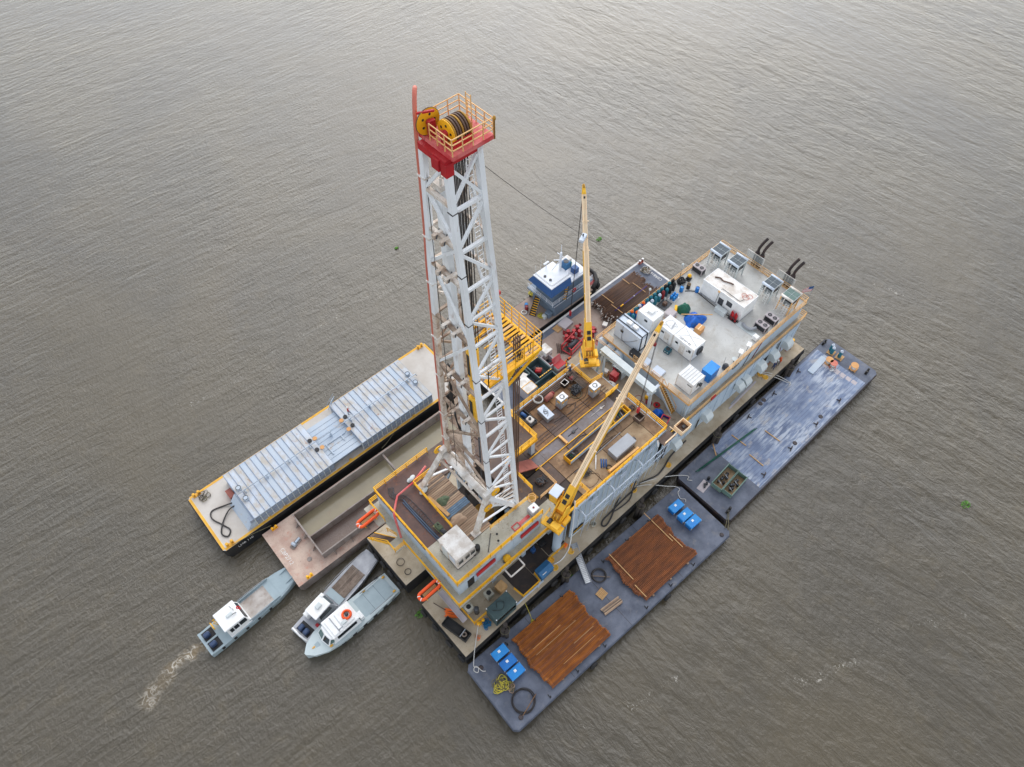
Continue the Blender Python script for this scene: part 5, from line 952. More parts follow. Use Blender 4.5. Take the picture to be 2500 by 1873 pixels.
# ------------------------------------------------------------------ modules on the roof
def module(label, x0, y0, x1, y1, h, m='white', roofm='white', wins=(), doors=(), posts=True, z0=ZP):
    o = ((x0+x1)/2, (y0+y1)/2, z0); t = T('roof_module', label, 'container', o)
    P('wall', MB(o).box(x0, y0, z0+.1, x1, y1, z0+h-.05), m, t)
    P('base_frame', MB(o).box(x0-.03, y0-.03, z0, x1+.03, y1+.03, z0+.1), 'alu', t)
    rf = P('roof', MB(o).box(x0+.06, y0+.06, z0+h-.05, x1-.06, y1-.06, z0+h-.02), roofm, t)
    P('roof_frame', MB(o).box(x0-.02, y0-.02, z0+h-.12, x1+.02, y0+.06, z0+h).box(x0-.02, y1-.06, z0+h-.12, x1+.02, y1+.02, z0+h).box(x0-.02, y0+.06, z0+h-.12, x0+.06, y1-.06, z0+h).box(x1-.06, y0+.06, z0+h-.12, x1+.02, y1-.06, z0+h), m, t)
    if posts:
        for px, py in ((x0, y0), (x1, y0), (x0, y1), (x1, y1)): P('corner_post', MB(o).box(px-.06, py-.06, z0+.02, px+.06, py+.06, z0+h+.02), 'white_dirty', t)
    for side, a, zz, w_, hh in wins:     # side 'x' = the face looking along -X, 'y' = along -Y
        if side == 'x': w1 = P('window', MB(o).box(x0-.03, a, z0+zz, x0-.002, a+w_, z0+zz+hh), 'glass', t); P('frame', MB(o).box(x0-.045, a-.05, z0+zz-.05, x0-.03, a+w_+.05, z0+zz).box(x0-.045, a-.05, z0+zz+hh, x0-.03, a+w_+.05, z0+zz+hh+.05), m, w1)
        else: w1 = P('window', MB(o).box(a, y0-.03, z0+zz, a+w_, y0-.002, z0+zz+hh), 'glass', t)
    for side, a in doors:
        d = P('door', MB(o).box(x0-.04, a, z0+.15, x0-.002, a+.85, z0+2.1), 'white_dirty', t) if side == 'x' else P('door', MB(o).box(a, y0-.04, z0+.15, a+.85, y0-.002, z0+2.1), 'white_dirty', t)
        P('handle', MB(o).box(x0-.08, a+.1, z0+1.0, x0-.04, a+.16, z0+1.1) if side == 'x' else MB(o).box(a+.1, y0-.08, z0+1.0, a+.16, y0-.04, z0+1.1), 'steel_dark', d)
    return t, o
t, o = module('white roof cabin with ODW145 lettered on its top', 46.5, 7.15, 48.95, 10.6, 2.6, wins=(('x', 9.7, 1.5, .45, .4), ('x', 8.75, 1.55, .35, .35), ('x', 7.5, 1.5, .4, .55), ('x', 7.95, 1.4, .25, .2)), doors=(('x', 8.5),))
text('ODW145', .46, 'paint_black', t, (46.86-o[0], 8.95-o[1], 2.59), (0, 0, -math.pi/2)); P('sling', MB(o).path(spl([(46.6, 10.3, ZP+2.64), (47.6, 9.6, ZP+2.66), (48.2, 8.6, ZP+2.64), (48.7, 7.4, ZP+2.64)], 5), .014, 4).path(spl([(48.7, 10.4, ZP+2.64), (48.3, 9.7, ZP+2.64), (47.2, 7.3, ZP+2.64)], 5), .014, 4), 'cable', t)
P('side_unit', MB(o).cbox(47.4, 6.85, ZP+.9, 48.4, 7.12, ZP+2.0, .04), 'steel_dark', t); P('generator', MB(o).tube((48.0, 6.8, ZP+1.4), (48.0, 6.86, ZP+1.4), .35, 14), 'black', t)
t, o = module('white roof cabin with roof slings, joined to the lettered cabin', 46.5, 10.7, 48.85, 13.3, 2.6, wins=(('x', 12.2, 1.5, .5, .4),), doors=(('x', 11.2),))
P('sling', MB(o).path(spl([(46.7, 12.9, ZP+2.64), (47.4, 12.0, ZP+2.68), (47.9, 11.2, ZP+2.68), (48.3, 12.4, ZP+2.64), (47.3, 12.8, ZP+2.64), (47.0, 11.4, ZP+2.64)], 5), .015, 4), 'cable', t); P('lifting_bar', MB(o).bar((47.2, 11.6, ZP+2.66), (48.2, 11.9, ZP+2.66), .12), 'alu', t)
t, o = module('white roof cabin with one small window beside the bottle row', 46.2, 14.1, 48.45, 16.8, 2.6, wins=(('x', 15.0, 1.5, .5, .45),))
P('roof_unit', MB(o).cbox(46.9, 15.0, ZP+2.6, 47.7, 15.8, ZP+2.95, .04), 'white', t); P('sling', MB(o).path(spl([(47.7, 15.4, ZP+2.7), (48.0, 14.8, ZP+2.64), (46.5, 15.9, ZP+2.64)], 5), .014, 4), 'cable', t)
t, o = module('pale blue-white roof cabin framed by black bars at the roof front edge', 42.3, 13.05, 44.1, 17.4, 3.1, 'white_blue', 'white_blue', wins=(('x', 15.9, 1.6, .5, .55),), posts=False)
for x in (42.65, 43.75): P('bar_frame', MB(o).bar((x, 12.98, ZP+.1), (x, 12.98, ZP+3.2), .1).bar((x, 12.98, ZP+3.16), (x, 17.46, ZP+3.16), .1).bar((x, 17.46, ZP+.1), (x, 17.46, ZP+3.2), .1), 'paint_black', t)
P('bar_frame', MB(o).bar((42.65, 12.98, ZP+3.16), (43.75, 12.98, ZP+3.16), .1).bar((42.65, 17.46, ZP+3.16), (43.75, 17.46, ZP+3.16), .1).bar((42.4, 12.99, ZP+.1), (44.0, 12.99, ZP+.1), .1), 'paint_black', t)
for y in (15.4, 14.3): P('roof_unit', MB(o).cbox(42.9, y, ZP+3.1, 43.5, y+.8, ZP+3.45, .05), 'white', t)
P('door', MB(o).box(42.9, 13.0, ZP+.2, 43.6, 13.048, ZP+2.2), 'white', t); P('hung_cable', MB(o).path(spl([(42.28, 16.1, ZP+3.1), (42.26, 15.9, ZP+.3), (42.2, 14.8, ZP+.8), (42.26, 13.4, ZP+2.4)], 6), .025, 4), 'cable', t)
# white shed with ribbed roof
t, o = module('white roof cabin with ribbed roof at the front corner of the quarters', 42.2, 3.6, 44.5, 6.1, 2.4, 'white', 'white', wins=(('x', 3.75, 1.7, .7, .2), ('y', 43.2, .9, .3, .9)))
for i in range(5): P('roof_rib', MB(o).box(42.25, 4.0+i*.42, ZP+2.4, 44.45, 4.03+i*.42, ZP+2.44), 'alu', t)
for x, z in ((43.6, 1.0), (44.0, .5)): P('switch_box', MB(o).cbox(x, 3.42, ZP+z, x+.35, 3.58, ZP+z+.5, .03), 'steel_dark', t)
t = T('blue_container', 'bright blue square container at the roof edge', 'container', (46.5, 4.0, ZP), .04); P('body', MB().cbox(-1.0, -.72, .05, 1.0, .72, 1.85, .03), 'blue', t); P('lid', MB().box(-1.03, -.75, 1.85, 1.03, .75, 1.92), 'blue_bright', t); P('skid', MB().box(-.9, -.6, 0, .9, -.4, .05).box(-.9, .4, 0, .9, .6, .05), 'steel_dark', t)
# large white machinery house
t, o = module('large long white machinery house across the rear of the roof', 57.1, 7.1, 60.3, 14.25, 3.0, 'white', 'white_dirty', posts=False)
P('louvre', MB(o).box(57.06, 8.9, ZP+1.3, 57.098, 9.8, ZP+2.2), 'steel_dark', t); P('door', MB(o).box(57.06, 12.0, ZP+.2, 57.098, 13.8, ZP+2.6), 'white', t)
P('roof_edge', MB(o).box(57.0, 7.05, ZP+2.9, 57.12, 14.3, ZP+3.06), 'white', t); P('wall_cable', MB(o).path([(57.04, 14.1, ZP+.3), (57.04, 11.4, ZP+.3), (57.04, 11.3, ZP+2.9), (57.6, 11.3, ZP+3.05), (57.5, 8.2, ZP+3.05), (58.3, 8.0, ZP+3.05)], .035, 5), 'steel_dark', t); P('floodlight', MB(o).cbox(56.85, 11.2, ZP+2.75, 57.05, 11.5, ZP+3.0, .03), 'tan_yellow', t); P('wall_panel', MB(o).box(57.02, 10.3, ZP+.6, 57.098, 11.1, ZP+1.8), 'steel_dark', t)
S1('rusty_hose', MB().path(spl([(0, 0, 0), (.4, -.6, .02), (.3, -1.3, .02), (.7, -2.2, .02), (.8, -2.7, .02)], 6), .1, 7), 'cable_brown', 'bent rusty hose lying on the big white house roof', 'hose', (58.5, 13.4, ZP+3.1))
S1('cable_coil', MB().torus((0, 0, .03), .45, .03, (0, 0, 1), 16, 4).torus((.5, -.3, .03), .4, .03, (0, 0, 1), 16, 4).torus((.2, .4, .03), .35, .03, (0, 0, 1), 16, 4), 'salmon_pipe', 'rusty wire coils on the near end of the big white house roof', 'wire', (58.7, 8.1, ZP+3.02))
t = T('wall_chest', 'long pale grey chest against the big white house', 'chest', (56.4, 9.9, ZP)); P('body', MB().cbox(-.35, -.85, 0, .35, .85, .75, .03), 'grey_paint', t); P('lid', MB().box(-.38, -.88, .75, .38, .88, .8), 'grey_paint', t)
t = T('gas_bottle_rack', 'red gas bottles racked against the big white house', 'gas bottles', (56.7, 7.9, ZP))
for i in range(4): P('bottle', MB().lathe([(.15, .05), (.15, 1.2), (.08, 1.38), (.05, 1.5)], (-.1+.2*(i % 2), -.45+.3*i, 0), 12), 'red', t)
P('rack', MB().box(-.35, -.7, 0, .3, .7, .05).box(-.35, -.7, .6, -.3, .7, .7), 'steel_dark', t)
# radiator coolers on legs
def cooler(label, x, y, gm):
    t = T('radiator_cooler', label, 'cooler', (x, y, ZP), 0, 'radiator coolers on the roof')
    fr = MB()
    for px in (-.95, .95):
        for py in (-.9, .9): fr.box(px-.08, py-.08, 0, px+.08, py+.08, 3.1)
    for py in (-.9, .9): fr.box(-.95, py-.04, 1.3, .95, py+.04, 1.4).bar((-.95, py, .1), (.95, py, 1.3), .05)
    for px in (-.95, .95): fr.box(px-.04, -.9, 1.3, px+.04, .9, 1.4)
    P('frame', fr, 'tan_yellow' if gm == 'grill_green' else 'grey_paint', t)
    P('casing', MB().box(-1.0, -.95, 2.75, 1.0, .95, 3.05), 'grey_paint', t)
    for i in range(2):
        for j in range(2): P('grill', MB().box(-.86+.9*i, -.9+.92*j, 3.05, -.06+.9*i, -.04+.92*j, 3.09), gm, t)
    for sx in (-1.05, 1.05): P('header', MB().tube((sx, -1.0, 3.0), (sx, 1.0, 3.0), .19, 10), 'white_blue' if gm != 'grill_green' else 'white_dirty', t)
    for dy in (-.45, .75):
        b = MB().bar((-1.5, dy-.22, 0), (-1.2, dy-.22, 2.3), .05).bar((-1.5, dy+.22, 0), (-1.2, dy+.22, 2.3), .05)
        for k in range(6): b.bar((-1.47+.05*k, dy-.22, .3+.36*k), (-1.47+.05*k, dy+.22, .3+.36*k), .035)
        P('ladder', b, 'white', t)
    P('fan_shroud', MB().lathe([(.75, 2.3), (.85, 2.74)], (0, 0, 0), 18), 'steel_dark', t); P('radiator_core', MB().box(-.82, -.8, 1.5, .86, .8, 2.3), 'steel_dark', t); P('motor', MB().tube((-.3, .2, .9), (.5, .2, .9), .3, 12), 'grey_paint', t)
    for k in range(5): P('core_slat', MB().box(-.86, -.82, 1.58+.14*k, -.83, .82, 1.62+.14*k), 'grey_paint', t)
    P('pipe', MB().path([(-.8, .3, 2.8), (-1.1, .3, 2.2), (-1.1, .3, .8), (-.6, .3, .3)], .09, 7), 'white_dirty', t)
    return t
cooler('radiator cooler on legs at the far left rear corner of the roof', 63.5, 16.35, 'solar_grill'); cooler('radiator cooler on legs second from the left at the roof rear', 63.6, 13.3, 'solar_grill'); cooler('radiator cooler on legs third from the left at the roof rear', 63.85, 7.3, 'solar_grill'); cooler('green-topped radiator cooler on legs nearest the flag', 63.95, 4.15, 'grill_green')
# HVAC condensers
def condenser(label, x, y, rz):
    t = T('hvac_condenser', label, 'air conditioner', (x, y, ZP), rz, 'twin-fan condensers'); P('case', MB().cbox(-.5, -.9, .1, .5, .9, 1.15, .03), 'hvac', t); P('coil_side', MB().box(-.51, -.8, .2, -.502, .8, 1.0).box(-.4, -.91, .2, .4, -.902, 1.0), 'fan_dark', t); P('foot', MB().box(-.5, -.9, 0, .5, -.7, .1).box(-.5, .7, 0, .5, .9, .1), 'steel_dark', t)
    for dy in (-.42, .42):
        f = P('fan', MB().lathe([(.34, 1.152), (.34, 1.17)], (0, dy, 0), 20), 'fan_dark', t); P('fan_guard', MB().torus((0, dy, 1.18), .33, .025, (0, 0, 1), 20, 4).torus((0, dy, 1.18), .12, .02, (0, 0, 1), 12, 4), 'hvac', f)
condenser('twin-fan condenser by the left roof rail', 60.2, 17.1, -math.pi/2*.0-.0); condenser('rear of the two twin-fan condensers by the right roof rail', 60.35, 4.1, 0); condenser('front of the two twin-fan condensers by the right roof rail', 58.3, 4.25, 0)
t = T('duct_bend', 'curved silver duct lying in front of the condensers', 'duct', (57.2, 4.8, ZP)); P('duct', MB().path(spl([(-.2, 1.6, .3), (-.5, .9, .4), (-.3, .2, .4), (.4, -.2, .5)], 6), .22, 10), 'alu', t); P('tray', MB().box(-.9, -.9, 0, 0, 2.2, .08), 'grey_paint', t)
t = T('small_white_unit', 'small white unit beside the right roof rail', 'box', (56.2, 3.6, ZP)); P('body', MB().cbox(-.35, -.4, .1, .35, .4, .75, .05), 'white', t); P('leg', MB().box(-.3, -.35, 0, .3, .35, .1), 'steel_dark', t)
# exhaust stacks with screens
for k, (y0, lab) in enumerate(((12.2, 'left'), (6.75, 'right'))):
    for dy in (.42, -.42):
        t = T('exhaust_stack', 'dark curved exhaust stack at the stern, %s one of the %s pair' % ('left' if dy > 0 else 'right', lab), 'exhaust stack', (67.75, y0+dy, ZM), 0, 'stern exhaust stacks')
        P('muffler', MB().lathe([(.2, 2.9), (.38, 3.2), (.38, 5.6), (.22, 6.0)], (0, 0, 0), 14), 'exhaust', t); P('pipe', MB().path(spl([(0, 0, 0), (0, 0, 3), (0, 0, 6), (.02, -.05, 6.8), (.3, -.2, 7.6), (.75, -.4, 8.3)], 5), .21, 10), 'exhaust', t)
    t = T('stack_screen', 'wire screen panel in front of the %s exhaust pair' % lab, 'screen', (67.3, y0+.3, ZP+.6)); b = MB().bar((0, -1.5, 0), (0, 1.5, 0), .07).bar((0, -1.5, 1.7), (0, 1.5, 1.7), .07)
    for y in (-1.5, 0, 1.5): b.bar((0, y, -.6), (0, y, 1.7), .07)
    P('frame', b, 'white_dirty', t); b = MB()
    for i in range(19): b.box(-.01, -1.42+i*.155, .04, .01, -1.42+i*.155+.025, 1.66)
    for i in range(10): b.box(-.012, -1.45, .1+i*.165, .012, 1.45, .1+i*.165+.025)
    P('mesh', b, 'grey_paint', t)
# flag
t = T('flag', 'flag with red and white stripes flying on the stern corner pole', 'flag', (67.2, 2.8, ZP)); P('pole', MB().tube((0, 0, 0), (.35, .1, 3.2), .04, 6), 'alu', t)
ca, sa = math.cos(2.6), math.sin(2.6)
def fl(u, v): return (.35+1.75*u*ca+.14*math.sin(7*u+2*v)*sa*u, .1+1.75*u*sa+.14*math.sin(7*u+2*v)*ca*u, 3.15-1.0*(1-v)-.28*u+.1*math.sin(5*u)*u)
for i in range(13):
    v0, v1 = 1-(i+1)/13, 1-i/13; u0 = .4 if i < 7 else 0
    P('stripe', MB().grid(lambda u, v: fl(u0+(1-u0)*u, v0+(v1-v0)*v), 10, 1), 'red' if i % 2 == 0 else 'white', t)
P('canton', MB().grid(lambda u, v: fl(.4*u, 6/13+(7/13)*v), 6, 4), 'navy', t)
b = MB()
for r_ in range(4):
    for c_ in range(5): q = fl(.05+.075*c_, 6/13+(7/13)*(.14+.24*r_)); b.add([(q[0]-.02, q[1]-.012, q[2]-.02), (q[0]+.02, q[1]-.012, q[2]-.02), (q[0], q[1]-.012, q[2]+.025)], [(0, 1, 2)]).add([(q[0]-.02, q[1]+.012, q[2]-.02), (q[0]+.02, q[1]+.012, q[2]-.02), (q[0], q[1]+.012, q[2]+.025)], [(0, 1, 2)])
P('star', b, 'white', t)
# gas bottles along the left rail
bt = [('teal', 'teal_dark'), ('teal', 'teal'), ('orange_hose', 'blue'), ('white_blue', 'teal'), ('hull_black', 'hull_black'), ('dark_red', 'dark_red')]
BM = {}
def bottle(x, y, k, i, lab):
    top, body = bt[k]
    t = T('gas_bottle', lab, 'gas bottle', (x, y, ZP), 0, 'gas bottles along the left roof rail')
    if k not in BM: BM[k] = (MB().lathe([(.26, 0), (.27, .05), (.27, 1.25), (.2, 1.42)], (0, 0, 0), 14).mesh('cylinder', body), MB().lathe([(.271, 1.26), (.2, 1.43), (.08, 1.5), (.08, 1.62)], (0, 0, 0), 14).mesh('shoulder', top))
    I('cylinder', BM[k][0], t); I('shoulder', BM[k][1], t)
names = {0: 'dark teal gas bottle', 1: 'teal gas bottle', 2: 'orange-topped blue gas bottle', 3: 'silver-topped teal gas bottle', 4: 'black gas bottle', 5: 'dark red gas bottle'}
seq = [0, 1, 2, 2, 1, 2, 3, 2, 2, 3, 1, 3, 0, 1, 1, 3, 0, 5, 1, 0, 4, 4, 0, 4, 4]
for i, k in enumerate(seq): bottle(45.5+.4*i, 17.85-(.58 if i % 2 else 0), k, i, names[k]+' in the row along the left roof rail')
def drum(x, y, z, m, label, mt='steel_dark'):
    t = T('drum', label, 'drum', (x, y, z)); P('body', MB().lathe([(.29, 0), (.29, .28), (.305, .3), (.29, .32), (.29, .58), (.305, .6), (.29, .62), (.29, .88)], (0, 0, 0), 16), m, t); P('rim', MB().torus((0, 0, .885), .28, .02, (0, 0, 1), 18, 5), mt, t); P('bung', MB().lathe([(.05, .885), (.05, .91)], (.15, 0, 0), 8), mt, t)
drum(55.4, 16.3, ZP, 'blue_bright', 'light blue drum beside the black gas bottles'); drum(56.6, 16.0, ZP, 'hull_black', 'black drum with tan lid beyond the blue drum', 'grating'); drum(57.0, 14.7, ZP, 'blue', 'blue drum half hidden at the end of the big white house')
t = T('gas_bottle_crate', 'tray of bright blue bottles on the left of the roof', 'crate', (53.5, 16.1, ZP), .1); P('tray', MB().box(-.65, -.55, 0, .65, .55, .1), 'white', t)
for i in range(6): P('bottle', MB().lathe([(.19, .1), (.19, .75), (.1, .9)], (-.4+.4*(i % 3), -.22+.44*(i//3), 0), 12), 'blue_bright', t)
t = T('equipment_skid', 'dark steel tray with small machine on the left of the roof', 'skid', (51.6, 16.2, ZP), .08); P('tray', MB().box(-.9, -.7, 0, .9, .7, .12), 'steel_dark', t); P('machine', MB().cbox(-.3, -.3, .12, .3, .25, .6, .06), 'cable_brown', t); P('handle', MB().tube((.2, .2, .6), (.5, .4, .9), .05, 6), 'white', t)
t = T('wrapped_pallet', 'pale wrapped pallet box behind the roof cabins', 'pallet', (50.4, 14.2, ZP), .05); P('pallet', MB().box(-.75, -.7, 0, .75, .7, .14), 'wood_fresh', t); P('load', MB().cbox(-.7, -.65, .14, .7, .65, 1.15, .06), 'hvac', t)
tarp('tarpaulin', 'dark green tarpaulin heap on the roof', 'tarpaulin', 52.9, 13.7, ZP, 1.1, 1.0, 1.2, 'green', 21); S1('yellow_pipe', MB().tube((-.9, 0, .45), (.6, .15, .5), .2, 12), 'yellow', 'fat yellow tube beside the green tarpaulin heap', 'tube', (51.9, 14.3, ZP), .5)
tarp('tarpaulin', 'bright blue tarpaulin mound in the middle of the roof', 'tarpaulin', 52.5, 11.4, ZP, 1.75, 1.35, .95, 'tarp_blue', 33, n=36)
S1('timber', MB().box(-2.2, -.06, .95, 2.2, .06, 1.05), 'wood_fresh', 'long tan pole laid over the blue tarpaulin mound', 'pole', (52.9, 11.5, ZP), -.75)
t = T('cardboard_box', 'tan cardboard box beside the blue tarpaulin', 'box', (51.45, 9.75, ZP), .1); P('box', MB().cbox(-.55, -.5, 0, .55, .5, 1.0, .02), 'cardboard', t); P('tape', MB().box(-.55, -.05, 1.001, .55, .05, 1.004), 'boom_tan', t)
t = T('trolley', 'grey trolley between the blue tarpaulin and the cardboard box', 'trolley', (50.6, 10.5, ZP), .3); P('bed', MB().box(-.5, -.3, .2, .5, .3, .28), 'white_blue', t); P('handle', MB().path([(.5, -.25, .28), (.7, -.25, 1.0), (.7, .25, 1.0), (.5, .25, .28)], .03, 5), 'steel_dark', t)
for px in (-.35, .35): P('wheel', MB().tube((px, -.35, .12), (px, -.28, .12), .12, 10).tube((px, .28, .12), (px, .35, .12), .12, 10), 'black', t)
t = T('chiller_unit', 'small dark blue-green chiller in front of the lettered cabin', 'chiller', (45.5, 10.35, ZP), .1); P('case', MB().cbox(-.4, -.45, .05, .4, .45, .65, .04), 'teal_dark', t); P('fan', MB().lathe([(.28, .655), (.28, .7)], (0, 0, 0), 16), 'fan_dark', t); P('lamp', MB().box(-.43, -.3, .3, -.405, -.15, .42).box(-.43, .1, .3, -.405, .25, .42), 'white', t)
t = T('black_chest', 'black lidded chest by the front roof rail', 'chest', (41.65, 13.4-.6, ZP), 0); P('body', MB().cbox(-.4, -.8, 0, .4, .8, .75, .04), 'steel_dark', t); P('lid', MB().box(-.42, -.82, .75, .42, .82, .8), 'black', t); P('latch', MB().box(-.44, -.5, .6, -.421, -.35, .72).box(-.44, .3, .6, -.421, .45, .72), 'white', t)
for i, (x, y, l) in enumerate(((41.9, 11.3, 'white padded pallet behind the front roof rail next to the black chest'), (41.95, 8.9, 'white padded pallet behind the front roof rail near the stairs'))):
    t = T('padded_pallet', l, 'pallet', (x, y, ZP), .05); P('pallet', MB().box(-.7, -.75, 0, .7, .75, .12), 'wood_fresh', t); P('pad', MB().cbox(-.72, -.78, .12, .72, .78, .36, .08), 'white_blue', t)
t = T('satellite_dome', 'dark round dome aerial by the right roof rail', 'aerial', (49.2, 3.3, ZP)); P('dome', MB().lathe([(.42, .1), (.45, .4), (.35, .7), (.12, .85)], (0, 0, 0), 16), 'steel_dark', t); P('foot', MB().lathe([(.2, 0), (.2, .1)], (0, 0, 0), 10), 'alu', t); P('whip', MB().tube((-.4, .2, 0), (-.1, .4, 2.2), .02, 5), 'steel_dark', t)
t = T('dish', 'flat grey disc on a stub by the right roof rail', 'aerial', (50.9, 3.2, ZP)); P('disc', MB().lathe([(.36, .6), (.36, .68)], (0, 0, 0), 16), 'grey_paint', t); P('stub', MB().tube((0, 0, 0), (0, 0, .6), .05, 6), 'steel_dark', t)
for x, l in ((51.9, 'nearer'), (53.7, 'farther')):
    t = T('post_sign', 'white square panel on a post by the right roof rail, the %s of two' % l, 'panel', (x, 3.15, ZP), .3); P('post', MB().tube((0, 0, 0), (0, 0, 1.5), .035, 6), 'steel_dark', t); P('panel', MB().box(-.4, -.3, 1.5, .4, .3, 1.56), 'white', t)
t = T('yellow_compressor', 'small yellow machine with black drum by the left roof rail', 'machine', (58.0, 17.1, ZP), .2); P('base', MB().box(-.5, -.4, 0, .5, .4, .12), 'steel_dark', t); P('tank', MB().tube((-.4, 0, .4), (.4, 0, .4), .26, 12), 'black', t); P('motor', MB().lathe([(.3, .55), (.3, .75), (.15, .95)], (.1, 0, 0), 12), 'yellow', t)
heap('hose_heap', 'heap of black bags and hose among the gas bottles', 'hose', 56.6, 17.4, ZP, 12, .6, .12, ['black', 'rubber'], 44, .5)
rope('power_cable', spl([(55.8, 15.9, ZP+.05), (56.6, 15.2, ZP+.05), (56.9, 14.4, ZP+.05), (56.7, 11, ZP+.05), (56.8, 7, ZP+.05)], 5), .06, 'cable', 'thick black cable along the foot of the big white house', 'cable')
S1('hose_ring', MB().torus((0, 0, .06), .5, .07, (0, 0, 1), 18, 6).torus((0, .05, .18), .45, .07, (0, 0, 1), 18, 6), 'steel_dark', 'dark hose coil on the floor between the two left coolers', 'hose', (62.3, 14.7, ZP))
for y, l in ((17.4, 'gas bottles'), (17.4, 'left condenser')):
    x = 50.3 if l == 'gas bottles' else 57.4
    t = T('deck_lamp', 'grey deck lamp on a post by the left rail at the ' + l, 'lamp', (x, 18.2, ZP)); P('post', MB().tube((0, 0, 0), (0, .1, 2.4), .04, 6), 'alu', t); P('head', MB().lathe([(.05, 2.35), (.18, 2.45), (.2, 2.6), (.08, 2.8)], (0, .1, 0), 10), 'grey_paint', t)
# ------------------------------------------------------------------ barges alongside
def mesh2(name, parts):
    v, f, s_, idx = [], [], [], []
    for k, (b, m) in enumerate(parts):
        n = len(v); v += b.v; f += [tuple(i+n for i in q) for q in b.f]; s_ += b.sm; idx += [k]*len(b.f)
    me = bpy.data.meshes.new(name); me.from_pydata(v, [], f); me.polygons.foreach_set('use_smooth', s_); me.polygons.foreach_set('material_index', idx)
    for _, m in parts: me.materials.append(M(m))
    me.update(); return me
class Fr:
    def __init__(s, ox, oy, rz): s.o = (ox, oy); s.rz = rz; s.c, s.s = math.cos(rz), math.sin(rz)
    def w(s, x, y): return (s.o[0]+s.c*x-s.s*y, s.o[1]+s.s*x+s.c*y)
    def l(s, x, y): dx, dy = x-s.o[0], y-s.o[1]; return (s.c*dx+s.s*dy, -s.s*dx+s.c*dy)
def barge(name, label, fr, L_, W_, zd, dm_, sm_, ch=.7, edge=None, well=None):
    t = T(name, label, 'barge', (fr.o[0], fr.o[1], 0), fr.rz)
    def out(i): return [(i, -ch), (ch, -i), (L_-ch, -i), (L_-i, -ch), (L_-i, -W_+ch), (L_-ch, -W_+i), (ch, -W_+i), (i, -W_+ch)]
    o2 = out(0); n = len(o2); zz = [(-1.2, .5), (.6, 0), (zd-.03, 0)]
    vs = []
    for z, k in zz: vs += [(min(max(x, k*2), L_-k*2), min(-k*.2, max(y, -W_+k*.2)), z) for x, y in o2]
    fs = [tuple(range(n))]+[(j*n+i, j*n+(i+1) % n, (j+1)*n+(i+1) % n, (j+1)*n+i) for j in range(2) for i in range(n)]+[tuple(range(3*n-1, 2*n-1, -1))]
    fs = [tuple(reversed(q)) for q in fs]
    P('hull', MB().add(vs, fs), sm_, t)
    P('deck', MB().prism(list(reversed(out(.05))), zd-.03, zd), dm_, t)
    if edge:
        e = .35
        P('edge_stripe', MB().box(ch, -.06-e, zd+.003, L_-ch, -.06, zd+.007).box(ch, -W_+.06, zd+.003, L_-ch, -W_+.06+e, zd+.007).box(.06, -W_+ch, zd+.003, .06+e, -ch, zd+.007).box(L_-.06-e, -W_+ch, zd+.003, L_-.06, -ch, zd+.007), edge, t)
    P('rub_rail', MB().box(ch, -W_-.09, zd-.5, L_-ch, -W_-.002, zd-.2).box(ch, .002, zd-.5, L_-ch, .09, zd-.2).box(-.09, -W_+ch, zd-.5, -.002, -ch, zd-.2).box(L_+.002, -W_+ch, zd-.5, L_+.09, -ch, zd-.2), sm_, t)
    return t
ZB = 1.8
# --- pipe barge
F1 = Fr(-.62, -.58, -.0358)
pb = barge('deck_barge', 'blue-grey flat deck barge carrying two rust-orange pipe stacks', F1, 37.4, 9.3, ZB, 'barge_blue', 'barge_blue', .45)
for x in (9.2, 18.7, 28.0): P('deck_seam', MB().box(x, -9.2, ZB+.002, x+.05, -.1, ZB+.012), 'barge_side', pb)
def drillpipe(r=.058, L_=9.5, m='pipe_rust', rj=.08):
    return MB().tube((-L_/2+.35, 0, 0), (L_/2-.3, 0, 0), r, 8, caps=False).tube((-L_/2, 0, 0), (-L_/2+.35, 0, 0), rj, 8).tube((L_/2-.3, 0, 0), (L_/2, 0, 0), rj, 8)
dpa = [drillpipe(m='pipe_rust').mesh('drill_pipe', 'pipe_rust'), drillpipe().mesh('drill_pipe', 'pipe_rust_b')]
def stack(cx, cy, n, rz, lab, grp, seed, ms, z0, layers=2, dx=.165, jit=.22, drift=(), name='drill_pipe'):
    q = random.Random(seed); c, s_ = math.cos(rz), math.sin(rz)
    for L_ in range(layers):
        for i in range(n-(L_ % 2)):
            y = (i-(n-1)/2+.5*(L_ % 2))*dx; f = i/n
            j = q.uniform(-jit, jit)*.5+sum(a*math.sin(k*f*6.28+p) for a, k, p in drift)
            SI(name, ms[0] if q.random() < .6 else ms[-1], lab, 'pipe', (cx+c*j-s_*y, cy+s_*j+c*y, z0+L_*.145), (0, 0, rz+q.uniform(-.002, .002)), grp)
stack(10.1, -5.75, 44, -.0358, 'rusty drill pipe in the stack between the blue bins and the wooden pallets', 'pipes of the near rust-orange stack', 11, dpa, ZB+.36, 2, .168, .2, ((.16, 1.3, 1.), (.1, 3.7, .3)))
dpb = [drillpipe().mesh('drill_pipe', 'pipe_rust_b'), drillpipe().mesh('drill_pipe', 'pipe_rust_b')]
stack(25.85, -6.25, 43, -.0358, 'rusty drill pipe in the stack on the far half of the blue-grey barge', 'pipes of the far rust-orange stack', 12, dpb, ZB+.36, 2, .168, .2, ((.24, 1.1, 2.), (.1, 3.6, .3)))
for (x, y, lab) in ((7.2, -5.7, 'first'), (10.1, -5.75, 'middle'), (13.1, -5.9, 'last')): S1('dunnage_timber', MB().box(-.12, -3.7, 0, .12, 3.7, .26), 'wood', 'wooden bearer under the near pipe stack, %s from the bow' % lab, 'timber', (x, y, ZB+.003), -.0358)
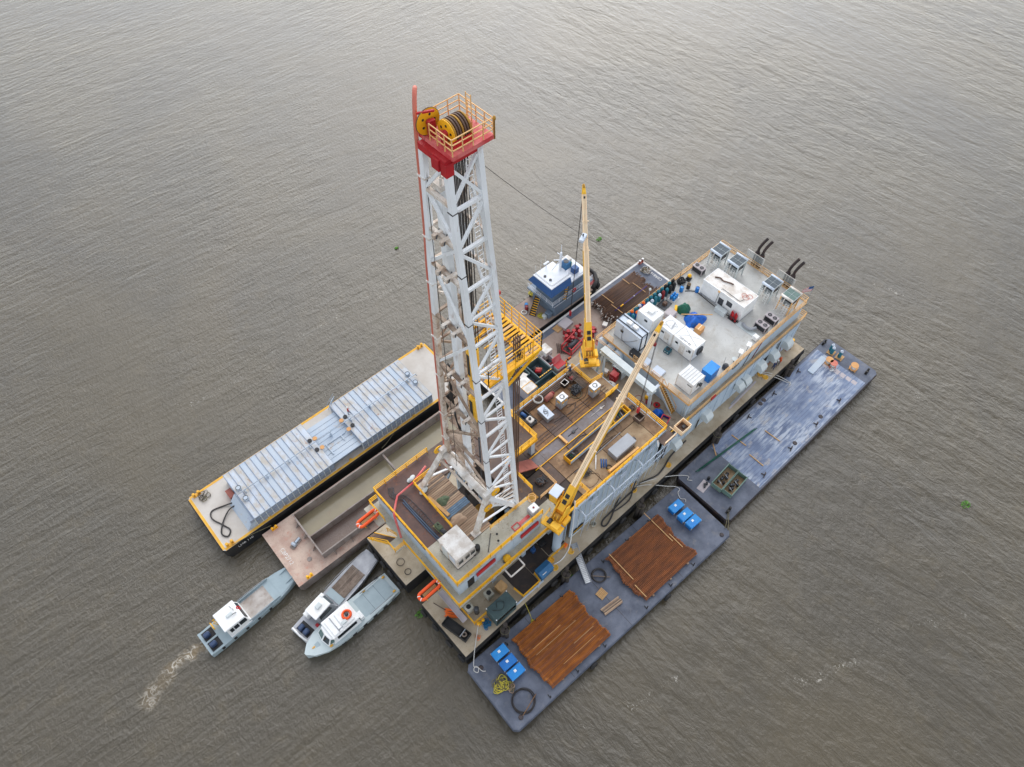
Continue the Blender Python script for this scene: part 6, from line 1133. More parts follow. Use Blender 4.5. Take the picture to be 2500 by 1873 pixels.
for (x, y, lab) in ((22.6, -6.2, 'first'), (25.8, -6.25, 'middle'), (29.0, -6.4, 'last')): S1('dunnage_timber', MB().box(-.12, -3.7, 0, .12, 3.7, .26), 'wood', 'wooden bearer under the far pipe stack, %s from the bow' % lab, 'timber', (x, y, ZB+.003), -.0358)
for (x, y, l, lab) in ((22.0, -4.6, 2.2, 'bow end, left half'), (21.5, -8.4, 1.0, 'bow end, right edge'), (29.6, -4.2, 2.6, 'stern end, left half'), (29.9, -7.0, 1.2, 'stern end, right half')):
    S1('lath_strip', MB().box(-.05, -l, 0, .05, l, .05), 'wood_fresh', 'thin pale wooden lath across the far pipe stack at its '+lab, 'lath', (x, y, ZB+.62), -.0358)
for (x, y, l, rz) in ((9.7, -5.4, 3.2, 0), (8.9, -4.6, 2.2, 0), (10.8, -8.3, 2.6, 0), (12.4, -7.4, 1.6, 0)):
    S1('bright_lath', MB().box(-l, -.025, 0, l, .025, .04), 'wood_fresh', 'pale lath lying lengthwise on the near pipe stack', 'lath', (x, y, ZB+.6), -.0358, 'laths lying on the near pipe stack')
# stake posts at the stack sides
pk = MB().box(-.06, -.05, 0, .06, .05, .95).mesh('stake_post', 'hull_black'); bk = MB().bar((-.0, 0, .05), (0, .45, .05), .08).mesh('stake_brace', 'hull_black')
for x in (5.5, 9.9, 14.4, 21.6, 26.0, 30.2):
    for y in (-1.25, -9.05):
        wx, wy = F1.w(x, y+ (.05 if y < -5 else 0)); t = T('stake_post', 'short black stake post on the %s side of the %s pipe stack' % ('left' if y > -5 else 'right', 'near' if x < 18 else 'far'), 'post', (wx, wy, ZB), F1.rz, 'stake posts of the pipe barge'); I('post', pk, t); I('brace', bk, t)
# blue bins
def bluebin(x, y, rz, label, m='blue_bright'):
    t = T('blue_bin', label, 'bin', (x, y, ZB), rz, 'blue lidded bins on the pipe barge')
    P('body', MB().prism([(-.92, -.5), (.92, -.5), (.92, .5), (-.92, .5)], .1, .85), 'blue', t)
    P('lid', MB().cbox(-1.0, -.6, .85, 1.0, .6, 1.05, .07), m, t)
    P('label_plate', MB().box(-.2, -.02, 1.052, .12, .28, 1.058), 'white', t)
    for sx in (-.95, .95):
        for sy in (-.55, .55): P('latch', MB().box(sx-.06, sy-.06, .5, sx+.06, sy+.06, .95), 'chrome', t)
    for sx in (-.6, .6): P('skid', MB().box(sx-.1, -.5, 0, sx+.1, .5, .1), 'steel_dark', t)
for (x, y, lab, m_) in ((3.45, -2.2, 'blue lidded bin of the near trio, closest to the rig', 'blue_bright'), (3.42, -3.68, 'scuffed blue lidded bin in the middle of the near trio', 'blue'), (3.4, -5.1, 'blue lidded bin of the near trio, closest to the rope pile', 'blue_bright'), (33.5, -3.9, 'blue lidded bin of the far trio standing apart from its pair', 'blue_bright'), (33.45, -5.5, 'blue lidded bin in the middle of the far trio', 'blue_bright'), (33.5, -6.85, 'blue lidded bin of the far trio, farthest from the rig', 'blue_bright')):
    bluebin(x, y, -.04, lab, m_)
def coil(label, x, y, z, R0, n, r, m, seed, pole=True):
    q = random.Random(seed); b = MB()
    for i in range(n): b.torus((q.uniform(-.09, .09)*R0, q.uniform(-.09, .09)*R0, .05+.05*i), R0*q.uniform(.93, 1.03), r, (q.uniform(-.05, .05), q.uniform(-.05, .05), 1), 34, 5)
    t = T('cable_coil', label, 'cable coil', (x, y, z)); P('coil', b, m, t); return t
coil('large thin black cable coil near the bow of the pipe barge', 2.0, -7.9, ZB, 1.3, 5, .035, 'cable', 3)
coil('thick black hose coil between the two pipe stacks', 19.2, -3.4, ZB, .88, 5, .075, 'hose', 5)
S1('timber', MB().tube((-1.5, 0, .25), (1.3, 0, .3), .045, 6), 'plate_b', 'rusty rod lying across the large thin cable coil', 'rod', (2.3, -8.7, ZB), .25)
S1('timber', MB().box(-1.2, -.05, .15, 1.2, .05, .25), 'wood_dark', 'dark wooden stick lying through the thick hose coil', 'stick', (19.3, -3.7, ZB), -.8)
def ropepile(label, x, y, z, rad, n, ms, seed, r=.045, h=.25):
    t = T('rope_pile', label, 'rope', (x, y, z)); q = random.Random(seed); per = {}
    for i in range(n):
        b = per.setdefault(ms[i % len(ms)], MB()); a = q.uniform(0, 6.28); cx, cy = q.uniform(-.6, .6)*rad, q.uniform(-.6, .6)*rad
        pts = [(cx+rad*.45*q.uniform(.6, 1.2)*math.cos(a+k*1.25), cy+rad*.45*q.uniform(.6, 1.2)*math.sin(a+k*1.25), .05+q.random()*h) for k in range(6)]
        b.path(spl(pts, 4), r, 5)
    for k, b in per.items(): P('strand', b, k, t)
ropepile('pile of yellow and tan rope beside the near blue bins', 1.2, -4.9, ZB, 1.1, 26, ['rope_yellow', 'rope_dark', 'rope_yellow'], 8); ropepile('small clump of tan rope next to the yellow rope pile', 2.0, -5.9, ZB, .6, 10, ['rope_dark', 'wood'], 9)
def pallet(label, x, y, z, rz, w_, l, n, m='wood_fresh', h=.14, deck2=True):
    t = T('wood_pallet', label, 'pallet', (x, y, z), rz)
    for i in range(3): P('bearer', MB().box(-l/2, -w_/2+i*(w_-.1)/2, 0, l/2, -w_/2+i*(w_-.1)/2+.1, h*.6), m, t)
    me = MB().box(-.5*l/n*.72, -w_/2, h*.6, .5*l/n*.72, w_/2, h).mesh('slat', m)
    for i in range(n): I('slat', me, t, (-l/2+(i+.5)*l/n, 0, 0), (0, 0, random.uniform(-.02, .02)))
    return t
pallet('small pale slatted pallet between the two pipe stacks', 17.8, -5.3, ZB, .1, 1.1, 1.2, 7); 
t = T('timber_bundle', 'long bundle of weathered planks between the two pipe stacks', 'timber', (17.6, -7.2, ZB), -.12)
for i in range(7): P('plank', MB().box(-1.4+random.uniform(-.08, .08), -.48+i*.137, .15, 1.4+random.uniform(-.08, .08), -.48+i*.137+.12, .27), 'wood_dark' if i in (2, 4) else 'wood', t)
for x in (-1, 1): P('bearer', MB().box(x-.08, -.5, 0, x+.08, .5, .15), 'wood_dark', t)
# gangway
t = T('gangway', 'aluminium gangway bridging from the rig side deck to the pipe barge', 'gangway', (18.5, -.85, 2.4)); A_, B_ = Vector((.95, 2.35, .72)), Vector((-.95, -2.35, -.5)); 
for s_ in (-.36, .36): P('side_rail', MB().bar(A_+Vector((s_, -s_*.4, .06)), B_+Vector((s_, -s_*.4, .06)), .08, .22), 'alu', t)
me = MB().box(-.34, -.09, 0, .34, .09, .04).mesh('tread', 'chrome'); ang = math.atan2((A_-B_).y, (A_-B_).x)-math.pi/2
for i in range(24): I('tread', me, t, tuple(B_.lerp(A_, (i+.5)/24)), (0, 0, ang))
for x, l in ((12.0, 'below the near pipe stack'), (24.9, 'below the far pipe stack')):
    wx, wy = F1.w(x, -9.6); tire(wx, wy, 1.05, F1.rz+math.pi/2, 'black tyre fender on the outer side of the pipe barge '+l)
for x, y in ((1.4, -1.2), (1.5, -8.4), (36.2, -8.6)):
    wx, wy = F1.w(x, y); P('deck_fitting', MB().lathe([(.3, ZB+.003), (.3, ZB+.05), (.1, ZB+.06)], (x, y, 0), 12), 'barge_side', pb)
# --- upper barge
F2 = Fr(37.35, -.75, .0)
def worn_deck():
    """chalky scuffed deck coating: long rows with dark joints, flaked pale film, tan smears"""
    m = bpy.data.materials.new('barge_worn'); m.use_nodes = True; t = m.node_tree; N = t.nodes; L = t.links; p = N['Principled BSDF']
    geo = N.new('ShaderNodeNewGeometry'); sp = N.new('ShaderNodeSeparateXYZ'); L.new(geo.outputs['Position'], sp.inputs[0])
    def noise(sc, st, det=6):
        mp = N.new('ShaderNodeMapping'); mp.inputs['Scale'].default_value = st; L.new(geo.outputs['Position'], mp.inputs['Vector'])
        n = N.new('ShaderNodeTexNoise'); n.inputs['Scale'].default_value = sc; n.inputs['Detail'].default_value = det; n.inputs['Roughness'].default_value = .65; L.new(mp.outputs[0], n.inputs['Vector']); return n.outputs[0]
    def mr(v, a, b_, c=0., d=1.):
        r = N.new('ShaderNodeMapRange')
        for i, x in ((1, a), (2, b_), (3, c), (4, d)): r.inputs[i].default_value = x
        L.new(v, r.inputs[0]); return r.outputs[0]
    def ma(op, a, b_):
        q = N.new('ShaderNodeMath'); q.operation = op
        for i, v in enumerate((a, b_)):
            if isinstance(v, (int, float)): q.inputs[i].default_value = v
            else: L.new(v, q.inputs[i])
        return q.outputs[0]
    def mix(f, a, b_):
        x = N.new('ShaderNodeMix'); x.data_type = 'RGBA'; L.new(f, x.inputs[0])
        for i, v in ((6, a), (7, b_)):
            if isinstance(v, tuple): x.inputs[i].default_value = v
            else: L.new(v, x.inputs[i])
        return x.outputs[2]
    c = mix(mr(noise(.5, (.5, 1, 1)), .35, .65), lin((88, 102, 130))+(1,), lin((118, 134, 162))+(1,))
    chalk = ma('MULTIPLY', mr(noise(1.5, (.3, 1.5, 1), 8), .42, .56), mr(noise(.16, (1, 1, 1), 3), .36, .56))
    c = mix(ma('MULTIPLY', chalk, .85), c, lin((178, 186, 198))+(1,))
    c = mix(ma('MULTIPLY', mr(noise(.6, (.6, 1, 1), 7), .58, .66), .6), c, lin((170, 164, 158))+(1,))
    row = ma('ABSOLUTE', ma('SUBTRACT', ma('FRACT', ma('DIVIDE', sp.outputs[1], .46), 0), .5), 0)
    joint = ma('MULTIPLY', mr(row, .12, .02), mr(noise(1.1, (.4, 1, 1), 5), .4, .55))
    c = mix(ma('MULTIPLY', joint, .75), c, lin((76, 88, 116))+(1,))
    L.new(c, p.inputs['Base Color']); L.new(mr(noise(2., (1, 1, 1)), .3, .7, .45, .75), p.inputs['Roughness'])
    MATS['barge_worn'] = m
worn_deck()
ub = barge('deck_barge', 'blue-grey flat deck barge with chalky worn stripes and green open boxes', F2, 36.4, 9.2, ZB, 'barge_blue', 'barge_side', .5)
P('worn_deck', MB().box(7.2, -8.9, ZB+.002, 33.2, -.35, ZB+.006), 'barge_worn', ub)
for k in range(9): P('hatch_ridge', MB().box(16.5, -8.2+k*.88, ZB+.006, 31.8, -8.15+k*.88, ZB+.03), 'barge_worn', ub)
for i in range(7): y = -1.6-.95*i; P('worn_plate', MB().box(31.1+.1*i, y-.8, ZB+.007, 32.1+.05*i, y, ZB+.012), 'hvac', ub)
def greenbox(x, y, rz, l, w_, lab, seed):
    t = T('open_equipment_box', lab, 'open box', (x, y, ZB), rz, 'green framed open boxes'); P('floor', MB().box(-l/2, -w_/2, .05, l/2, w_/2, .12), 'plate_d', t)
    for a, c in (((-l/2, -w_/2), (l/2, -w_/2+.06)), ((-l/2, w_/2-.06), (l/2, w_/2)), ((-l/2, -w_/2+.06), (-l/2+.06, w_/2-.06)), ((l/2-.06, -w_/2+.06), (l/2, w_/2-.06))): P('side_panel', MB().box(a[0], a[1], .05, c[0], c[1], 1.0), 'green_frame', t)
    P('rim', MB().box(-l/2-.04, -w_/2-.04, 1.0, l/2+.04, -w_/2+.08, 1.08).box(-l/2-.04, w_/2-.08, 1.0, l/2+.04, w_/2+.04, 1.08), 'green_frame', t); q = random.Random(seed)
    for i in range(7): P('valve', MB().lathe([(.16, .12), (.16, .4), (.22, .42), (.22, .5), (.1, .6)], (-.9+.3*i, q.uniform(-.35, .35), 0), 10), q.choice(['steel_dark', 'black', 'steel_dark']), t)
    P('rods', MB().tube((-l*.3, -.5, .6), (-l*.2, .5, .6), .05, 6).tube((l*.05, -.5, .65), (l*.12, .5, .65), .05, 6), 'chrome', t)
greenbox(41.85, -5.55, .06, 4.1, 1.6, 'green open box with black valves on the blue-grey barge, nearer the rig', 2); greenbox(42.05, -7.1, .07, 3.8, 1.45, 'green open box with black valves on the blue-grey barge, outer one', 5)
t = T('valve_tray', 'flat white tray with small black valves beside the green boxes', 'tray', (39.0, -4.3, ZB), .1); P('sheet', MB().box(-.9, -.55, 0, .9, .55, .05), 'hvac', t)
for i in range(5): P('valve', MB().lathe([(.1, .05), (.1, .25), (.16, .27), (.05, .35)], (-.1+.18*i, -.2+.12*(i % 3), 0), 8), 'steel_dark', t)
S1('drum', MB().lathe([(.2, 0), (.2, .5), (.1, .6)]), 'black', 'small black canister beside the green open boxes', 'canister', (40.35, -4.05, ZB))
for i in range(2): S1('green_casing', MB().tube((-5.2, 0, 0), (5.2, 0, 0), .075, 8).tube((-5.9, 0, 0), (-5.2, 0, 0), .06, 8).tube((5.2, 0, 0), (5.9, 0, 0), .06, 8), 'green_pipe', 'long dark green tube lying on the worn barge deck', 'tube', (45.7+.3*i, -2.8-.17*i, ZB+.22), -.105, 'dark green tubes on the worn barge')
for (x, y, l, rz, lab) in ((48.4, -3.05, 1.25, 0.05, 'under the dark green tubes'), (52.55, -5.8, 1.25, .05, 'farthest from the green boxes'), (47.65, -6.7, 1.2, .0, 'nearest the outer green box'), (44.6, -1.7, .95, -.65, 'slanting under the end of the tubes')):
    S1('batten', MB().box(-.06, -l, 0, .06, l, .09), 'wood_fresh', 'tan wooden batten on the worn barge, '+lab, 'batten', (x, y, ZB+.03), rz)
t = T('metal_sheet_stack', 'pale grey metal sheets stacked near the far end of the worn barge', 'sheets', (67.9, -2.85, ZB), .05)
for i in range(3): P('sheet', MB().box(-2.0+.03*i, -.48, .02+.05*i, 2.0+.02*i, .48, .06+.05*i), 'silo_steel', t)
for (x, y, lab) in ((71.6, -2.9, 'under the teal bottles nearest the rig'), (71.75, -4.3, 'under the single teal bottle'), (71.5, -6.95, 'under the lone tan reel')): pallet('wooden pallet far along the worn barge, '+lab, x, y, ZB, .08, 1.1, 1.2, 6)
for (x, y, k, lab) in ((71.8, -2.6, 0, 'tall teal bottle at the far end of the worn barge, left'), (71.4, -3.0, 1, 'tall teal bottle at the far end of the worn barge, front'), (71.7, -4.2, 1, 'teal bottle alone on its pallet at the far end of the worn barge')):
    t = T('gas_bottle', lab, 'gas bottle', (x, y, ZB+.14)); I('cylinder', BM[1][0], t); I('shoulder', BM[3][1], t)
for (x, y, m_, lab) in ((69.6, -3.7, 'cardboard', 'tan cable reel beside the pale metal sheets'), (69.5, -4.5, 'salmon_pipe', 'tan and white cable reel next to the first reel'), (71.4, -6.9, 'cardboard', 'lone tan cable reel on a pallet at the barge corner')):
    t = T('cable_reel', lab, 'reel', (x, y, ZB+(.14 if x > 71 else 0))); P('core', MB().lathe([(.4, .08), (.4, .8)], (0, 0, 0), 16), 'white_dirty', t); P('flange', MB().lathe([(.58, 0), (.58, .08)], (0, 0, 0), 20), m_, t); P('flange', MB().lathe([(.58, .8), (.58, .88)], (0, 0, 0), 20), m_, t)
ropepile('white rag heap beside the tan reels', 69.0, -4.9, ZB, .5, 8, ['white', 'hvac'], 19)
for x, y, lab in ((72.3, -1.1, 'far left corner'), (72.4, -8.7, 'far right corner'), (38.6, -8.9, 'near right corner')): bitt('mooring_bitt', 'black mooring bitt on the %s of the worn barge' % lab, x, y, ZB, 0 if y > -5 else .1, 'hull_black', s=.9)
for i, (x, y) in enumerate(((58.7, -1.5), (64.9, -8.9), (58.9, -9.0), (52.8, -8.9), (64.8, -1.5), (52.6, -1.5), (46.6, -8.9))):
    t = T('stake_post', 'black stake post along the %s edge of the worn barge' % ('left' if y > -5 else 'right'), 'post', (x, y, ZB), .3, 'stake posts of the worn barge'); P('stem', MB().bar((-.5, 0, .12), (.5, 0, .12), .12).bar((0, 0, .1), (0, .5 if y < -5 else -.5, .12), .1).box(-.08, -.08, 0, .08, .08, .5), 'barge_side', t)
for (x, y) in ((55.8, -1.3), (56.7, -1.25), (60.5, -8.6), (54.0, -8.7)): P('manhole', MB().lathe([(.33, ZB+.008), (.33, ZB+.05), (.25, ZB+.06)], (x-37.35, y+.75, 0), 14), 'barge_side', ub)
# --- silo barge
F3 = Fr(-14.6, 41.3, -.0115); ZS = 2.4
sb = barge('covered_barge', 'tan-decked barge with yellow edges carrying a long ribbed steel housing', F3, 40.3, 10.2, ZS, 'barge_tan', 'hull_black', .35, 'paint_yellow')
text('LMB 110', .62, 'paint_white', sb, (2.9, -10.2-.1, ZS-.75), (math.pi/2, 0, 0))
sh = T('ribbed_housing', 'long light steel bulk housing with rust patched ribbed roof panels', 'bulk housing', (*F3.w(20, -5.6), ZS), F3.rz)
zr_ = 1.95; rpm = {}
SEAM = MB().add([(s_*.035, y, z+dz) for y, z in ((-4.12, 0), (0, .1), (4.12, 0)) for dz in (-.03, .06) for s_ in (-1, 1)], [(0, 1, 3, 2), (0, 2, 6, 4), (1, 5, 7, 3), (2, 3, 7, 6), (4, 6, 10, 8), (5, 9, 11, 7), (6, 7, 11, 10), (8, 10, 11, 9)]).mesh('standing_seam', 'seam_shade')
def rpanel(x, m, w_, yc, ly, z, nm='roof_panel'):
    key = (m, round(w_, 3), round(ly, 3))
    if key not in rpm: rpm[key] = MB().add([(.012, -ly, 0), (w_-.012, -ly, 0), (w_-.012, 0, .10), (.012, 0, .10), (w_-.012, ly, 0), (.012, ly, 0)], [(0, 1, 2, 3), (3, 2, 4, 5)]).mesh(nm, m)
    I(nm, rpm[key], sh, (x, yc, z)); I('standing_seam', SEAM, sh, (x, yc, z))
q = random.Random(5)
for x0 in (-14.65, 2.35):
    n = 15; w_ = 12.25/n
    for i in range(n): rpanel(x0+i*w_, 'silo_rusty' if q.random() < .8 else 'silo_steel', w_, 0, 4.1, zr_)
    for sy in (-1, 1):
        for i in range(n): P('wall_panel', MB().box(x0+i*w_+.02, sy*4.02-.03, 0, x0+(i+1)*w_-.02, sy*4.02+.03, zr_), 'silo_side', sh); P('wall_rib', MB().box(x0+i*w_-.05, sy*4.05-.09, 0, x0+i*w_+.05, sy*4.05+.09, zr_+.02), 'grey_paint', sh)
    P('wall_girder', MB().box(x0, -4.15, .95, x0+12.25, -4.05, 1.02), 'silo_side', sh)
    P('eave', MB().box(x0-.06, -4.16, zr_-.08, x0+12.3, -4.08, zr_+.02), 'silo_steel', sh); P('eave', MB().box(x0-.06, 4.08, zr_-.08, x0+12.3, 4.16, zr_+.02), 'silo_steel', sh)
    for xx in (x0, x0+12.25): P('end_wall', MB().box(xx-.04, -4.0, 0, xx+.04, 4.0, zr_), 'silo_side', sh)
P('mid_body', MB().box(-2.35, -3.3, 0, 2.3, 2.9, 1.45), 'silo_side', sh)
for i in range(9): P('mid_roof_panel', MB().box(-2.35, -3.95+i*.78, 1.45, 2.3, -3.95+i*.78+.72, 1.57), 'silo_steel', sh)
P('mid_frame', MB().box(-1.6, -1.0, 1.57, 1.6, -.88, 1.75).box(-1.6, -2.8, 1.57, -1.45, -1, 1.75).box(.8, -1.9, 1.57, .95, -1, 1.75), 'silo_steel', sh)
P('vent_pipe', MB().path([(-14.8, .0, zr_+.55), (14.8, .0, zr_+.55), (14.95, 0, zr_)], .07, 7), 'silo_steel', sh)
for i in range(9): x = -13.5+i*3.35; P('pipe_stand', MB().box(x-.05, -.3, zr_+.08 if abs(x) > 2.4 else 1.57, x+.05, .3, zr_+.5), 'silo_steel', sh)
for x in (-14, 14):
    for y in (-1, .95): h_ = P('round_hatch', MB().lathe([(.38, zr_), (.38, zr_+.35), (.33, zr_+.4)], (x, y, 0), 16), 'silo_steel', sh); P('hatch_ring', MB().torus((x, y, zr_+.41), .33, .04, (0, 0, 1), 16, 5), 'steel_dark', h_)
for x, s_ in ((2.95, -1), (-2.95, 1)):
    for y in (-.95, .9):
        h_ = P('open_hatch', MB().lathe([(.3, zr_+.05), (.3, zr_+.25)], (x, y, 0), 16), 'black', sh); P('hatch_lid', MB().lathe([(.32, zr_+.12), (.32, zr_+.2)], (x+s_*.75, y-.15, 0), 16), 'cardboard', h_)
P('end_ramp', MB().extr([(-16.1, -4.0, 0), (-14.7, -4.0, 0), (-14.7, -4.0, 1.5), (-14.9, -4.0, 1.5)], (0, 5.0, 0)), 'silo_steel', sh); P('filler_box', MB().box(-15.6, 1.2, 0, -14.8, 2.6, .9), 'skid_red', sh)
P('cover_notch', MB().box(-15.3, -4.1, 1.2, -14.66, -3.4, 1.85), 'silo_side', sh)
t = T('access_ladder', 'light steel access ladder on the water side of the ribbed housing', 'ladder', (*F3.w(22.9, -.9), ZS), F3.rz+.5)
for dx in (-.4, .4): P('stile', MB().bar((dx, .5, 0), (dx, -.6, 2.8), .07), 'silo_steel', t); P('handrail', MB().bar((dx, .6, .9), (dx, -.6, 3.6), .05), 'silo_steel', t)
for i in range(9): P('rung', MB().bar((-.4, .45-.12*i, .3+.3*i), (.4, .45-.12*i, .3+.3*i), .05), 'silo_steel', t)
for x, y, lab in ((1.3, -.45, 'outer bow corner'), (1.2, -9.7, 'inner bow corner'), (39.2, -.5, 'far outer corner')): wx, wy = F3.w(x, y); bitt('mooring_bitt', 'yellow mooring bitt on the %s of the ribbed housing barge' % lab, wx, wy, ZS, F3.rz, 'paint_yellow')
for x in (7.0, 9.4, 20, 31): P('deck_ring', MB().lathe([(.25, ZS+.008), (.25, ZS+.04), (.12, ZS+.05)], (x, -9.75, 0), 12), 'paint_yellow', sb)
wx, wy = F3.w(0, 0)
S1('suction_hose', MB((-12, 35.5, ZS)).path(spl([(-10.1, 36.2, ZS+.5), (-11.4, 36.9, ZS+.15), (-13.0, 37.3, ZS+.12), (-13.5, 36.3, ZS+.12), (-12.9, 34.6, ZS+.12), (-12.5, 33.3, ZS+.12), (-13.2, 32.7, ZS+.12), (-13.6, 33.6, ZS+.13), (-12.6, 34.9, ZS+.2), (-11.2, 35.8, ZS+.3), (-10.1, 35.7, ZS+.5)], 7), .1, 7), 'hose', 'long dark hose looped in a figure eight on the ribbed housing barge bow', 'hose', (-12, 35.5, ZS))
ropepile('thin dark rope heap at the outer bow corner of the ribbed housing barge', -12.6, 40.0, ZS, .9, 9, ['rope_dark', 'cable'], 31, .035)
# --- hopper barge
F4 = Fr(-9.8, 30.3, -.022)
hb = T('hopper_barge', 'salmon pink decked hopper barge half full of muddy water', 'barge', (F4.o[0], F4.o[1], 0), F4.rz)
LH, WH = 30, 9.3
hp = [(0, -.4), (.4, 0), (LH, 0), (LH, -WH), (.4, -WH), (0, -WH+.4)]
P('hull', MB().prism(list(reversed(hp)), -1.2, 1.0).box(0.05, -1.1, 1.0, LH-.05, -.02, 1.75).box(.05, -WH+.02, 1.0, LH-.05, -WH+1.2, 1.75).box(.05, -WH+1.2, 1.0, 4.5, -1.1, 1.75), 'hopper_steel', hb)
P('deck', MB().box(.02, -WH+.02, 1.75, 4.55, -.02, ZB).box(4.55, -1.1, 1.75, LH, -.02, ZB).box(4.55, -WH+.02, 1.75, LH, -WH+1.2, ZB), 'barge_salmon', hb)
P('coaming', MB().box(4.5, -1.1, ZB, LH, -1.0, 3.2).box(4.5, -WH+1.1, ZB, LH, -WH+1.2, 3.2).box(4.5, -WH+1.2, ZB, 4.6, -1.1, 3.2), 'hopper_steel', hb)
P('coaming_cap', MB().box(4.42, -1.1, 3.2, LH, -.94, 3.28).box(4.42, -WH+1.04, 3.2, LH, -WH+1.2, 3.28).box(4.42, -WH+1.2, 3.2, 4.62, -1.1, 3.28), 'hopper_steel', hb)
for i in range(6): x = 6+i*2.6; P('coaming_stay', MB().extr([(x, -WH+1.1, 3.1), (x, -WH+1.1, ZB), (x, -WH+.5, ZB)], (.08, 0, 0)), 'hopper_steel', hb)
for y in (-2.2, -4.2, -6.4): P('coaming_stay', MB().extr([(4.5, y, 3.1), (3.9, y, ZB), (4.5, y, ZB)], (0, .08, 0)), 'hopper_steel', hb)
P('divider', MB().box(4.6, -5.0, 1.0, LH, -4.85, 2.9), 'hopper_steel', hb); P('cross_beam', MB().box(18.7, -4.85, 2.3, 18.95, -1.1, 2.95), 'hopper_steel', hb)
P('mud_water', MB().box(4.6, -4.85, 1.0, LH, -1.1, 1.35), 'mud_water', hb); P('mud', MB().box(4.6, -WH+1.2, 1.0, LH, -5.0, 1.5), 'mud_brown', hb)
text('CBP2712', .74, 'paint_white', hb, (.95, -4.75, ZB+.008), (0, 0, -math.pi/2))
t = T('deck_winch', 'small grey winch on the salmon deck beside the painted lettering', 'winch', (-7.2, 26.2, ZB), .3); P('base', MB().box(-.7, -.35, 0, .9, .35, .15), 'hopper_steel', t); P('drum', MB().tube((-.2, -.3, .4), (-.2, .3, .4), .22, 12), 'silo_steel', t); P('arm', MB().box(.1, -.12, .15, .9, .12, .4), 'silo_steel', t)
for x, y, lab in ((1.75, -.35, 'outer'), (1.8, -9.0, 'inner')): wx, wy = F4.w(x, y); bitt('mooring_bitt', 'yellow mooring bitt on the %s edge of the salmon deck' % lab, wx, wy, ZB, .0, 'yellow', s=.8)
P('manhole', MB().lathe([(.32, ZB+.003), (.32, ZB+.05), (.26, ZB+.06)], (3.0, -7.0, 0), 14), 'hopper_steel', hb)
# --- CBR816
F5 = Fr(27.4, 30.35, 0)
cb = barge('deck_barge', 'grey deck barge with white edges behind the rig carrying brown pipe', F5, 37.2, 9.4, ZB, 'barge_blue', 'hull_black', .3, 'paint_white')
P('dirty_patch', MB().box(8, -9.0, ZB+.002, 24.5, -1.4, ZB+.005), 'tug_deck', cb)
text('CBR816', .72, 'paint_white', cb, (36.1, -4.4, ZB+.01), (0, 0, math.pi/2))
bp_ = mesh2('casing_pipe', [(MB().tube((-4.7, 0, 0), (4.7, 0, 0), .062, 7).tube((4.5, 0, 0), (4.8, 0, 0), .08, 7), 'pipe_brown'), (MB().tube((-4.95, 0, 0), (-4.7, 0, 0), .083, 7), 'pipe_end')])
bp2 = mesh2('casing_pipe', [(MB().tube((-4.8, 0, 0), (4.8, 0, 0), .062, 7).tube((4.5, 0, 0), (4.8, 0, 0), .08, 7).tube((-4.95, 0, 0), (-4.7, 0, 0), .08, 7), 'pipe_brown')])
stack(55.7, 26.0, 33, 0, 'brown pipe of the tall stack on the white-edged barge behind the rig', 'pipes of the brown stack', 15, [bp2, bp2, bp_][:2]+[bp_], ZB+.25, 6, .172, 1.0, ((.35, 1.3, 2.), (.2, 3.5, 1.)), 'casing_pipe')
for x, y, l, lab in ((52.6, 24.9, 1.2, 'near end'), (53.0, 27.4, 1.3, 'near end, outer half'), (58.6, 25.6, 1.4, 'far end'), (58.0, 28.0, .8, 'far end, outer half')): S1('lath_strip', MB().box(-.04, -l, 0, .04, l, .05), 'wood_fresh', 'thin wooden lath across the brown pipe stack, '+lab, 'lath', (x, y, ZB+1.16), .02)
t = T('purple_pipe', 'thin purple pipe with yellow middle lying on the brown pipe stack', 'pipe', (55.9, 24.9, ZB+1.2), .02); P('tube', MB().tube((-3.9, 0, 0), (3.9, 0, 0), .05, 8), 'purple', t); P('yellow_sleeve', MB().tube((-2.6, 0, 0), (-1.9, 0, 0), .11, 8), 'yellow', t); P('joint', MB().tube((.6, 0, 0), (.8, 0, 0), .075, 8), 'white', t)
for x in (52.4, 55.7, 59): S1('dunnage_timber', MB().box(-.12, -2.9, 0, .12, 2.9, .17), 'wood_dark', 'dark wooden bearer under the brown pipe stack', 'timber', (x, 26, ZB+.006), 0, 'bearers under the brown pipe stack')
ropepile('pale rope heap beside the painted barge lettering', 63.1, 27.9, ZB, .9, 14, ['rope_white', 'rope_dark', 'wood'], 51); ropepile('small yellow rope heap at the barge edge under the gas bottles', 62.0, 23.4, ZB, .4, 8, ['rope_yellow'], 52)
t = bitt('mooring_bitt', 'white-topped bitt on the outer far corner of the white-edged barge', 63.9, 29.8, ZB, 0, 'skid_red'); P('white_cap', MB().lathe([(.2, .7), (.18, .76)], (-.34, 0, 0), 12).lathe([(.2, .7), (.18, .76)], (.34, 0, 0), 12), 'white', t)
t = T('plate_stack', 'grey square plate stack on the white-edged barge by the tug', 'plates', (44.9, 28.8, ZB), .1)
for i in range(4): P('plate', MB().box(-1.0, -.8, .12*i, 1.0, .8, .12*i+.1), 'hvac', t)
pallet('pale wooden pallet beside the red wellhead parts', 43.4, 29.0, ZB, .1, 1.2, 1.3, 7)
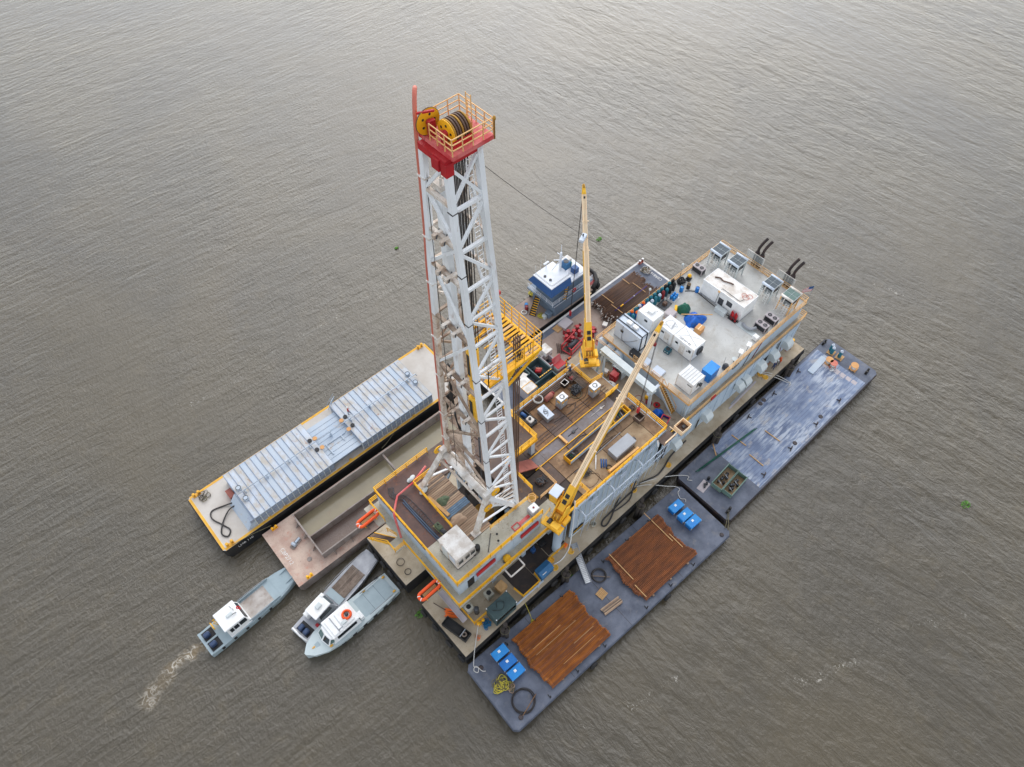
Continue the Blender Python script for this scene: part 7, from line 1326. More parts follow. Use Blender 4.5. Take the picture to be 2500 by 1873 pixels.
# red wellhead equipment heap
def redtree(x, y, lab, rz, seed, z=ZB):
    q = random.Random(seed); t = T('red_valve_set', lab, 'valves', (x, y, z), rz, 'red valve sets on the white-edged barge')
    P('spool', MB().lathe([(.3, 0), (.3, .1), (.18, .12), (.18, .6), (.3, .62), (.3, .74), (.2, .76), (.2, 1.2), (.3, 1.22), (.3, 1.34)], (0, 0, 0), 12), 'red', t); P('cross_arm', MB().tube((-.8, 0, .9), (.8, 0, .9), .14, 10).tube((-.85, 0, .9), (-.72, 0, .9), .26, 10).tube((.72, 0, .9), (.85, 0, .9), .26, 10), 'dark_red', t)
    P('handwheel', MB().torus((0, -.5, .9), .24, .03, (0, 1, 0), 14, 5).tube((0, 0, .9), (0, -.5, .9), .05, 6), 'red' if q.random() < .5 else 'chrome', t)
for i, (x, y) in enumerate(((44.3, 26.4), (44.9, 25.7), (43.6, 26.9), (45.3, 26.6), (42.7, 26.4), (43.2, 25.6), (46.4, 24.2), (46.9, 24.7))): redtree(x, y, 'red flanged valve set in the heap on the white-edged barge' if x < 46 else 'red flanged valve set standing apart behind the far crane boom', i*1.1, i)
t = T('red_skid_frame', 'red open skid frame beside the valve heap', 'skid', (42.6, 24.9, ZB), .15)
for a, c in (((-1.6, -.9, .2), (1.6, -.9, .2)), ((-1.6, .9, .2), (1.6, .9, .2)), ((-1.6, -.9, .2), (-1.6, .9, .2)), ((1.6, -.9, .2), (1.6, .9, .2)), ((-1.6, -.9, 1.4), (1.6, -.9, 1.4)), ((-1.6, .9, 1.4), (1.6, .9, 1.4)), ((-1.6, -.9, .2), (-1.6, -.9, 1.4)), ((1.6, -.9, .2), (1.6, -.9, 1.4)), ((-1.6, .9, .2), (-1.6, .9, 1.4)), ((1.6, .9, .2), (1.6, .9, 1.4)), ((-1.6, -.9, 1.4), (-.4, .9, .2))): P('frame_bar', MB().bar(a, c, .16), 'red', t)
P('tank', MB().tube((-1.1, 0, .6), (1.1, 0, .6), .42, 14), 'steel_dark', t)
for i in range(7): S1('brown_joint', MB().tube((-.9, 0, 0), (.9, 0, 0), .08, 8), 'plate_c', 'short rusty tube leaning in the row beside the red valves', 'tube', (40.6+.18*i, 26.2-.22*i, ZB+.15), .9, 'short rusty tubes beside the red valves')
t = T('small_crate', 'small tan box on the open deck of the white-edged barge', 'box', (49.4, 24.4, ZB), .4); P('box', MB().cbox(-.4, -.35, 0, .4, .35, .45, .02), 'hvac', t); P('lid', MB().box(-.42, -.37, .45, .42, .37, .5), 'white_dirty', t)
# bins below the far rail
def openbin(label, x0, y0, x1, y1, h, m, stripe, fills, name='open_bin'):
    cx, cy = (x0+x1)/2, (y0+y1)/2; t = T(name, label, 'bin', (cx, cy, ZB)); l, w_ = (x1-x0)/2, (y1-y0)/2
    P('floor', MB().box(-l, -w_, .05, l, w_, .12), m, t)
    for a in ((-l, -w_, l, -w_+.08), (-l, w_-.08, l, w_), (-l, -w_+.08, -l+.08, w_-.08), (l-.08, -w_+.08, l, w_-.08)): P('side_panel', MB().box(a[0], a[1], .12, a[2], a[3], h), m, t)
    P('rim', MB().box(-l-.06, -w_-.06, h, l+.06, -w_+.1, h+.1).box(-l-.06, w_-.1, h, l+.06, w_+.06, h+.1).box(-l-.06, -w_+.1, h, -l+.1, w_-.1, h+.1).box(l-.1, -w_+.1, h, l+.06, w_-.1, h+.1), m, t)
    if stripe:
        me = MB().box(-.14, -.07, 0, .14, .07, .012).mesh('hazard_mark', 'yellow'); n = int(2*l/.42)
        for i in range(n): I('hazard_mark', me, t, (-l+.25+i*.42, w_, h+.102)); I('hazard_mark', me, t, (-l+.25+i*.42, -w_, h+.102))
    q = random.Random(int(x0*10))
    for i, m_ in enumerate(fills): P('scrap_item', MB().tube((q.uniform(-l*.6, l*.6), q.uniform(-w_*.6, w_*.6), .3), (q.uniform(-l*.6, l*.6), q.uniform(-w_*.6, w_*.6), .4+.3*q.random()), .12+.12*q.random(), 10), m_, t)
    return t
t = openbin('large grey-green open bin with yellow dashes holding a red cylinder', 33.9, 23.3, 36.5, 26.3, 1.5, 'bin_green', True, ['steel_dark', 'black', 'chrome', 'steel_dark', 'dark_red', 'black'])
P('red_cylinder', MB().tube((-.5, .2, .7), (.1, -.5, .8), .28, 14), 'red', t); P('pink_cylinder', MB().tube((-.1, .45, .7), (.5, -.3, .8), .26, 14), 'salmon_pipe', t)
openbin('grey open bin behind the striped bin holding small red parts', 36.75, 23.8, 38.1, 26.0, 1.3, 'hvac', False, ['dark_red', 'steel_dark', 'chrome', 'dark_red', 'steel_dark', 'chrome'])
openbin('long low grey bin in front of the striped bin', 32.6, 21.9, 36.4, 23.1, 1.2, 'bin_green', False, ['plate_c', 'plate_b'])
openbin('dark grey bin with loose lid beside the striped bin', 31.0, 25.0, 33.6, 26.8, 1.2, 'bin_green', False, ['black', 'steel_dark', 'black'])
S1('loose_lid', MB().box(-.6, -.4, 0, .6, .4, .05), 'white_dirty', 'white loose sheet laid on the dark grey bin', 'sheet', (32.5, 25.2, ZB+1.32), .3)
t = T('covered_tank', 'white-topped tank box with yellow edges below the far rail', 'tank', (31.3, 23.3, ZB)); P('body', MB().cbox(-.95, -1.3, .05, .95, 1.3, 2.3, .04), 'hvac', t); P('top', MB().box(-.97, -1.32, 2.3, .97, .0, 2.36).box(-.97, .06, 2.3, .97, 1.32, 2.36), 'white_dirty', t); P('edge', MB().box(-1.0, 0, 2.3, 1.0, .06, 2.42).box(-1.0, -1.36, 2.3, 1.0, -1.32, 2.42).box(-1.0, -1.32, 2.3, -.97, 0, 2.42).box(.97, -1.32, 2.3, 1.0, 0, 2.42), 'yellow', t)
t = T('red_tool_house', 'small red and white tool box with raised red lid', 'tool box', (37.9, 23.0, ZB)); P('body', MB().cbox(-.8, -.45, .05, .8, .45, 1.6, .04), 'white_dirty', t); P('lid', MB().box(-.85, -.5, 1.6, .85, .5, 1.68), 'red', t); P('open_flap', MB().extr([(-.85, .5, 1.68), (.85, .5, 1.68), (.85, .95, 2.6), (-.85, .95, 2.6)], (0, .06, 0)), 'crown_red', t); P('band', MB().box(-.82, -.47, .5, .82, -.451, .9), 'dark_red', t)
t = T('rusty_white_box', 'white steel box with rusty top on the white-edged barge', 'box', (38.1, 26.35, ZB)); P('body', MB().cbox(-.65, -.8, .05, .65, .8, 2.1, .03), 'white_dirty', t); P('top', MB().box(-.68, -.83, 2.1, .68, .83, 2.16), 'white_dirty', t); P('bar', MB().box(-.67, -.82, 1.0, .67, -.801, 1.1).box(-.67, -.6, .3, -.651, .6, .42), 'steel_dark', t)
t = T('red_mud_tank', 'faded red open-top skid tank between the far crane and the quarters', 'tank', (43.9, 21.3, ZB)); P('body', MB().box(-1.4, -1.15, .05, 1.4, 1.15, 1.7), 'skid_red', t); P('rim', MB().box(-1.45, -1.2, 1.7, 1.45, -1.1, 1.8).box(-1.45, 1.1, 1.7, 1.45, 1.2, 1.8).box(-1.45, -1.1, 1.7, -1.35, 1.1, 1.8).box(1.35, -1.1, 1.7, 1.45, 1.1, 1.8), 'dark_red', t); P('hatch', MB().lathe([(.3, 1.71), (.3, 1.82)], (-.4, .3, 0), 12).box(.3, -.6, 1.71, .8, -.2, 1.9), 'dark_red', t); P('pipework', MB().path([(-1.2, -.8, 1.9), (0, -.8, 2.0), (.6, .4, 2.0)], .07, 6), 'dark_red', t)
heap('hose_heap', 'heap of coloured hoses and cans between tool box and far crane', 'hoses', 39.9, 22.7, ZB, 16, .9, .1, ['black', 'navy', 'orange_hose', 'yellow', 'green'], 61, .9)
# ------------------------------------------------------------------ tug
tg = T('push_tug', 'grey and white push tug with navy wheelhouse band beside the white-edged barge', 'tug', (46, 33.8, 0)); GO = (46, 33.8, 0)
ol = [(38.2, 30.75), (53.2, 30.75), (54.8, 31.4), (55.9, 33), (55.9, 34.6), (54.8, 36.2), (53.2, 36.9), (38.2, 36.9)]
P('hull', MB(GO).prism(ol, -1, 1.95), 'hull_black', tg); P('deck', MB(GO).prism([(46+(x-46)*.985, 33.8+(y-33.8)*.97) for x, y in ol], 1.95, 2.0), 'tug_deck', tg)
P('bulwark', MB(GO).box(44.5, 36.7, 2.0, 53.0, 36.88, 2.9).path([(53, 36.8, 2.5), (54.8, 36.1, 2.5), (55.8, 34.6, 2.5), (55.8, 33, 2.5), (54.8, 31.5, 2.5), (53.2, 30.9, 2.5)], .35, 6), 'hull_black', tg)
P('lower_house', MB(GO).cbox(44.6, 31.05, 2.0, 52.6, 36.2, 4.5, .1), 'tug_grey', tg); P('white_band', MB(GO).box(44.3, 30.9, 4.5, 52.9, 36.4, 4.75), 'tug_white', tg)
P('gallery', MB(GO).box(43.8, 30.85, 4.75, 52.9, 36.7, 4.9), 'tug_grey', tg)
P('upper_house', MB(GO).cbox(44.7, 31.7, 4.9, 51.6, 35.6, 7.0, .1), 'tug_grey', tg); P('upper_band', MB(GO).box(44.3, 31.35, 7.0, 51.9, 35.5, 7.3), 'tug_white', tg); P('aft_roof', MB(GO).box(47.6, 31.6, 7.3, 51.4, 35.3, 7.42), 'tug_white', tg)
P('wheelhouse', MB(GO).cbox(44.0, 31.3, 7.3, 47.2, 34.9, 8.3, .08), 'tug_white', tg)
for i in range(4): P('window', MB(GO).box(43.95, 31.5+i*.85, 7.5, 43.998, 32.2+i*.85, 8.1), 'glass', tg)
for i in range(3): P('window', MB(GO).box(44.2+i*1.0, 31.25, 7.5, 45.0+i*1.0, 31.298, 8.1), 'glass', tg)
def frus(a, z0, b_, z1): return [(x, y, z0) for x, y in a]+[(x, y, z1) for x, y in b_]
rect = lambda x0, y0, x1, y1: [(x0, y0), (x1, y0), (x1, y1), (x0, y1)]
P('visor', MB(GO).add(frus(rect(42.95, 30.4, 47.3, 35.6), 8.25, rect(43.45, 30.95, 47.5, 34.95), 9.35), [(3, 2, 1, 0), (4, 5, 6, 7), (0, 1, 5, 4), (1, 2, 6, 5), (2, 3, 7, 6), (3, 0, 4, 7)]), 'navy', tg)
P('roof', MB(GO).box(43.4, 30.9, 9.35, 47.6, 35.0, 9.5), 'tug_white', tg)
for x, y in ((44.5, 33.5), (44.6, 32.4)): P('searchlight', MB(GO).lathe([(.22, 0), (.22, .12)], (x, y, 9.5), 12), 'steel_dark', tg)
rl = MB(GO)
for zz_ in (9.75, 10.0): rl.path([(43.6, 34.8, zz_), (43.6, 31.1, zz_), (47.4, 31.1, zz_)], .03, 4)
P('roof_rail', rl, 'steel_dark', tg)
P('radar_mast', MB(GO).bar((47.2, 33.0, 9.5), (47.2, 33.0, 13.2), .28).bar((47.2, 33.0, 11.6), (46.4, 33.7, 11.6), .12).bar((47.2, 33, 12.8), (47.6, 33.4, 14.2), .1).bar((47.2, 32.2, 12.6), (47.2, 33.8, 12.6), .08).bar((46.0, 33.6, 9.6), (47.2, 33, 11.8), .08), 'tug_white', tg)
P('cooling_unit', MB(GO).cbox(47.8, 32.3, 9.4, 48.9, 33.5, 10.6, .1), 'machine_blue', tg); P('cooling_fan', MB(GO).lathe([(.42, 10.61), (.42, 10.66)], (48.35, 32.9, 0), 16), 'steel_dark', tg)
P('radar_scanner', MB(GO).box(45.3, 34.5, 10.6, 46.3, 34.8, 10.75).bar((45.8, 34.6, 9.5), (45.8, 34.6, 10.6), .08), 'tug_white', tg)
for x, y in ((43.6, 34.7), (45.0, 35.0), (46.2, 35.2)): P('whip_aerial', MB(GO).tube((x, y, 9.5), (x, y, 11.6), .02, 5), 'white', tg)
P('unit_legs', MB(GO).box(47.9, 32.4, 7.42, 48.0, 32.5, 9.4).box(48.7, 32.4, 7.42, 48.8, 32.5, 9.4).box(47.9, 33.3, 7.42, 48, 33.4, 9.4).box(48.7, 33.3, 7.42, 48.8, 33.4, 9.4), 'tug_white', tg)
P('engine_trunk', MB(GO).cbox(49.6, 32.0, 7.42, 50.6, 33.0, 8.4, .06), 'navy', tg); P('clutter_box', MB(GO).cbox(49.5, 34.3, 7.42, 51.3, 35.4, 8.2, .06), 'white_dirty', tg); P('green_tank', MB(GO).lathe([(.3, 7.42), (.3, 8.3), (.15, 8.45)], (50.3, 33.8, 0), 12), 'green', tg)
railing(tg, [(43.9, 36.6), (43.9, 30.95), (52.8, 30.95)], 4.9, 'tug_white', 1.0, 1.6, GO, .05, False)
P('life_ring', MB(GO).torus((48.6, 30.9, 5.5), .35, .1, (0, 1, 0), 16, 7), 'red', tg)
st = P('stairway', MB(GO).bar((41.9, 34.0, 2.05), (44.2, 34.9, 5.0), .07, .22).bar((42.3, 33.1, 2.05), (44.6, 34.0, 5.0), .07, .22), 'hull_black', tg)
for i in range(10): f = (i+.5)/10; P('tread', MB(GO).bar((41.9+2.3*f, 34.0+.9*f, 2.05+2.95*f), (42.3+2.3*f, 33.1+.9*f, 2.05+2.95*f), .18, .05), 'yellow' , st)
P('stair_back', MB(GO).extr([(41.9, 34.0, 1.98), (42.3, 33.1, 1.98), (44.6, 34.0, 4.93), (44.2, 34.9, 4.93)], (0, 0, .05)), 'black', st); P('stair_rail', MB(GO).bar((42.4, 33.0, 3.0), (44.6, 33.95, 5.9), .05), 'alu', tg)
st = P('side_stairway', MB(GO).bar((46.2, 30.95, 4.9), (47.2, 31.5, 7.0), .06, .2).bar((46.6, 30.6, 4.9), (47.6, 31.2, 7.0), .06, .2), 'hull_black', tg)
for i in range(6): f = (i+.5)/6; P('tread', MB(GO).bar((46.2+f, 30.95+.55*f, 4.9+2.1*f), (46.6+f, 30.6+.6*f, 4.9+2.1*f), .16, .05), 'yellow', st)
P('hatch_box', MB(GO).cbox(43.6, 31.3, 2.0, 44.5, 32.3, 2.9, .06), 'tug_grey', tg); P('deck_locker', MB(GO).cbox(43.0, 31.6, 2.0, 43.5, 32.3, 2.6, .04), 'grey_paint', tg)
P('rear_well', MB(GO).box(53.0, 31.8, 2.0, 55.0, 35.4, 2.03), 'dark_red', tg)
for i in range(6): a = -1.2+i*.48; P('stern_fender', MB(GO).torus((54.2+1.75*math.cos(a), 33.8+2.9*math.sin(a), 1.6), .4, .2, (math.cos(a), math.sin(a), 0), 14, 7), 'rubber', tg)
for x, y, r_, m_, lab in ((41.6, 34.9, 'w', 'rope_white', 'pale coiled line on the tug foredeck'), (43.1, 32.5, 'y', 'rope_yellow', 'yellow rope heap on the tug foredeck'), (44.9, 36.6, 'y2', 'rope_yellow', 'yellow rope bundle on the far tug rail')): 
    if r_ == 'w': S1('rope_coil', MB().torus((0, 0, .08), .42, .1, (0, 0, 1), 16, 6), m_, lab, 'rope', (x, y, 2.0))
    else: ropepile(lab, x, y, 2.0 if r_ == 'y' else 2.6, .55, 14, [m_], 71, .05)
drum(42.3, 35.1, 2.0, 'dark_red', 'dark red drum beside the tug stairs'); drum(42.6, 35.5, 2.0, 'blue_bright', 'blue drum beside the tug stairs')
heap('line_heap', 'black line heap in front of the tug house', 'rope', 44.2, 30.95+.9, 2.05, 10, .5, .09, ['black', 'rubber'], 72, .6)
# ------------------------------------------------------------------ work boats
def hullmesh(sec):
    """sections [(x, half beam at deck, half beam at water, z deck)]"""
    vs = []; n = 6
    for x, hb_, hwl, zd in sec: vs += [(x, -hb_, zd), (x, -hb_, zd-.35), (x, -hwl, -.3), (x, hwl, -.3), (x, hb_, zd-.35), (x, hb_, zd)]
    fs = [(j*n+i, j*n+(i+1) % n, (j+1)*n+(i+1) % n, (j+1)*n+i) for j in range(len(sec)-1) for i in range(n-1)]
    fs += [tuple(range(n-1, -1, -1)), tuple(range((len(sec)-1)*n, len(sec)*n))]
    return MB().add(vs, fs)
def deckmesh(sec, dz, inset, x0=None, x1=None):
    s2 = [q for q in sec if (x0 is None or q[0] >= x0-1e-6) and (x1 is None or q[0] <= x1+1e-6)]
    vs = [(x, s_*(hb_-inset), zd+dz) for x, hb_, _, zd in s2 for s_ in (-1, 1)]
    return MB().add(vs, [(2*i, 2*i+2, 2*i+3, 2*i+1) for i in range(len(s2)-1)])
def outboard(par, x, y, z, s_=-1):
    o_ = P('outboard_motor', MB().cbox(x-.45, y-.28, z, x+.35, y+.28, z+.62, .12), 'motor', par); P('motor_leg', MB().box(x-.25, y-.1, -.5, x+.1, y+.1, z), 'hull_black', o_)
def cabin(par, x0, x1, hw0, hw1, z0, z1, slope=.35, m='white', rm='white', ov=.12):
    c = P('cabin', MB().add([(x0, -hw0, z0), (x1, -hw0, z0), (x1, hw0, z0), (x0, hw0, z0), (x0+.1, -hw1, z1), (x1-slope, -hw1, z1), (x1-slope, hw1, z1), (x0+.1, hw1, z1)], [(0,3,2,1),(4,5,6,7),(0,1,5,4),(1,2,6,5),(2,3,7,6),(3,0,4,7)]), m, par)
    P('cabin_roof', MB().cbox(x0-ov, -hw1-ov, z1, x1-slope+ov, hw1+ov, z1+.12, .06), rm, c); return c
def rail_loop(par, pts, z, m='alu', h=.5):
    b = MB().path([(x, y, z+h) for x, y in pts], .035, 5)
    for x, y in pts[::2]: b.tube((x, y, z), (x, y, z+h), .03, 5)
    P('side_rail', b, m, par)
# boat 1: grey landing boat running away, bow at the salmon barge
b1 = T('work_boat', 'grey landing boat with white cabin and twin outboards nosing the salmon barge', 'boat', (-22.5, 22.95, 0), .042)
sec = [(0, 1.7, 1.6, 1.0), (2, 1.75, 1.65, 1.0), (6, 1.78, 1.65, 1.05), (9.6, 1.75, 1.5, 1.15), (11.3, 1.5, 1.2, 1.3), (12.6, 1.15, .9, 1.45)]
P('hull', hullmesh(sec), 'boat_grey', b1); P('deck', deckmesh(sec, .02, .0), 'boat_grey', b1)
P('cargo_floor', MB().box(5.8, -1.35, 1.09, 10.0, 1.3, 1.16), 'boat_deck_worn', b1)
for sy in (-1.55, 1.5): P('cargo_side', MB().box(5.6, sy, 1.06, 10.1, sy+.08, 1.55), 'boat_grey', b1)
P('bow_ramp', MB().add([(10.2, -1.5, 1.25), (12.6, -1.1, 1.55), (12.6, 1.1, 1.55), (10.2, 1.5, 1.25)], [(0, 1, 2, 3)]), 'boat_grey', b1)
for sy in (-.75, .75): P('bow_knee', MB().extr([(11.5, sy, 1.45), (12.6, sy, 1.5), (12.6, sy, 1.9)], (0, .1, 0)), 'boat_grey', b1)
c = cabin(b1, 2.9, 5.9, 1.6, 1.3, 1.0, 3.1, .5)
for i, (a, w_) in enumerate(((3.3, .45), (3.85, .6), (4.6, .9))):
    for sy in (-1, 1): P('window', MB().extr([(a, sy*1.475, 2.0), (a+w_, sy*1.475, 2.0), (a+w_, sy*1.365, 2.75), (a, sy*1.365, 2.75)], (0, sy*.02, 0)), 'glass', c)
P('windscreen', MB().extr([(5.73, -1.2, 2.0), (5.73, 1.2, 2.0), (5.5, 1.1, 2.85), (5.5, -1.1, 2.85)], (.02, 0, 0)), 'glass', c)
P('roof_unit', MB().cbox(3.9, -.2, 3.22, 4.7, .2, 3.45, .06), 'grey_paint', c); P('aerial', MB().tube((4.9, .6, 3.2), (4.9, .6, 4.0), .03, 5).tube((5.0, .2, 3.2), (5.0, .2, 3.8), .03, 5).tube((5.1, -.3, 3.3), (4.6, -.3, 3.5), .05, 5), 'steel_dark', c); P('life_ring', MB().torus((5.55, .1, 3.0), .25, .08, (1, 0, .6), 14, 6), 'red', c)
P('motor_well', MB().box(.35, -1.45, 1.025, 1.75, 1.45, 1.035), 'black', b1); P('transom_bar', MB().box(0.0, -1.7, 1.03, .3, 1.7, 1.12).box(.3, -.12, 1.03, 1.8, .12, 1.12), 'boat_grey', b1)
for y in (-.75, .75): outboard(b1, .95, y, 1.1)
P('yellow_handrail', MB().path([(2.6, 1.2, 1.1), (2.4, 1.3, 2.4), (2.7, 1.0, 2.9)], .05, 5).path([(2.6, .9, 1.1), (2.3, .9, 2.4), (2.7, .7, 2.9)], .05, 5), 'yellow', b1); P('yellow_plate', MB().box(1.9, .7, 1.1, 2.0, 1.6, 1.7), 'yellow', b1)
rail_loop(b1, [(5.9, 1.65), (7.2, 1.65), (8.6, 1.65), (9.8, 1.6)], 1.1); rail_loop(b1, [(5.9, -1.65), (7.2, -1.65), (8.6, -1.65)], 1.1)
for x in (1.5, 3.2, 4.9, 6.6, 8.3): P('side_fender', MB().box(x-.18, -1.86, .5, x+.18, -1.72, .95), 'rubber', b1)
# boat 2: aluminium boat with plank deck
b2 = T('work_boat', 'aluminium boat with long plank deck moored between the other crew boat and the salmon barge', 'boat', (-13.35, 16.15, 0), .182)
sec = [(0, 1.45, 1.35, .95), (3, 1.5, 1.4, .95), (6.5, 1.55, 1.4, 1.0), (9.5, 1.5, 1.3, 1.1), (11.5, 1.3, 1.0, 1.25), (13.1, 1.1, .7, 1.4)]
P('hull', hullmesh(sec), 'boat_alu', b2); P('deck', deckmesh(sec, .02, .0), 'boat_alu', b2)
me = MB().box(0, .012, 0, 5.0, .18, .05).mesh('plank', 'wood_dark'); me2 = me
for i in range(12): I('plank', me if i % 3 else me2, b2, (6.7, -1.14+i*.19, 1.1), (0, -.012, 0))
P('bow_deck', MB().add([(11.7, -1.25, 1.3), (13.1, -1.05, 1.45), (13.1, 1.05, 1.45), (11.7, 1.25, 1.3)], [(0, 1, 2, 3)]), 'boat_alu', b2)
c = cabin(b2, 2.6, 5.6, 1.2, .85, 1.0, 2.9, .7, 'boat_alu', 'white')
for sy in (-1, 1): P('window', MB().extr([(3.0, sy*1.07, 1.9), (4.9, sy*1.07, 1.9), (4.7, sy*.95, 2.55), (3.0, sy*.95, 2.55)], (0, sy*.02, 0)), 'glass', c)
P('windscreen', MB().extr([(5.4, -.8, 1.75), (5.4, .8, 1.75), (5.05, .7, 2.65), (5.05, -.7, 2.65)], (.02, 0, 0)), 'glass', c); P('roof_unit', MB().cbox(3.5, -.3, 3.02, 4.3, .3, 3.25, .06), 'grey_paint', c); P('front_roof', MB().cbox(4.9, .4, 3.02, 5.3, .9, 3.15, .05), 'white', c)
P('hatch_cover', MB().cbox(2.1, .5, 1.0, 2.6, 1.2, 2.2, .05), 'white', b2); P('fore_platform', MB().box(5.7, -1.2, 1.06, 6.8, 1.2, 1.12), 'boat_grey', b2)
P('motor_well', MB().box(.45, -1.0, .98, 1.7, 1.0, .985), 'black', b2); P('stern_bar', MB().path([(0.2, -1.35, 1.1), (0.1, 0, 1.1), (0.2, 1.35, 1.1)], .12, 6), 'white', b2)
for y in (-.42, .42): outboard(b2, .95, y, 1.05)
P('red_tank', MB().cbox(2.1, -1.2, 1.0, 2.5, -.7, 1.4, .05), 'red', b2)
rail_loop(b2, [(6.0, 1.5), (8, 1.5), (9.8, 1.42), (11.5, 1.25), (12.6, 1.1)], 1.1); rail_loop(b2, [(6.0, -1.5), (8, -1.5), (9.8, -1.42), (11.5, -1.25), (12.6, -1.1)], 1.1)
# boat 3: pale crew boat, pointed bow
b3 = T('crew_boat', 'pale grey crew boat with pointed bow, white cabin and orange life ring on its roof', 'boat', (-.75, 13.95, 0), math.pi+.03)
sec = [(0, 1.55, 1.45, 1.1), (2, 1.75, 1.6, 1.1), (6, 1.9, 1.7, 1.15), (9, 1.9, 1.55, 1.3), (11, 1.6, 1.1, 1.45), (12.4, .95, .5, 1.6), (13.2, .12, .05, 1.75)]
P('hull', hullmesh(sec), 'boat_pale', b3); P('deck', deckmesh(sec, .02, .0), 'boat_pale', b3)
P('aft_floor', MB().box(.5, -1.35, 1.13, 5.2, 1.35, 1.16), 'boat_grey', b3)
for x in (2.1, 3.7): P('floor_seam', MB().box(x, -1.3, 1.16, x+.03, 1.3, 1.167), 'steel_dark', b3)
c = cabin(b3, 5.9, 9.9, 1.45, 1.25, 1.15, 2.7, .3); up2 = P('upper_roof', MB().cbox(6.3, -1.1, 2.82, 8.0, 1.1, 3.05, .08).cbox(8.1, -1.2, 2.82, 9.4, 1.2, 2.95, .05), 'white', c)
fr_ = P('windscreen_frame', MB().add([(9.6, -1.35, 1.3), (10.6, -1.15, 1.45), (10.85, 0, 1.5), (10.6, 1.15, 1.45), (9.6, 1.35, 1.3), (9.5, -1.25, 2.6), (9.95, -1.0, 2.6), (10.1, 0, 2.65), (9.95, 1.0, 2.6), (9.5, 1.25, 2.6)], [(0, 1, 6, 5), (1, 2, 7, 6), (2, 3, 8, 7), (3, 4, 9, 8), (5, 6, 7, 8, 9)]), 'white', c)
def quad(pts, k=.14, off=(0, 0, 0)):
    cc = sum((Vector(p) for p in pts), Vector())/4; return [tuple(Vector(p).lerp(cc, k)+Vector(off)) for p in pts]
for pts, m_ in (([(9.6, -1.35, 1.6), (10.4, -1.18, 1.7), (9.98, -1.03, 2.5), (9.55, -1.27, 2.5)], 'glass'), ([(10.55, -1.1, 1.6), (10.75, -.05, 1.65), (10.15, -.05, 2.55), (10.02, -.95, 2.5)], 'glass_green'), ([(10.75, .05, 1.65), (10.55, 1.1, 1.6), (10.02, .95, 2.5), (10.15, .05, 2.55)], 'glass'), ([(10.4, 1.18, 1.7), (9.6, 1.35, 1.6), (9.55, 1.27, 2.5), (9.98, 1.03, 2.5)], 'glass_green')):
    P('windscreen', MB().extr(quad(pts), (.035, 0, .02)), m_, fr_)
P('life_ring', MB().torus((6.8, .1, 3.12), .5, .16, (0, 0, 1), 20, 8), 'orange', c); P('searchlight', MB().lathe([(.2, 3.05), (.25, 3.3), (.1, 3.4)], (6.8, .1, 0), 12), 'steel_dark', c); P('roof_unit', MB().cbox(7.2, .4, 3.05, 7.9, .85, 3.25, .05), 'grey_paint', c)
for sy in (-1, 1): P('side_window', MB().extr([(6.4, sy*1.4, 1.9), (9.2, sy*1.4, 1.9), (9.2, sy*1.31, 2.5), (6.4, sy*1.31, 2.5)], (0, sy*.02, 0)), 'glass', c)
P('equipment_bar', MB().tube((8.6, -1.1, 2.98), (8.6, 1.1, 2.98), .06, 6).tube((7.4, .9, 3.0), (8.6, .9, 3.0), .05, 6), 'alu', c); P('cabin_locker', MB().cbox(5.3, .3, 1.15, 5.8, 1.3, 1.9, .04), 'white', c)
for x, y in ((12.0, 0), (10.3, 1.3), (.5, -1.2), (.6, 1.2), (3.4, -1.5)): P('cleat', MB().cbox(x-.2, y-.1, 1.15 if x < 9 else 1.45, x+.2, y+.1, (1.15 if x < 9 else 1.45)+.22, .04), 'paint_yellow', b3)
P('deck_hatch', MB().cbox(11.2, -.3, 1.45, 11.8, .3, 1.56, .04), 'boat_grey', b3); P('deck_tube', MB().tube((1.0, 1.5, 1.4), (4.6, 1.5, 1.4), .05, 6).tube((1.0, -1.5, 1.4), (4.0, -1.5, 1.4), .06, 6), 'alu', b3)
for x in (1.2, 2.6, 4.2, 5.8, 7.4, 9.0): P('side_fender', MB().box(x-.3, 1.86, .55, x+.3, 1.97, .95), 'rubber', b3); P('side_fender', MB().box(x-.3, -1.97, .55, x+.3, -1.86, .95), 'rubber', b3)
# ------------------------------------------------------------------ bow deck and side deck clutter
t = T('steel_tub', 'black open steel tub with engine parts on the bow corner deck', 'tub', (1.25, 3.2, Z0), -1.35); P('tray', MB().box(-1.8, -.6, 0, 1.8, .6, .1), 'hull_black', t)
for a in ((-1.8, -.6, 1.8, -.52), (-1.8, .52, 1.8, .6), (-1.8, -.52, -1.72, .52), (1.72, -.52, 1.8, .52)): P('side', MB().box(a[0], a[1], .1, a[2], a[3], .75), 'hull_black', t)
P('fill', MB().box(-1.7, -.5, .1, .7, .5, .5), 'rubber', t); P('drum_part', MB().torus((1.2, 0, .7), .25, .09, (0, 0, 1), 14, 6), 'wood_dark', t); P('bracket', MB().box(.9, -.55, .6, 1.0, .55, .85), 'alu', t)
q = random.Random(9); t = T('orange_hose_pile', 'pile of flat bright orange hose on the bow deck', 'hose', (2.15, 5.0, Z0), -.9)
for i in range(9): P('hose_fold', MB().path(spl([(-1.0+q.uniform(-.1, .2), -.4+.1*i, .08+.03*i), (0, -.45+.11*i+q.uniform(-.1, .1), .2+.02*i), (1.0+q.uniform(-.2, .1), -.3+.08*i, .1+.02*i)], 5), .075, 6), 'orange_hose', t)
S1('gangplank', MB().box(-.32, -2.4, .0, .32, 2.4, .12).box(-.36, -2.4, .12, -.3, 2.4, .3).box(.3, -2.4, .12, .36, 2.4, .3), 'hvac', 'long grey plank ramp lying beneath the walkway corner on the bow', 'ramp', (2.55, 5.5, Z0+.9), .0)
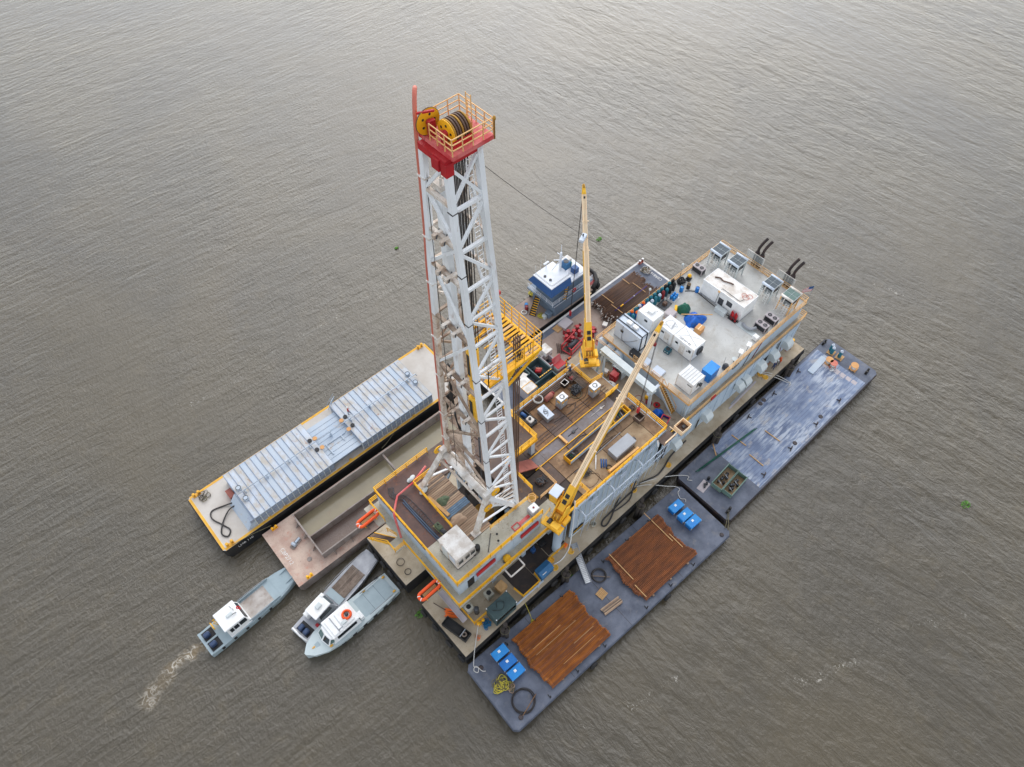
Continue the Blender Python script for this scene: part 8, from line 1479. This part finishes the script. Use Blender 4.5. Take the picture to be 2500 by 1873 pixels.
S1('steel_rod', MB().tube((-1.4, 0, .05), (1.4, .1, .05), .05, 6).tube((.2, .1, .05), (1.2, .7, .05), .035, 5), 'plate_c', 'rusty rods lying on the tan bow deck', 'rod', (1.6, 6.3, Z0), -1.3)
ropepile('blue rope pile beside the yellow bow bitt', 4.35, 1.3, Z0, .6, 16, ['rope_blue', 'machine_blue'], 81, .05); ropepile('thin orange rope clump on the bow deck corner', 2.6, .9, Z0, .45, 6, ['orange_hose', 'wood'], 82, .025, .1)
t = T('green_shed', 'dark green steel shed with open side on the bow side deck', 'shed', (6.75, 1.2, Z0)); P('roof', MB().cbox(-1.66, -1.0, 2.3, 1.66, .97, 2.42, .03), 'green_shed', t); P('back_wall', MB().box(-1.6, .85, 0, 1.6, .92, 2.3), 'green_shed', t); P('side_wall', MB().box(-1.6, -.92, 0, -1.53, .85, 2.3), 'green_shed', t); P('side_wall', MB().box(1.53, -.92, 0, 1.6, .85, 2.3), 'green_shed', t); P('front_panel', MB().box(-1.53, -.92, 0, 1.53, -.86, .9), 'green_shed', t); P('engine', MB().cbox(-1.1, -.5, .05, 1.0, .5, 1.3, .1), 'dark_deck', t)
for sx in (-1.6, 1.6):
    for sy in (-.93, .9): P('lifting_lug', MB().box(sx-.06, sy-.06, 2.42, sx+.06, sy+.06, 2.6), 'white', t)
P('roof_cable', MB().path(spl([(-1.2, .3, 2.45), (-.2, -.4, 2.45), (.5, .2, 2.45), (-.1, .7, 2.45), (-.6, .2, 2.45)], 6), .025, 4), 'hull_black', t)
for x, y, lab in ((3.95, 4.1, 'nearer the bow corner'), (6.9, 3.75, 'behind the green shed')):
    t = T('concrete_socket', 'square concrete block with a round black hole, '+lab, 'concrete block', (x, y, Z0), .0); P('block', MB().cbox(-.5, -.5, 0, .5, .5, 1.15, .05), 'deck_pale', t); P('hole', MB().lathe([(.33, 1.152), (.33, 1.156)], (0, 0, 0), 20), 'black', t); P('hole_rim', MB().torus((0, 0, 1.16), .34, .04, (0, 0, 1), 20, 5), 'deck_pale', t)
S1('vent_cylinder', MB().lathe([(.32, 0), (.32, 1.5), (.26, 1.6), (.1, 1.62)], (0, 0, 0), 16), 'steel_dark', 'grey upright cylinder between the concrete blocks on the bow', 'cylinder', (4.45, 3.2, Z0))
t = T('wooden_crate', 'tan plywood crate on the dark side deck', 'crate', (8.6, 3.4, Z0), .1); P('box', MB().cbox(-.6, -.55, .1, .6, .55, 1.15, .02), 'wood_fresh', t); P('foot', MB().box(-.5, -.5, 0, .5, -.35, .1).box(-.5, .35, 0, .5, .5, .1), 'wood_dark', t)
t = T('welding_machine', 'blue sloped-top machine cabinet on the side deck', 'machine', (14.0, 1.3, Z0), .02); P('body', MB().extr([(-1.0, -.65, .15), (1.0, -.65, .15), (1.0, -.65, 1.25), (-1.0, -.65, 1.25)], (0, 1.3, 0)), 'machine_blue', t); P('top', MB().add([(-1.05, -.7, 1.25), (1.05, -.7, 1.25), (1.05, 0, 1.65), (-1.05, 0, 1.65), (1.05, .7, 1.35), (-1.05, .7, 1.35)], [(0, 1, 2, 3), (3, 2, 4, 5), (1, 4, 2), (0, 3, 5)]), 'machine_blue', t); P('door_panel', MB().box(-.9, -.66, .3, .9, -.652, 1.1), 'machine_blue', t); P('chrome_strip', MB().box(-.75, -.5, 1.385, -.1, -.42, 1.44), 'white', t); P('skid', MB().box(-1, -.6, 0, 1, -.4, .15).box(-1, .4, 0, 1, .6, .15), 'steel_dark', t); P('hitch', MB().bar((-1.0, -.4, .2), (-1.9, -.9, .1), .15), 'grey_blue', t)
for x, y, m_, lab in ((11.4, 3.1, 'yellow', 'yellow valve bracket under the walkway edge'),): pass
t = T('yellow_valve', 'bright yellow winch body on the walkway outside the grey wall', 'winch', (9.4, 3.05, ZP), .6); P('body', MB().cbox(-.4, -.3, .1, .4, .3, .7, .1), 'yellow', t); P('drum', MB().tube((0, -.45, .4), (0, .45, .4), .28, 12), 'yellow', t); P('foot', MB().box(-.5, -.35, 0, .5, .35, .1), 'steel_dark', t)
S1('blue_pump', MB().cbox(-.3, -.3, 0, .3, .3, .7, .08).tube((0, 0, .7), (.3, .2, 1.0), .08, 8), 'navy', 'dark blue pump on the deck under the walkway by the crane', 'pump', (14.9, 4.3, Z0)); S1('black_pump', MB().cbox(-.5, -.35, 0, .5, .35, .6, .1), 'black', 'black pump box on the side deck behind the crane pedestal', 'pump', (16.4, 4.2, Z0))
S1('yellow_chock', MB().box(-.35, -.12, 0, .35, .12, .5), 'yellow', 'yellow chock beside the blue machine cabinet', 'chock', (15.6, 2.0, Z0), .4)
t = T('wire_crate', 'crate of mixed fittings beside the near crane pedestal', 'crate', (18.4, 2.0, Z0), .2); P('box', MB().box(-.35, -.3, 0, .35, .3, .4), 'wood_fresh', t); P('content', MB().cbox(-.3, -.25, .4, .3, .25, .55, .05), 'orange_hose', t)
# long black transfer hose along the side deck
S1('transfer_hose', MB((33, 1.2, Z0)).path(spl([(42.0, 1.7, Z0+.12), (40.2, 1.65, Z0+.12), (38.4, 1.5, Z0+.12), (36.6, 1.0, Z0+.12), (35, .8, Z0+.12), (33.5, 1.2, Z0+.12), (32.2, 1.55, Z0+.12), (31, 1.5, Z0+.12), (29, 1.45, Z0+.12), (27, 1.35, Z0+.12), (25.8, 1.3, Z0+.12), (24.6, 1.2, Z0+.12), (24.0, .8, Z0+.12), (24.3, .42, Z0+.12), (25.3, .6, Z0+.15), (26.5, 1.1, Z0+.22), (27.5, 1.6, Z0+.4), (28.5, 1.75, Z0+.8)], 8), .11, 8), 'hose', 'long thick black hose snaking along the rig side deck', 'hose', (33, 1.2, Z0))
S1('transfer_hose', MB((28, 1.0, Z0)).path(spl([(26.4, 1.1, Z0+.3), (27.6, .9, Z0+.12), (29.5, .9, Z0+.12), (31, 1.7, Z0+.3), (31.6, 1.9, Z0+1.2)], 8), .09, 7), 'hose', 'shorter black hose crossing the looped hose on the side deck', 'hose', (28, 1.0, Z0))
S1('white_bucket', MB().lathe([(.3, 0), (.36, .6), (.33, .62), (.28, .1)], (0, 0, 0), 14), 'deck_pale', 'pale round bucket at the foot of the grey ribbed wall', 'bucket', (23.2, 1.6, Z0))
S1('plank', MB().box(-3.4, -.12, 0, 3.4, .12, .06), 'hvac', 'long grey plank lying on the tan side deck below the hoods', 'plank', (54.2, 1.15, Z0+.003), .05); S1('plank', MB().box(-2.8, -.08, 0, 2.8, .08, .06), 'alu', 'thin silver plank beside the long grey plank', 'plank', (54.4, 1.45, Z0+.003), .06)
t = T('red_valve_post', 'red valve post on the stern deck by the last hood', 'valve', (65.7, 1.75, Z0)); P('post', MB().lathe([(.12, 0), (.12, .6), (.25, .65), (.25, .8)], (0, 0, 0), 10), 'red', t); P('wheel', MB().torus((.3, -.2, .5), .25, .05, (0, 0, 1), 14, 5), 'plate_c', t)
S1('orange_stand', MB().path([(0, 0, 0), (.3, .3, 1.2), (.6, 0, 1.8), (.8, .2, .2)], .04, 5).path([(0, .5, 0), (.3, .5, 1.2), (.8, .6, .2)], .04, 5), 'salmon_pipe', 'thin red tube frame beside the stern workers', 'frame', (60.2, 1.5, Z0), .2); S1('hose_coil', MB().path(spl([(0, 0, .1), (.2, .3, .9), (.35, .1, 2.2), (.5, .3, 3.0)], 6), .05, 5), 'dark_red', 'red hose hanging by the hood beside the stern workers', 'hose', (62.5, 1.6, Z0))
# rope lines between the vessels
rope('mooring_rope', spl([(3.6, 1.8, 3.6), (3.4, 1.7, 3.5), (1.6, .2, 3.05), (.6, -.7, 2.4), (.2, -1.2, 1.92), (.5, -1.6, 1.87), (.1, -2.0, 1.87), (-.1, -1.5, 1.87), (.4, -1.3, 1.87), (.6, -2.2, 1.87), (.9, -2.5, 1.87)], 7), .05, 'rope_white', 'white mooring rope from the bow bitt to the pipe barge corner')
rope('mooring_rope', spl([(31.2, 1.7, 3.2), (33, .6, 3.05), (35, -1.0, 2.3), (36.0, -1.7, 1.9), (36.2, -2.4, 1.88), (35.6, -2.6, 1.88), (35.2, -3.4, 1.88), (35.6, -3.9, 1.88), (35.3, -4.2, 1.88)], 7), .05, 'rope_white', 'white mooring rope sagging from the side deck to the far bins')
rope('mooring_rope', spl([(31.4, 1.8, 3.2), (34, .8, 3.05), (36.5, -.4, 2.5), (38.2, -1.4, 1.9), (38.6, -2.0, 1.88), (38.1, -2.2, 1.88), (38.5, -2.7, 1.88)], 7), .05, 'rope_white', 'white mooring rope running to the near corner of the worn barge')
rope('mooring_rope', spl([(59.1, 1.8, 3.3), (60.0, .6, 3.05), (60.9, -.6, 2.6), (61.8, -1.7, 1.9), (62.2, -2.0, 1.9), (61.6, -2.2, 1.9)], 7), .05, 'rope_white', 'white mooring rope from the stern deck to the worn barge, left one'); rope('mooring_rope', spl([(59.3, 1.9, 3.3), (60.4, .8, 3.05), (61.3, -.4, 2.6), (62.1, -1.6, 1.9), (61.9, -2.3, 1.9)], 7), .05, 'rope_white', 'white mooring rope from the stern deck to the worn barge, right one')
rope('mooring_rope', spl([(36.3, -10.6, 1.95), (36.9, -10.2, 2.0), (37.6, -9.7, 2.0), (38.6, -8.9, 2.2), (38.0, -9.2, 2.0), (37.0, -9.8, 2.05), (36.2, -10.2, 1.95)], 6), .05, 'rope_dark', 'yellow-green rope lashing the two blue-grey barges together')
rope('mooring_rope', spl([(9.6, .1, 3.0), (9.4, -.8, 2.4), (9.1, -1.7, 1.9), (8.8, -1.9, 1.88), (9.2, -2.1, 1.88)], 6), .035, 'rope_yellow', 'thin yellow rope hanging from the rig side to the pipe barge'); ropepile('small yellow rope knot by the near pipe stack', 9.0, -2.0, ZB, .3, 8, ['rope_yellow'], 91, .03, .15)
rope('mooring_rope', spl([(-13.4, 31.0, 2.9), (-11.0, 30.9, 2.5), (-8.2, 30.3, 2.35)], 6), .04, 'rope_dark', 'tan rope from the ribbed housing barge to the salmon barge bitt'); rope('mooring_rope', spl([(13.5, 31.2, 2.5), (11.2, 30.4, 2.2), (9.4, 29.4, 3.3)], 6), .04, 'rope_dark', 'tan rope between the ribbed housing barge and the hopper coaming')
rope('mooring_rope', spl([(-.6, 17.9, 1.6), (-.2, 17.2, 1.8), (.3, 16.9, 3.0)], 6), .03, 'rope_dark', 'dark line from the plank deck boat to the rig bow'); rope('mooring_rope', spl([(-1.4, 15.2, 1.3), (-.6, 16.0, 1.9), (.3, 16.4, 3.0)], 6), .03, 'rope_dark', 'dark line from the pale crew boat to the rig bow')
for y, l in ((18.9, 'nearest the salmon barge'), (17.6, 'second from the salmon barge'), (16.2, 'between the moored boats'), (14.6, 'behind the pale crew boat stern'), (12.6, 'at the inner corner of the left bow')): tire(-.34, y, 2.0, 0, 'black tyre fender on the left rig bow '+l)
coil('thin dark rope loop on the left bow deck', 1.4, 14.6, Z0, .5, 2, .025, 'cable', 7); coil('thin dark rope loop farther right on the left bow deck', 1.3, 12.9, Z0, .4, 2, .025, 'cable', 17)
# ------------------------------------------------------------------ people
def person(label, x, y, z, rz, shirt, pants, hat, arm=0., lean=0., walk=.12):
    sk = {'pel': (0, 0, .93, .13), 'spi': (lean*.3, 0, 1.12, .125), 'che': (lean*.6, 0, 1.32, .155), 'nec': (lean*.85, 0, 1.50, .06), 'hed': (lean, 0, 1.60, .085), 'top': (lean+.01, 0, 1.70, .085)}
    ed = [('pel', 'spi'), ('spi', 'che'), ('che', 'nec'), ('nec', 'hed'), ('hed', 'top')]
    for s_, n in ((1, 'l'), (-1, 'r')):
        w_ = walk*s_
        sk.update({'sh'+n: (lean*.7, .19*s_, 1.42, .065), 'el'+n: (lean*.7+.05+arm*.2, .26*s_, 1.16+arm*.1, .048), 'wr'+n: (lean*.7+.1+arm*.45, .25*s_, .93+arm*.3, .035), 'pa'+n: (lean*.7+.12+arm*.55, .245*s_, .86+arm*.32, .04), 'fi'+n: (lean*.7+.14+arm*.62, .24*s_, .79+arm*.34, .025),
                   'hp'+n: (0, .1*s_, .88, .1), 'kn'+n: (w_*.6+.03, .11*s_, .49, .068), 'an'+n: (w_, .11*s_, .1, .048), 'to'+n: (w_+.17, .12*s_, .04, .042)})
        ed += [('che', 'sh'+n), ('sh'+n, 'el'+n), ('el'+n, 'wr'+n), ('wr'+n, 'pa'+n), ('pa'+n, 'fi'+n), ('pel', 'hp'+n), ('hp'+n, 'kn'+n), ('kn'+n, 'an'+n), ('an'+n, 'to'+n)]
    k = list(sk); me = bpy.data.meshes.new('p'); me.from_pydata([sk[n][:3] for n in k], [(k.index(a), k.index(c)) for a, c in ed], [])
    ob = bpy.data.objects.new('p', me); COL.objects.link(ob); md_ = ob.modifiers.new('s', 'SKIN'); ob.modifiers.new('d', 'SUBSURF').levels = 1
    for i, n in enumerate(k): me.skin_vertices[0].data[i].radius = (sk[n][3], sk[n][3]); me.skin_vertices[0].data[i].use_root = (n == 'pel')
    dg = bpy.context.evaluated_depsgraph_get(); m2 = bpy.data.meshes.new_from_object(ob.evaluated_get(dg)); bpy.data.objects.remove(ob, do_unlink=True); bpy.data.meshes.remove(me)
    m2.name = 'body'; m2.materials.clear()
    for n in (pants, shirt, 'skin', 'black'): m2.materials.append(M(n))
    for p in m2.polygons:
        c = p.center; p.use_smooth = True
        p.material_index = 3 if c.z < .12 else 2 if (c.z > 1.49 or (abs(c.y) > .2 and (c.z < .93+arm*.3 and c.x > arm*.4+.02))) else 1 if c.z > .95 or abs(c.y) > .205 else 0
    t = T('person', label, 'person', (x, y, z), rz); I('body', m2, t)
    P('hard_hat', MB().lathe([(.15, 1.68), (.12, 1.70), (.11, 1.78), (.06, 1.83), (.01, 1.84)], (lean+.01, 0, 0), 12), hat, t)
person('person in dark navy overalls bending beside the stern workers', 61.2, 1.0, Z0, .4, 'cloth_navy', 'cloth_navy', 'white', .6, .25); person('person in grey work clothes between two others on the stern deck', 61.95, 1.1, Z0, -1.8, 'cloth_grey', 'cloth_navy', 'white', .4, .1); person('person in a bright orange vest standing on the stern deck', 62.7, .95, Z0, 2.9, 'cloth_orange', 'cloth_grey', 'orange', .3, .05)
person('person in a red vest standing on the ribbed steel housing roof', 9.0, 36.4, ZS+2.06, -.5, 'cloth_red', 'cloth_navy', 'white', .2, .0)
person('person in dark blue leaning at the far yellow rail by the crane', 33.0, 17.55-.8, ZP, 1.6, 'cloth_navy', 'cloth_navy', 'white_dirty', .5, .1)
# floating weed
def weed(label, x, y, r_, seed):
    q = random.Random(seed); b = MB()
    for i in range(90):
        a, d = q.uniform(0, 6.28), r_*math.sqrt(q.random()); px, py = d*math.cos(a), d*.7*math.sin(a); s_ = q.uniform(.06, .14); h = q.uniform(.02, .16)
        c, s2 = math.cos(a*3)*s_, math.sin(a*3)*s_; b.add([(px-c, py-s2, h), (px+s2*.5, py-c*.5, h+.05), (px+c, py+s2, h+.03), (px-s2*.5, py+c*.5, h)], [(0, 1, 2, 3)])
    o = S1('water_weed', b, 'leaf', label, 'weed', (x, y, .01))
weed('clump of green weed floating alone right of the worn barge', 64.6, -30.1, .75, 1); weed('clump of green weed floating behind the upright crane boom', 64.1, 39.6, .6, 2); weed('small green weed patch by the near life float', -.5, 8.6, .7, 3); weed('green weed patch trapped between the gangway and the piling cluster', 16.9, -.95, .7, 4); weed('small green weed speck far out in the upper left water', 36, 62, .35, 5)
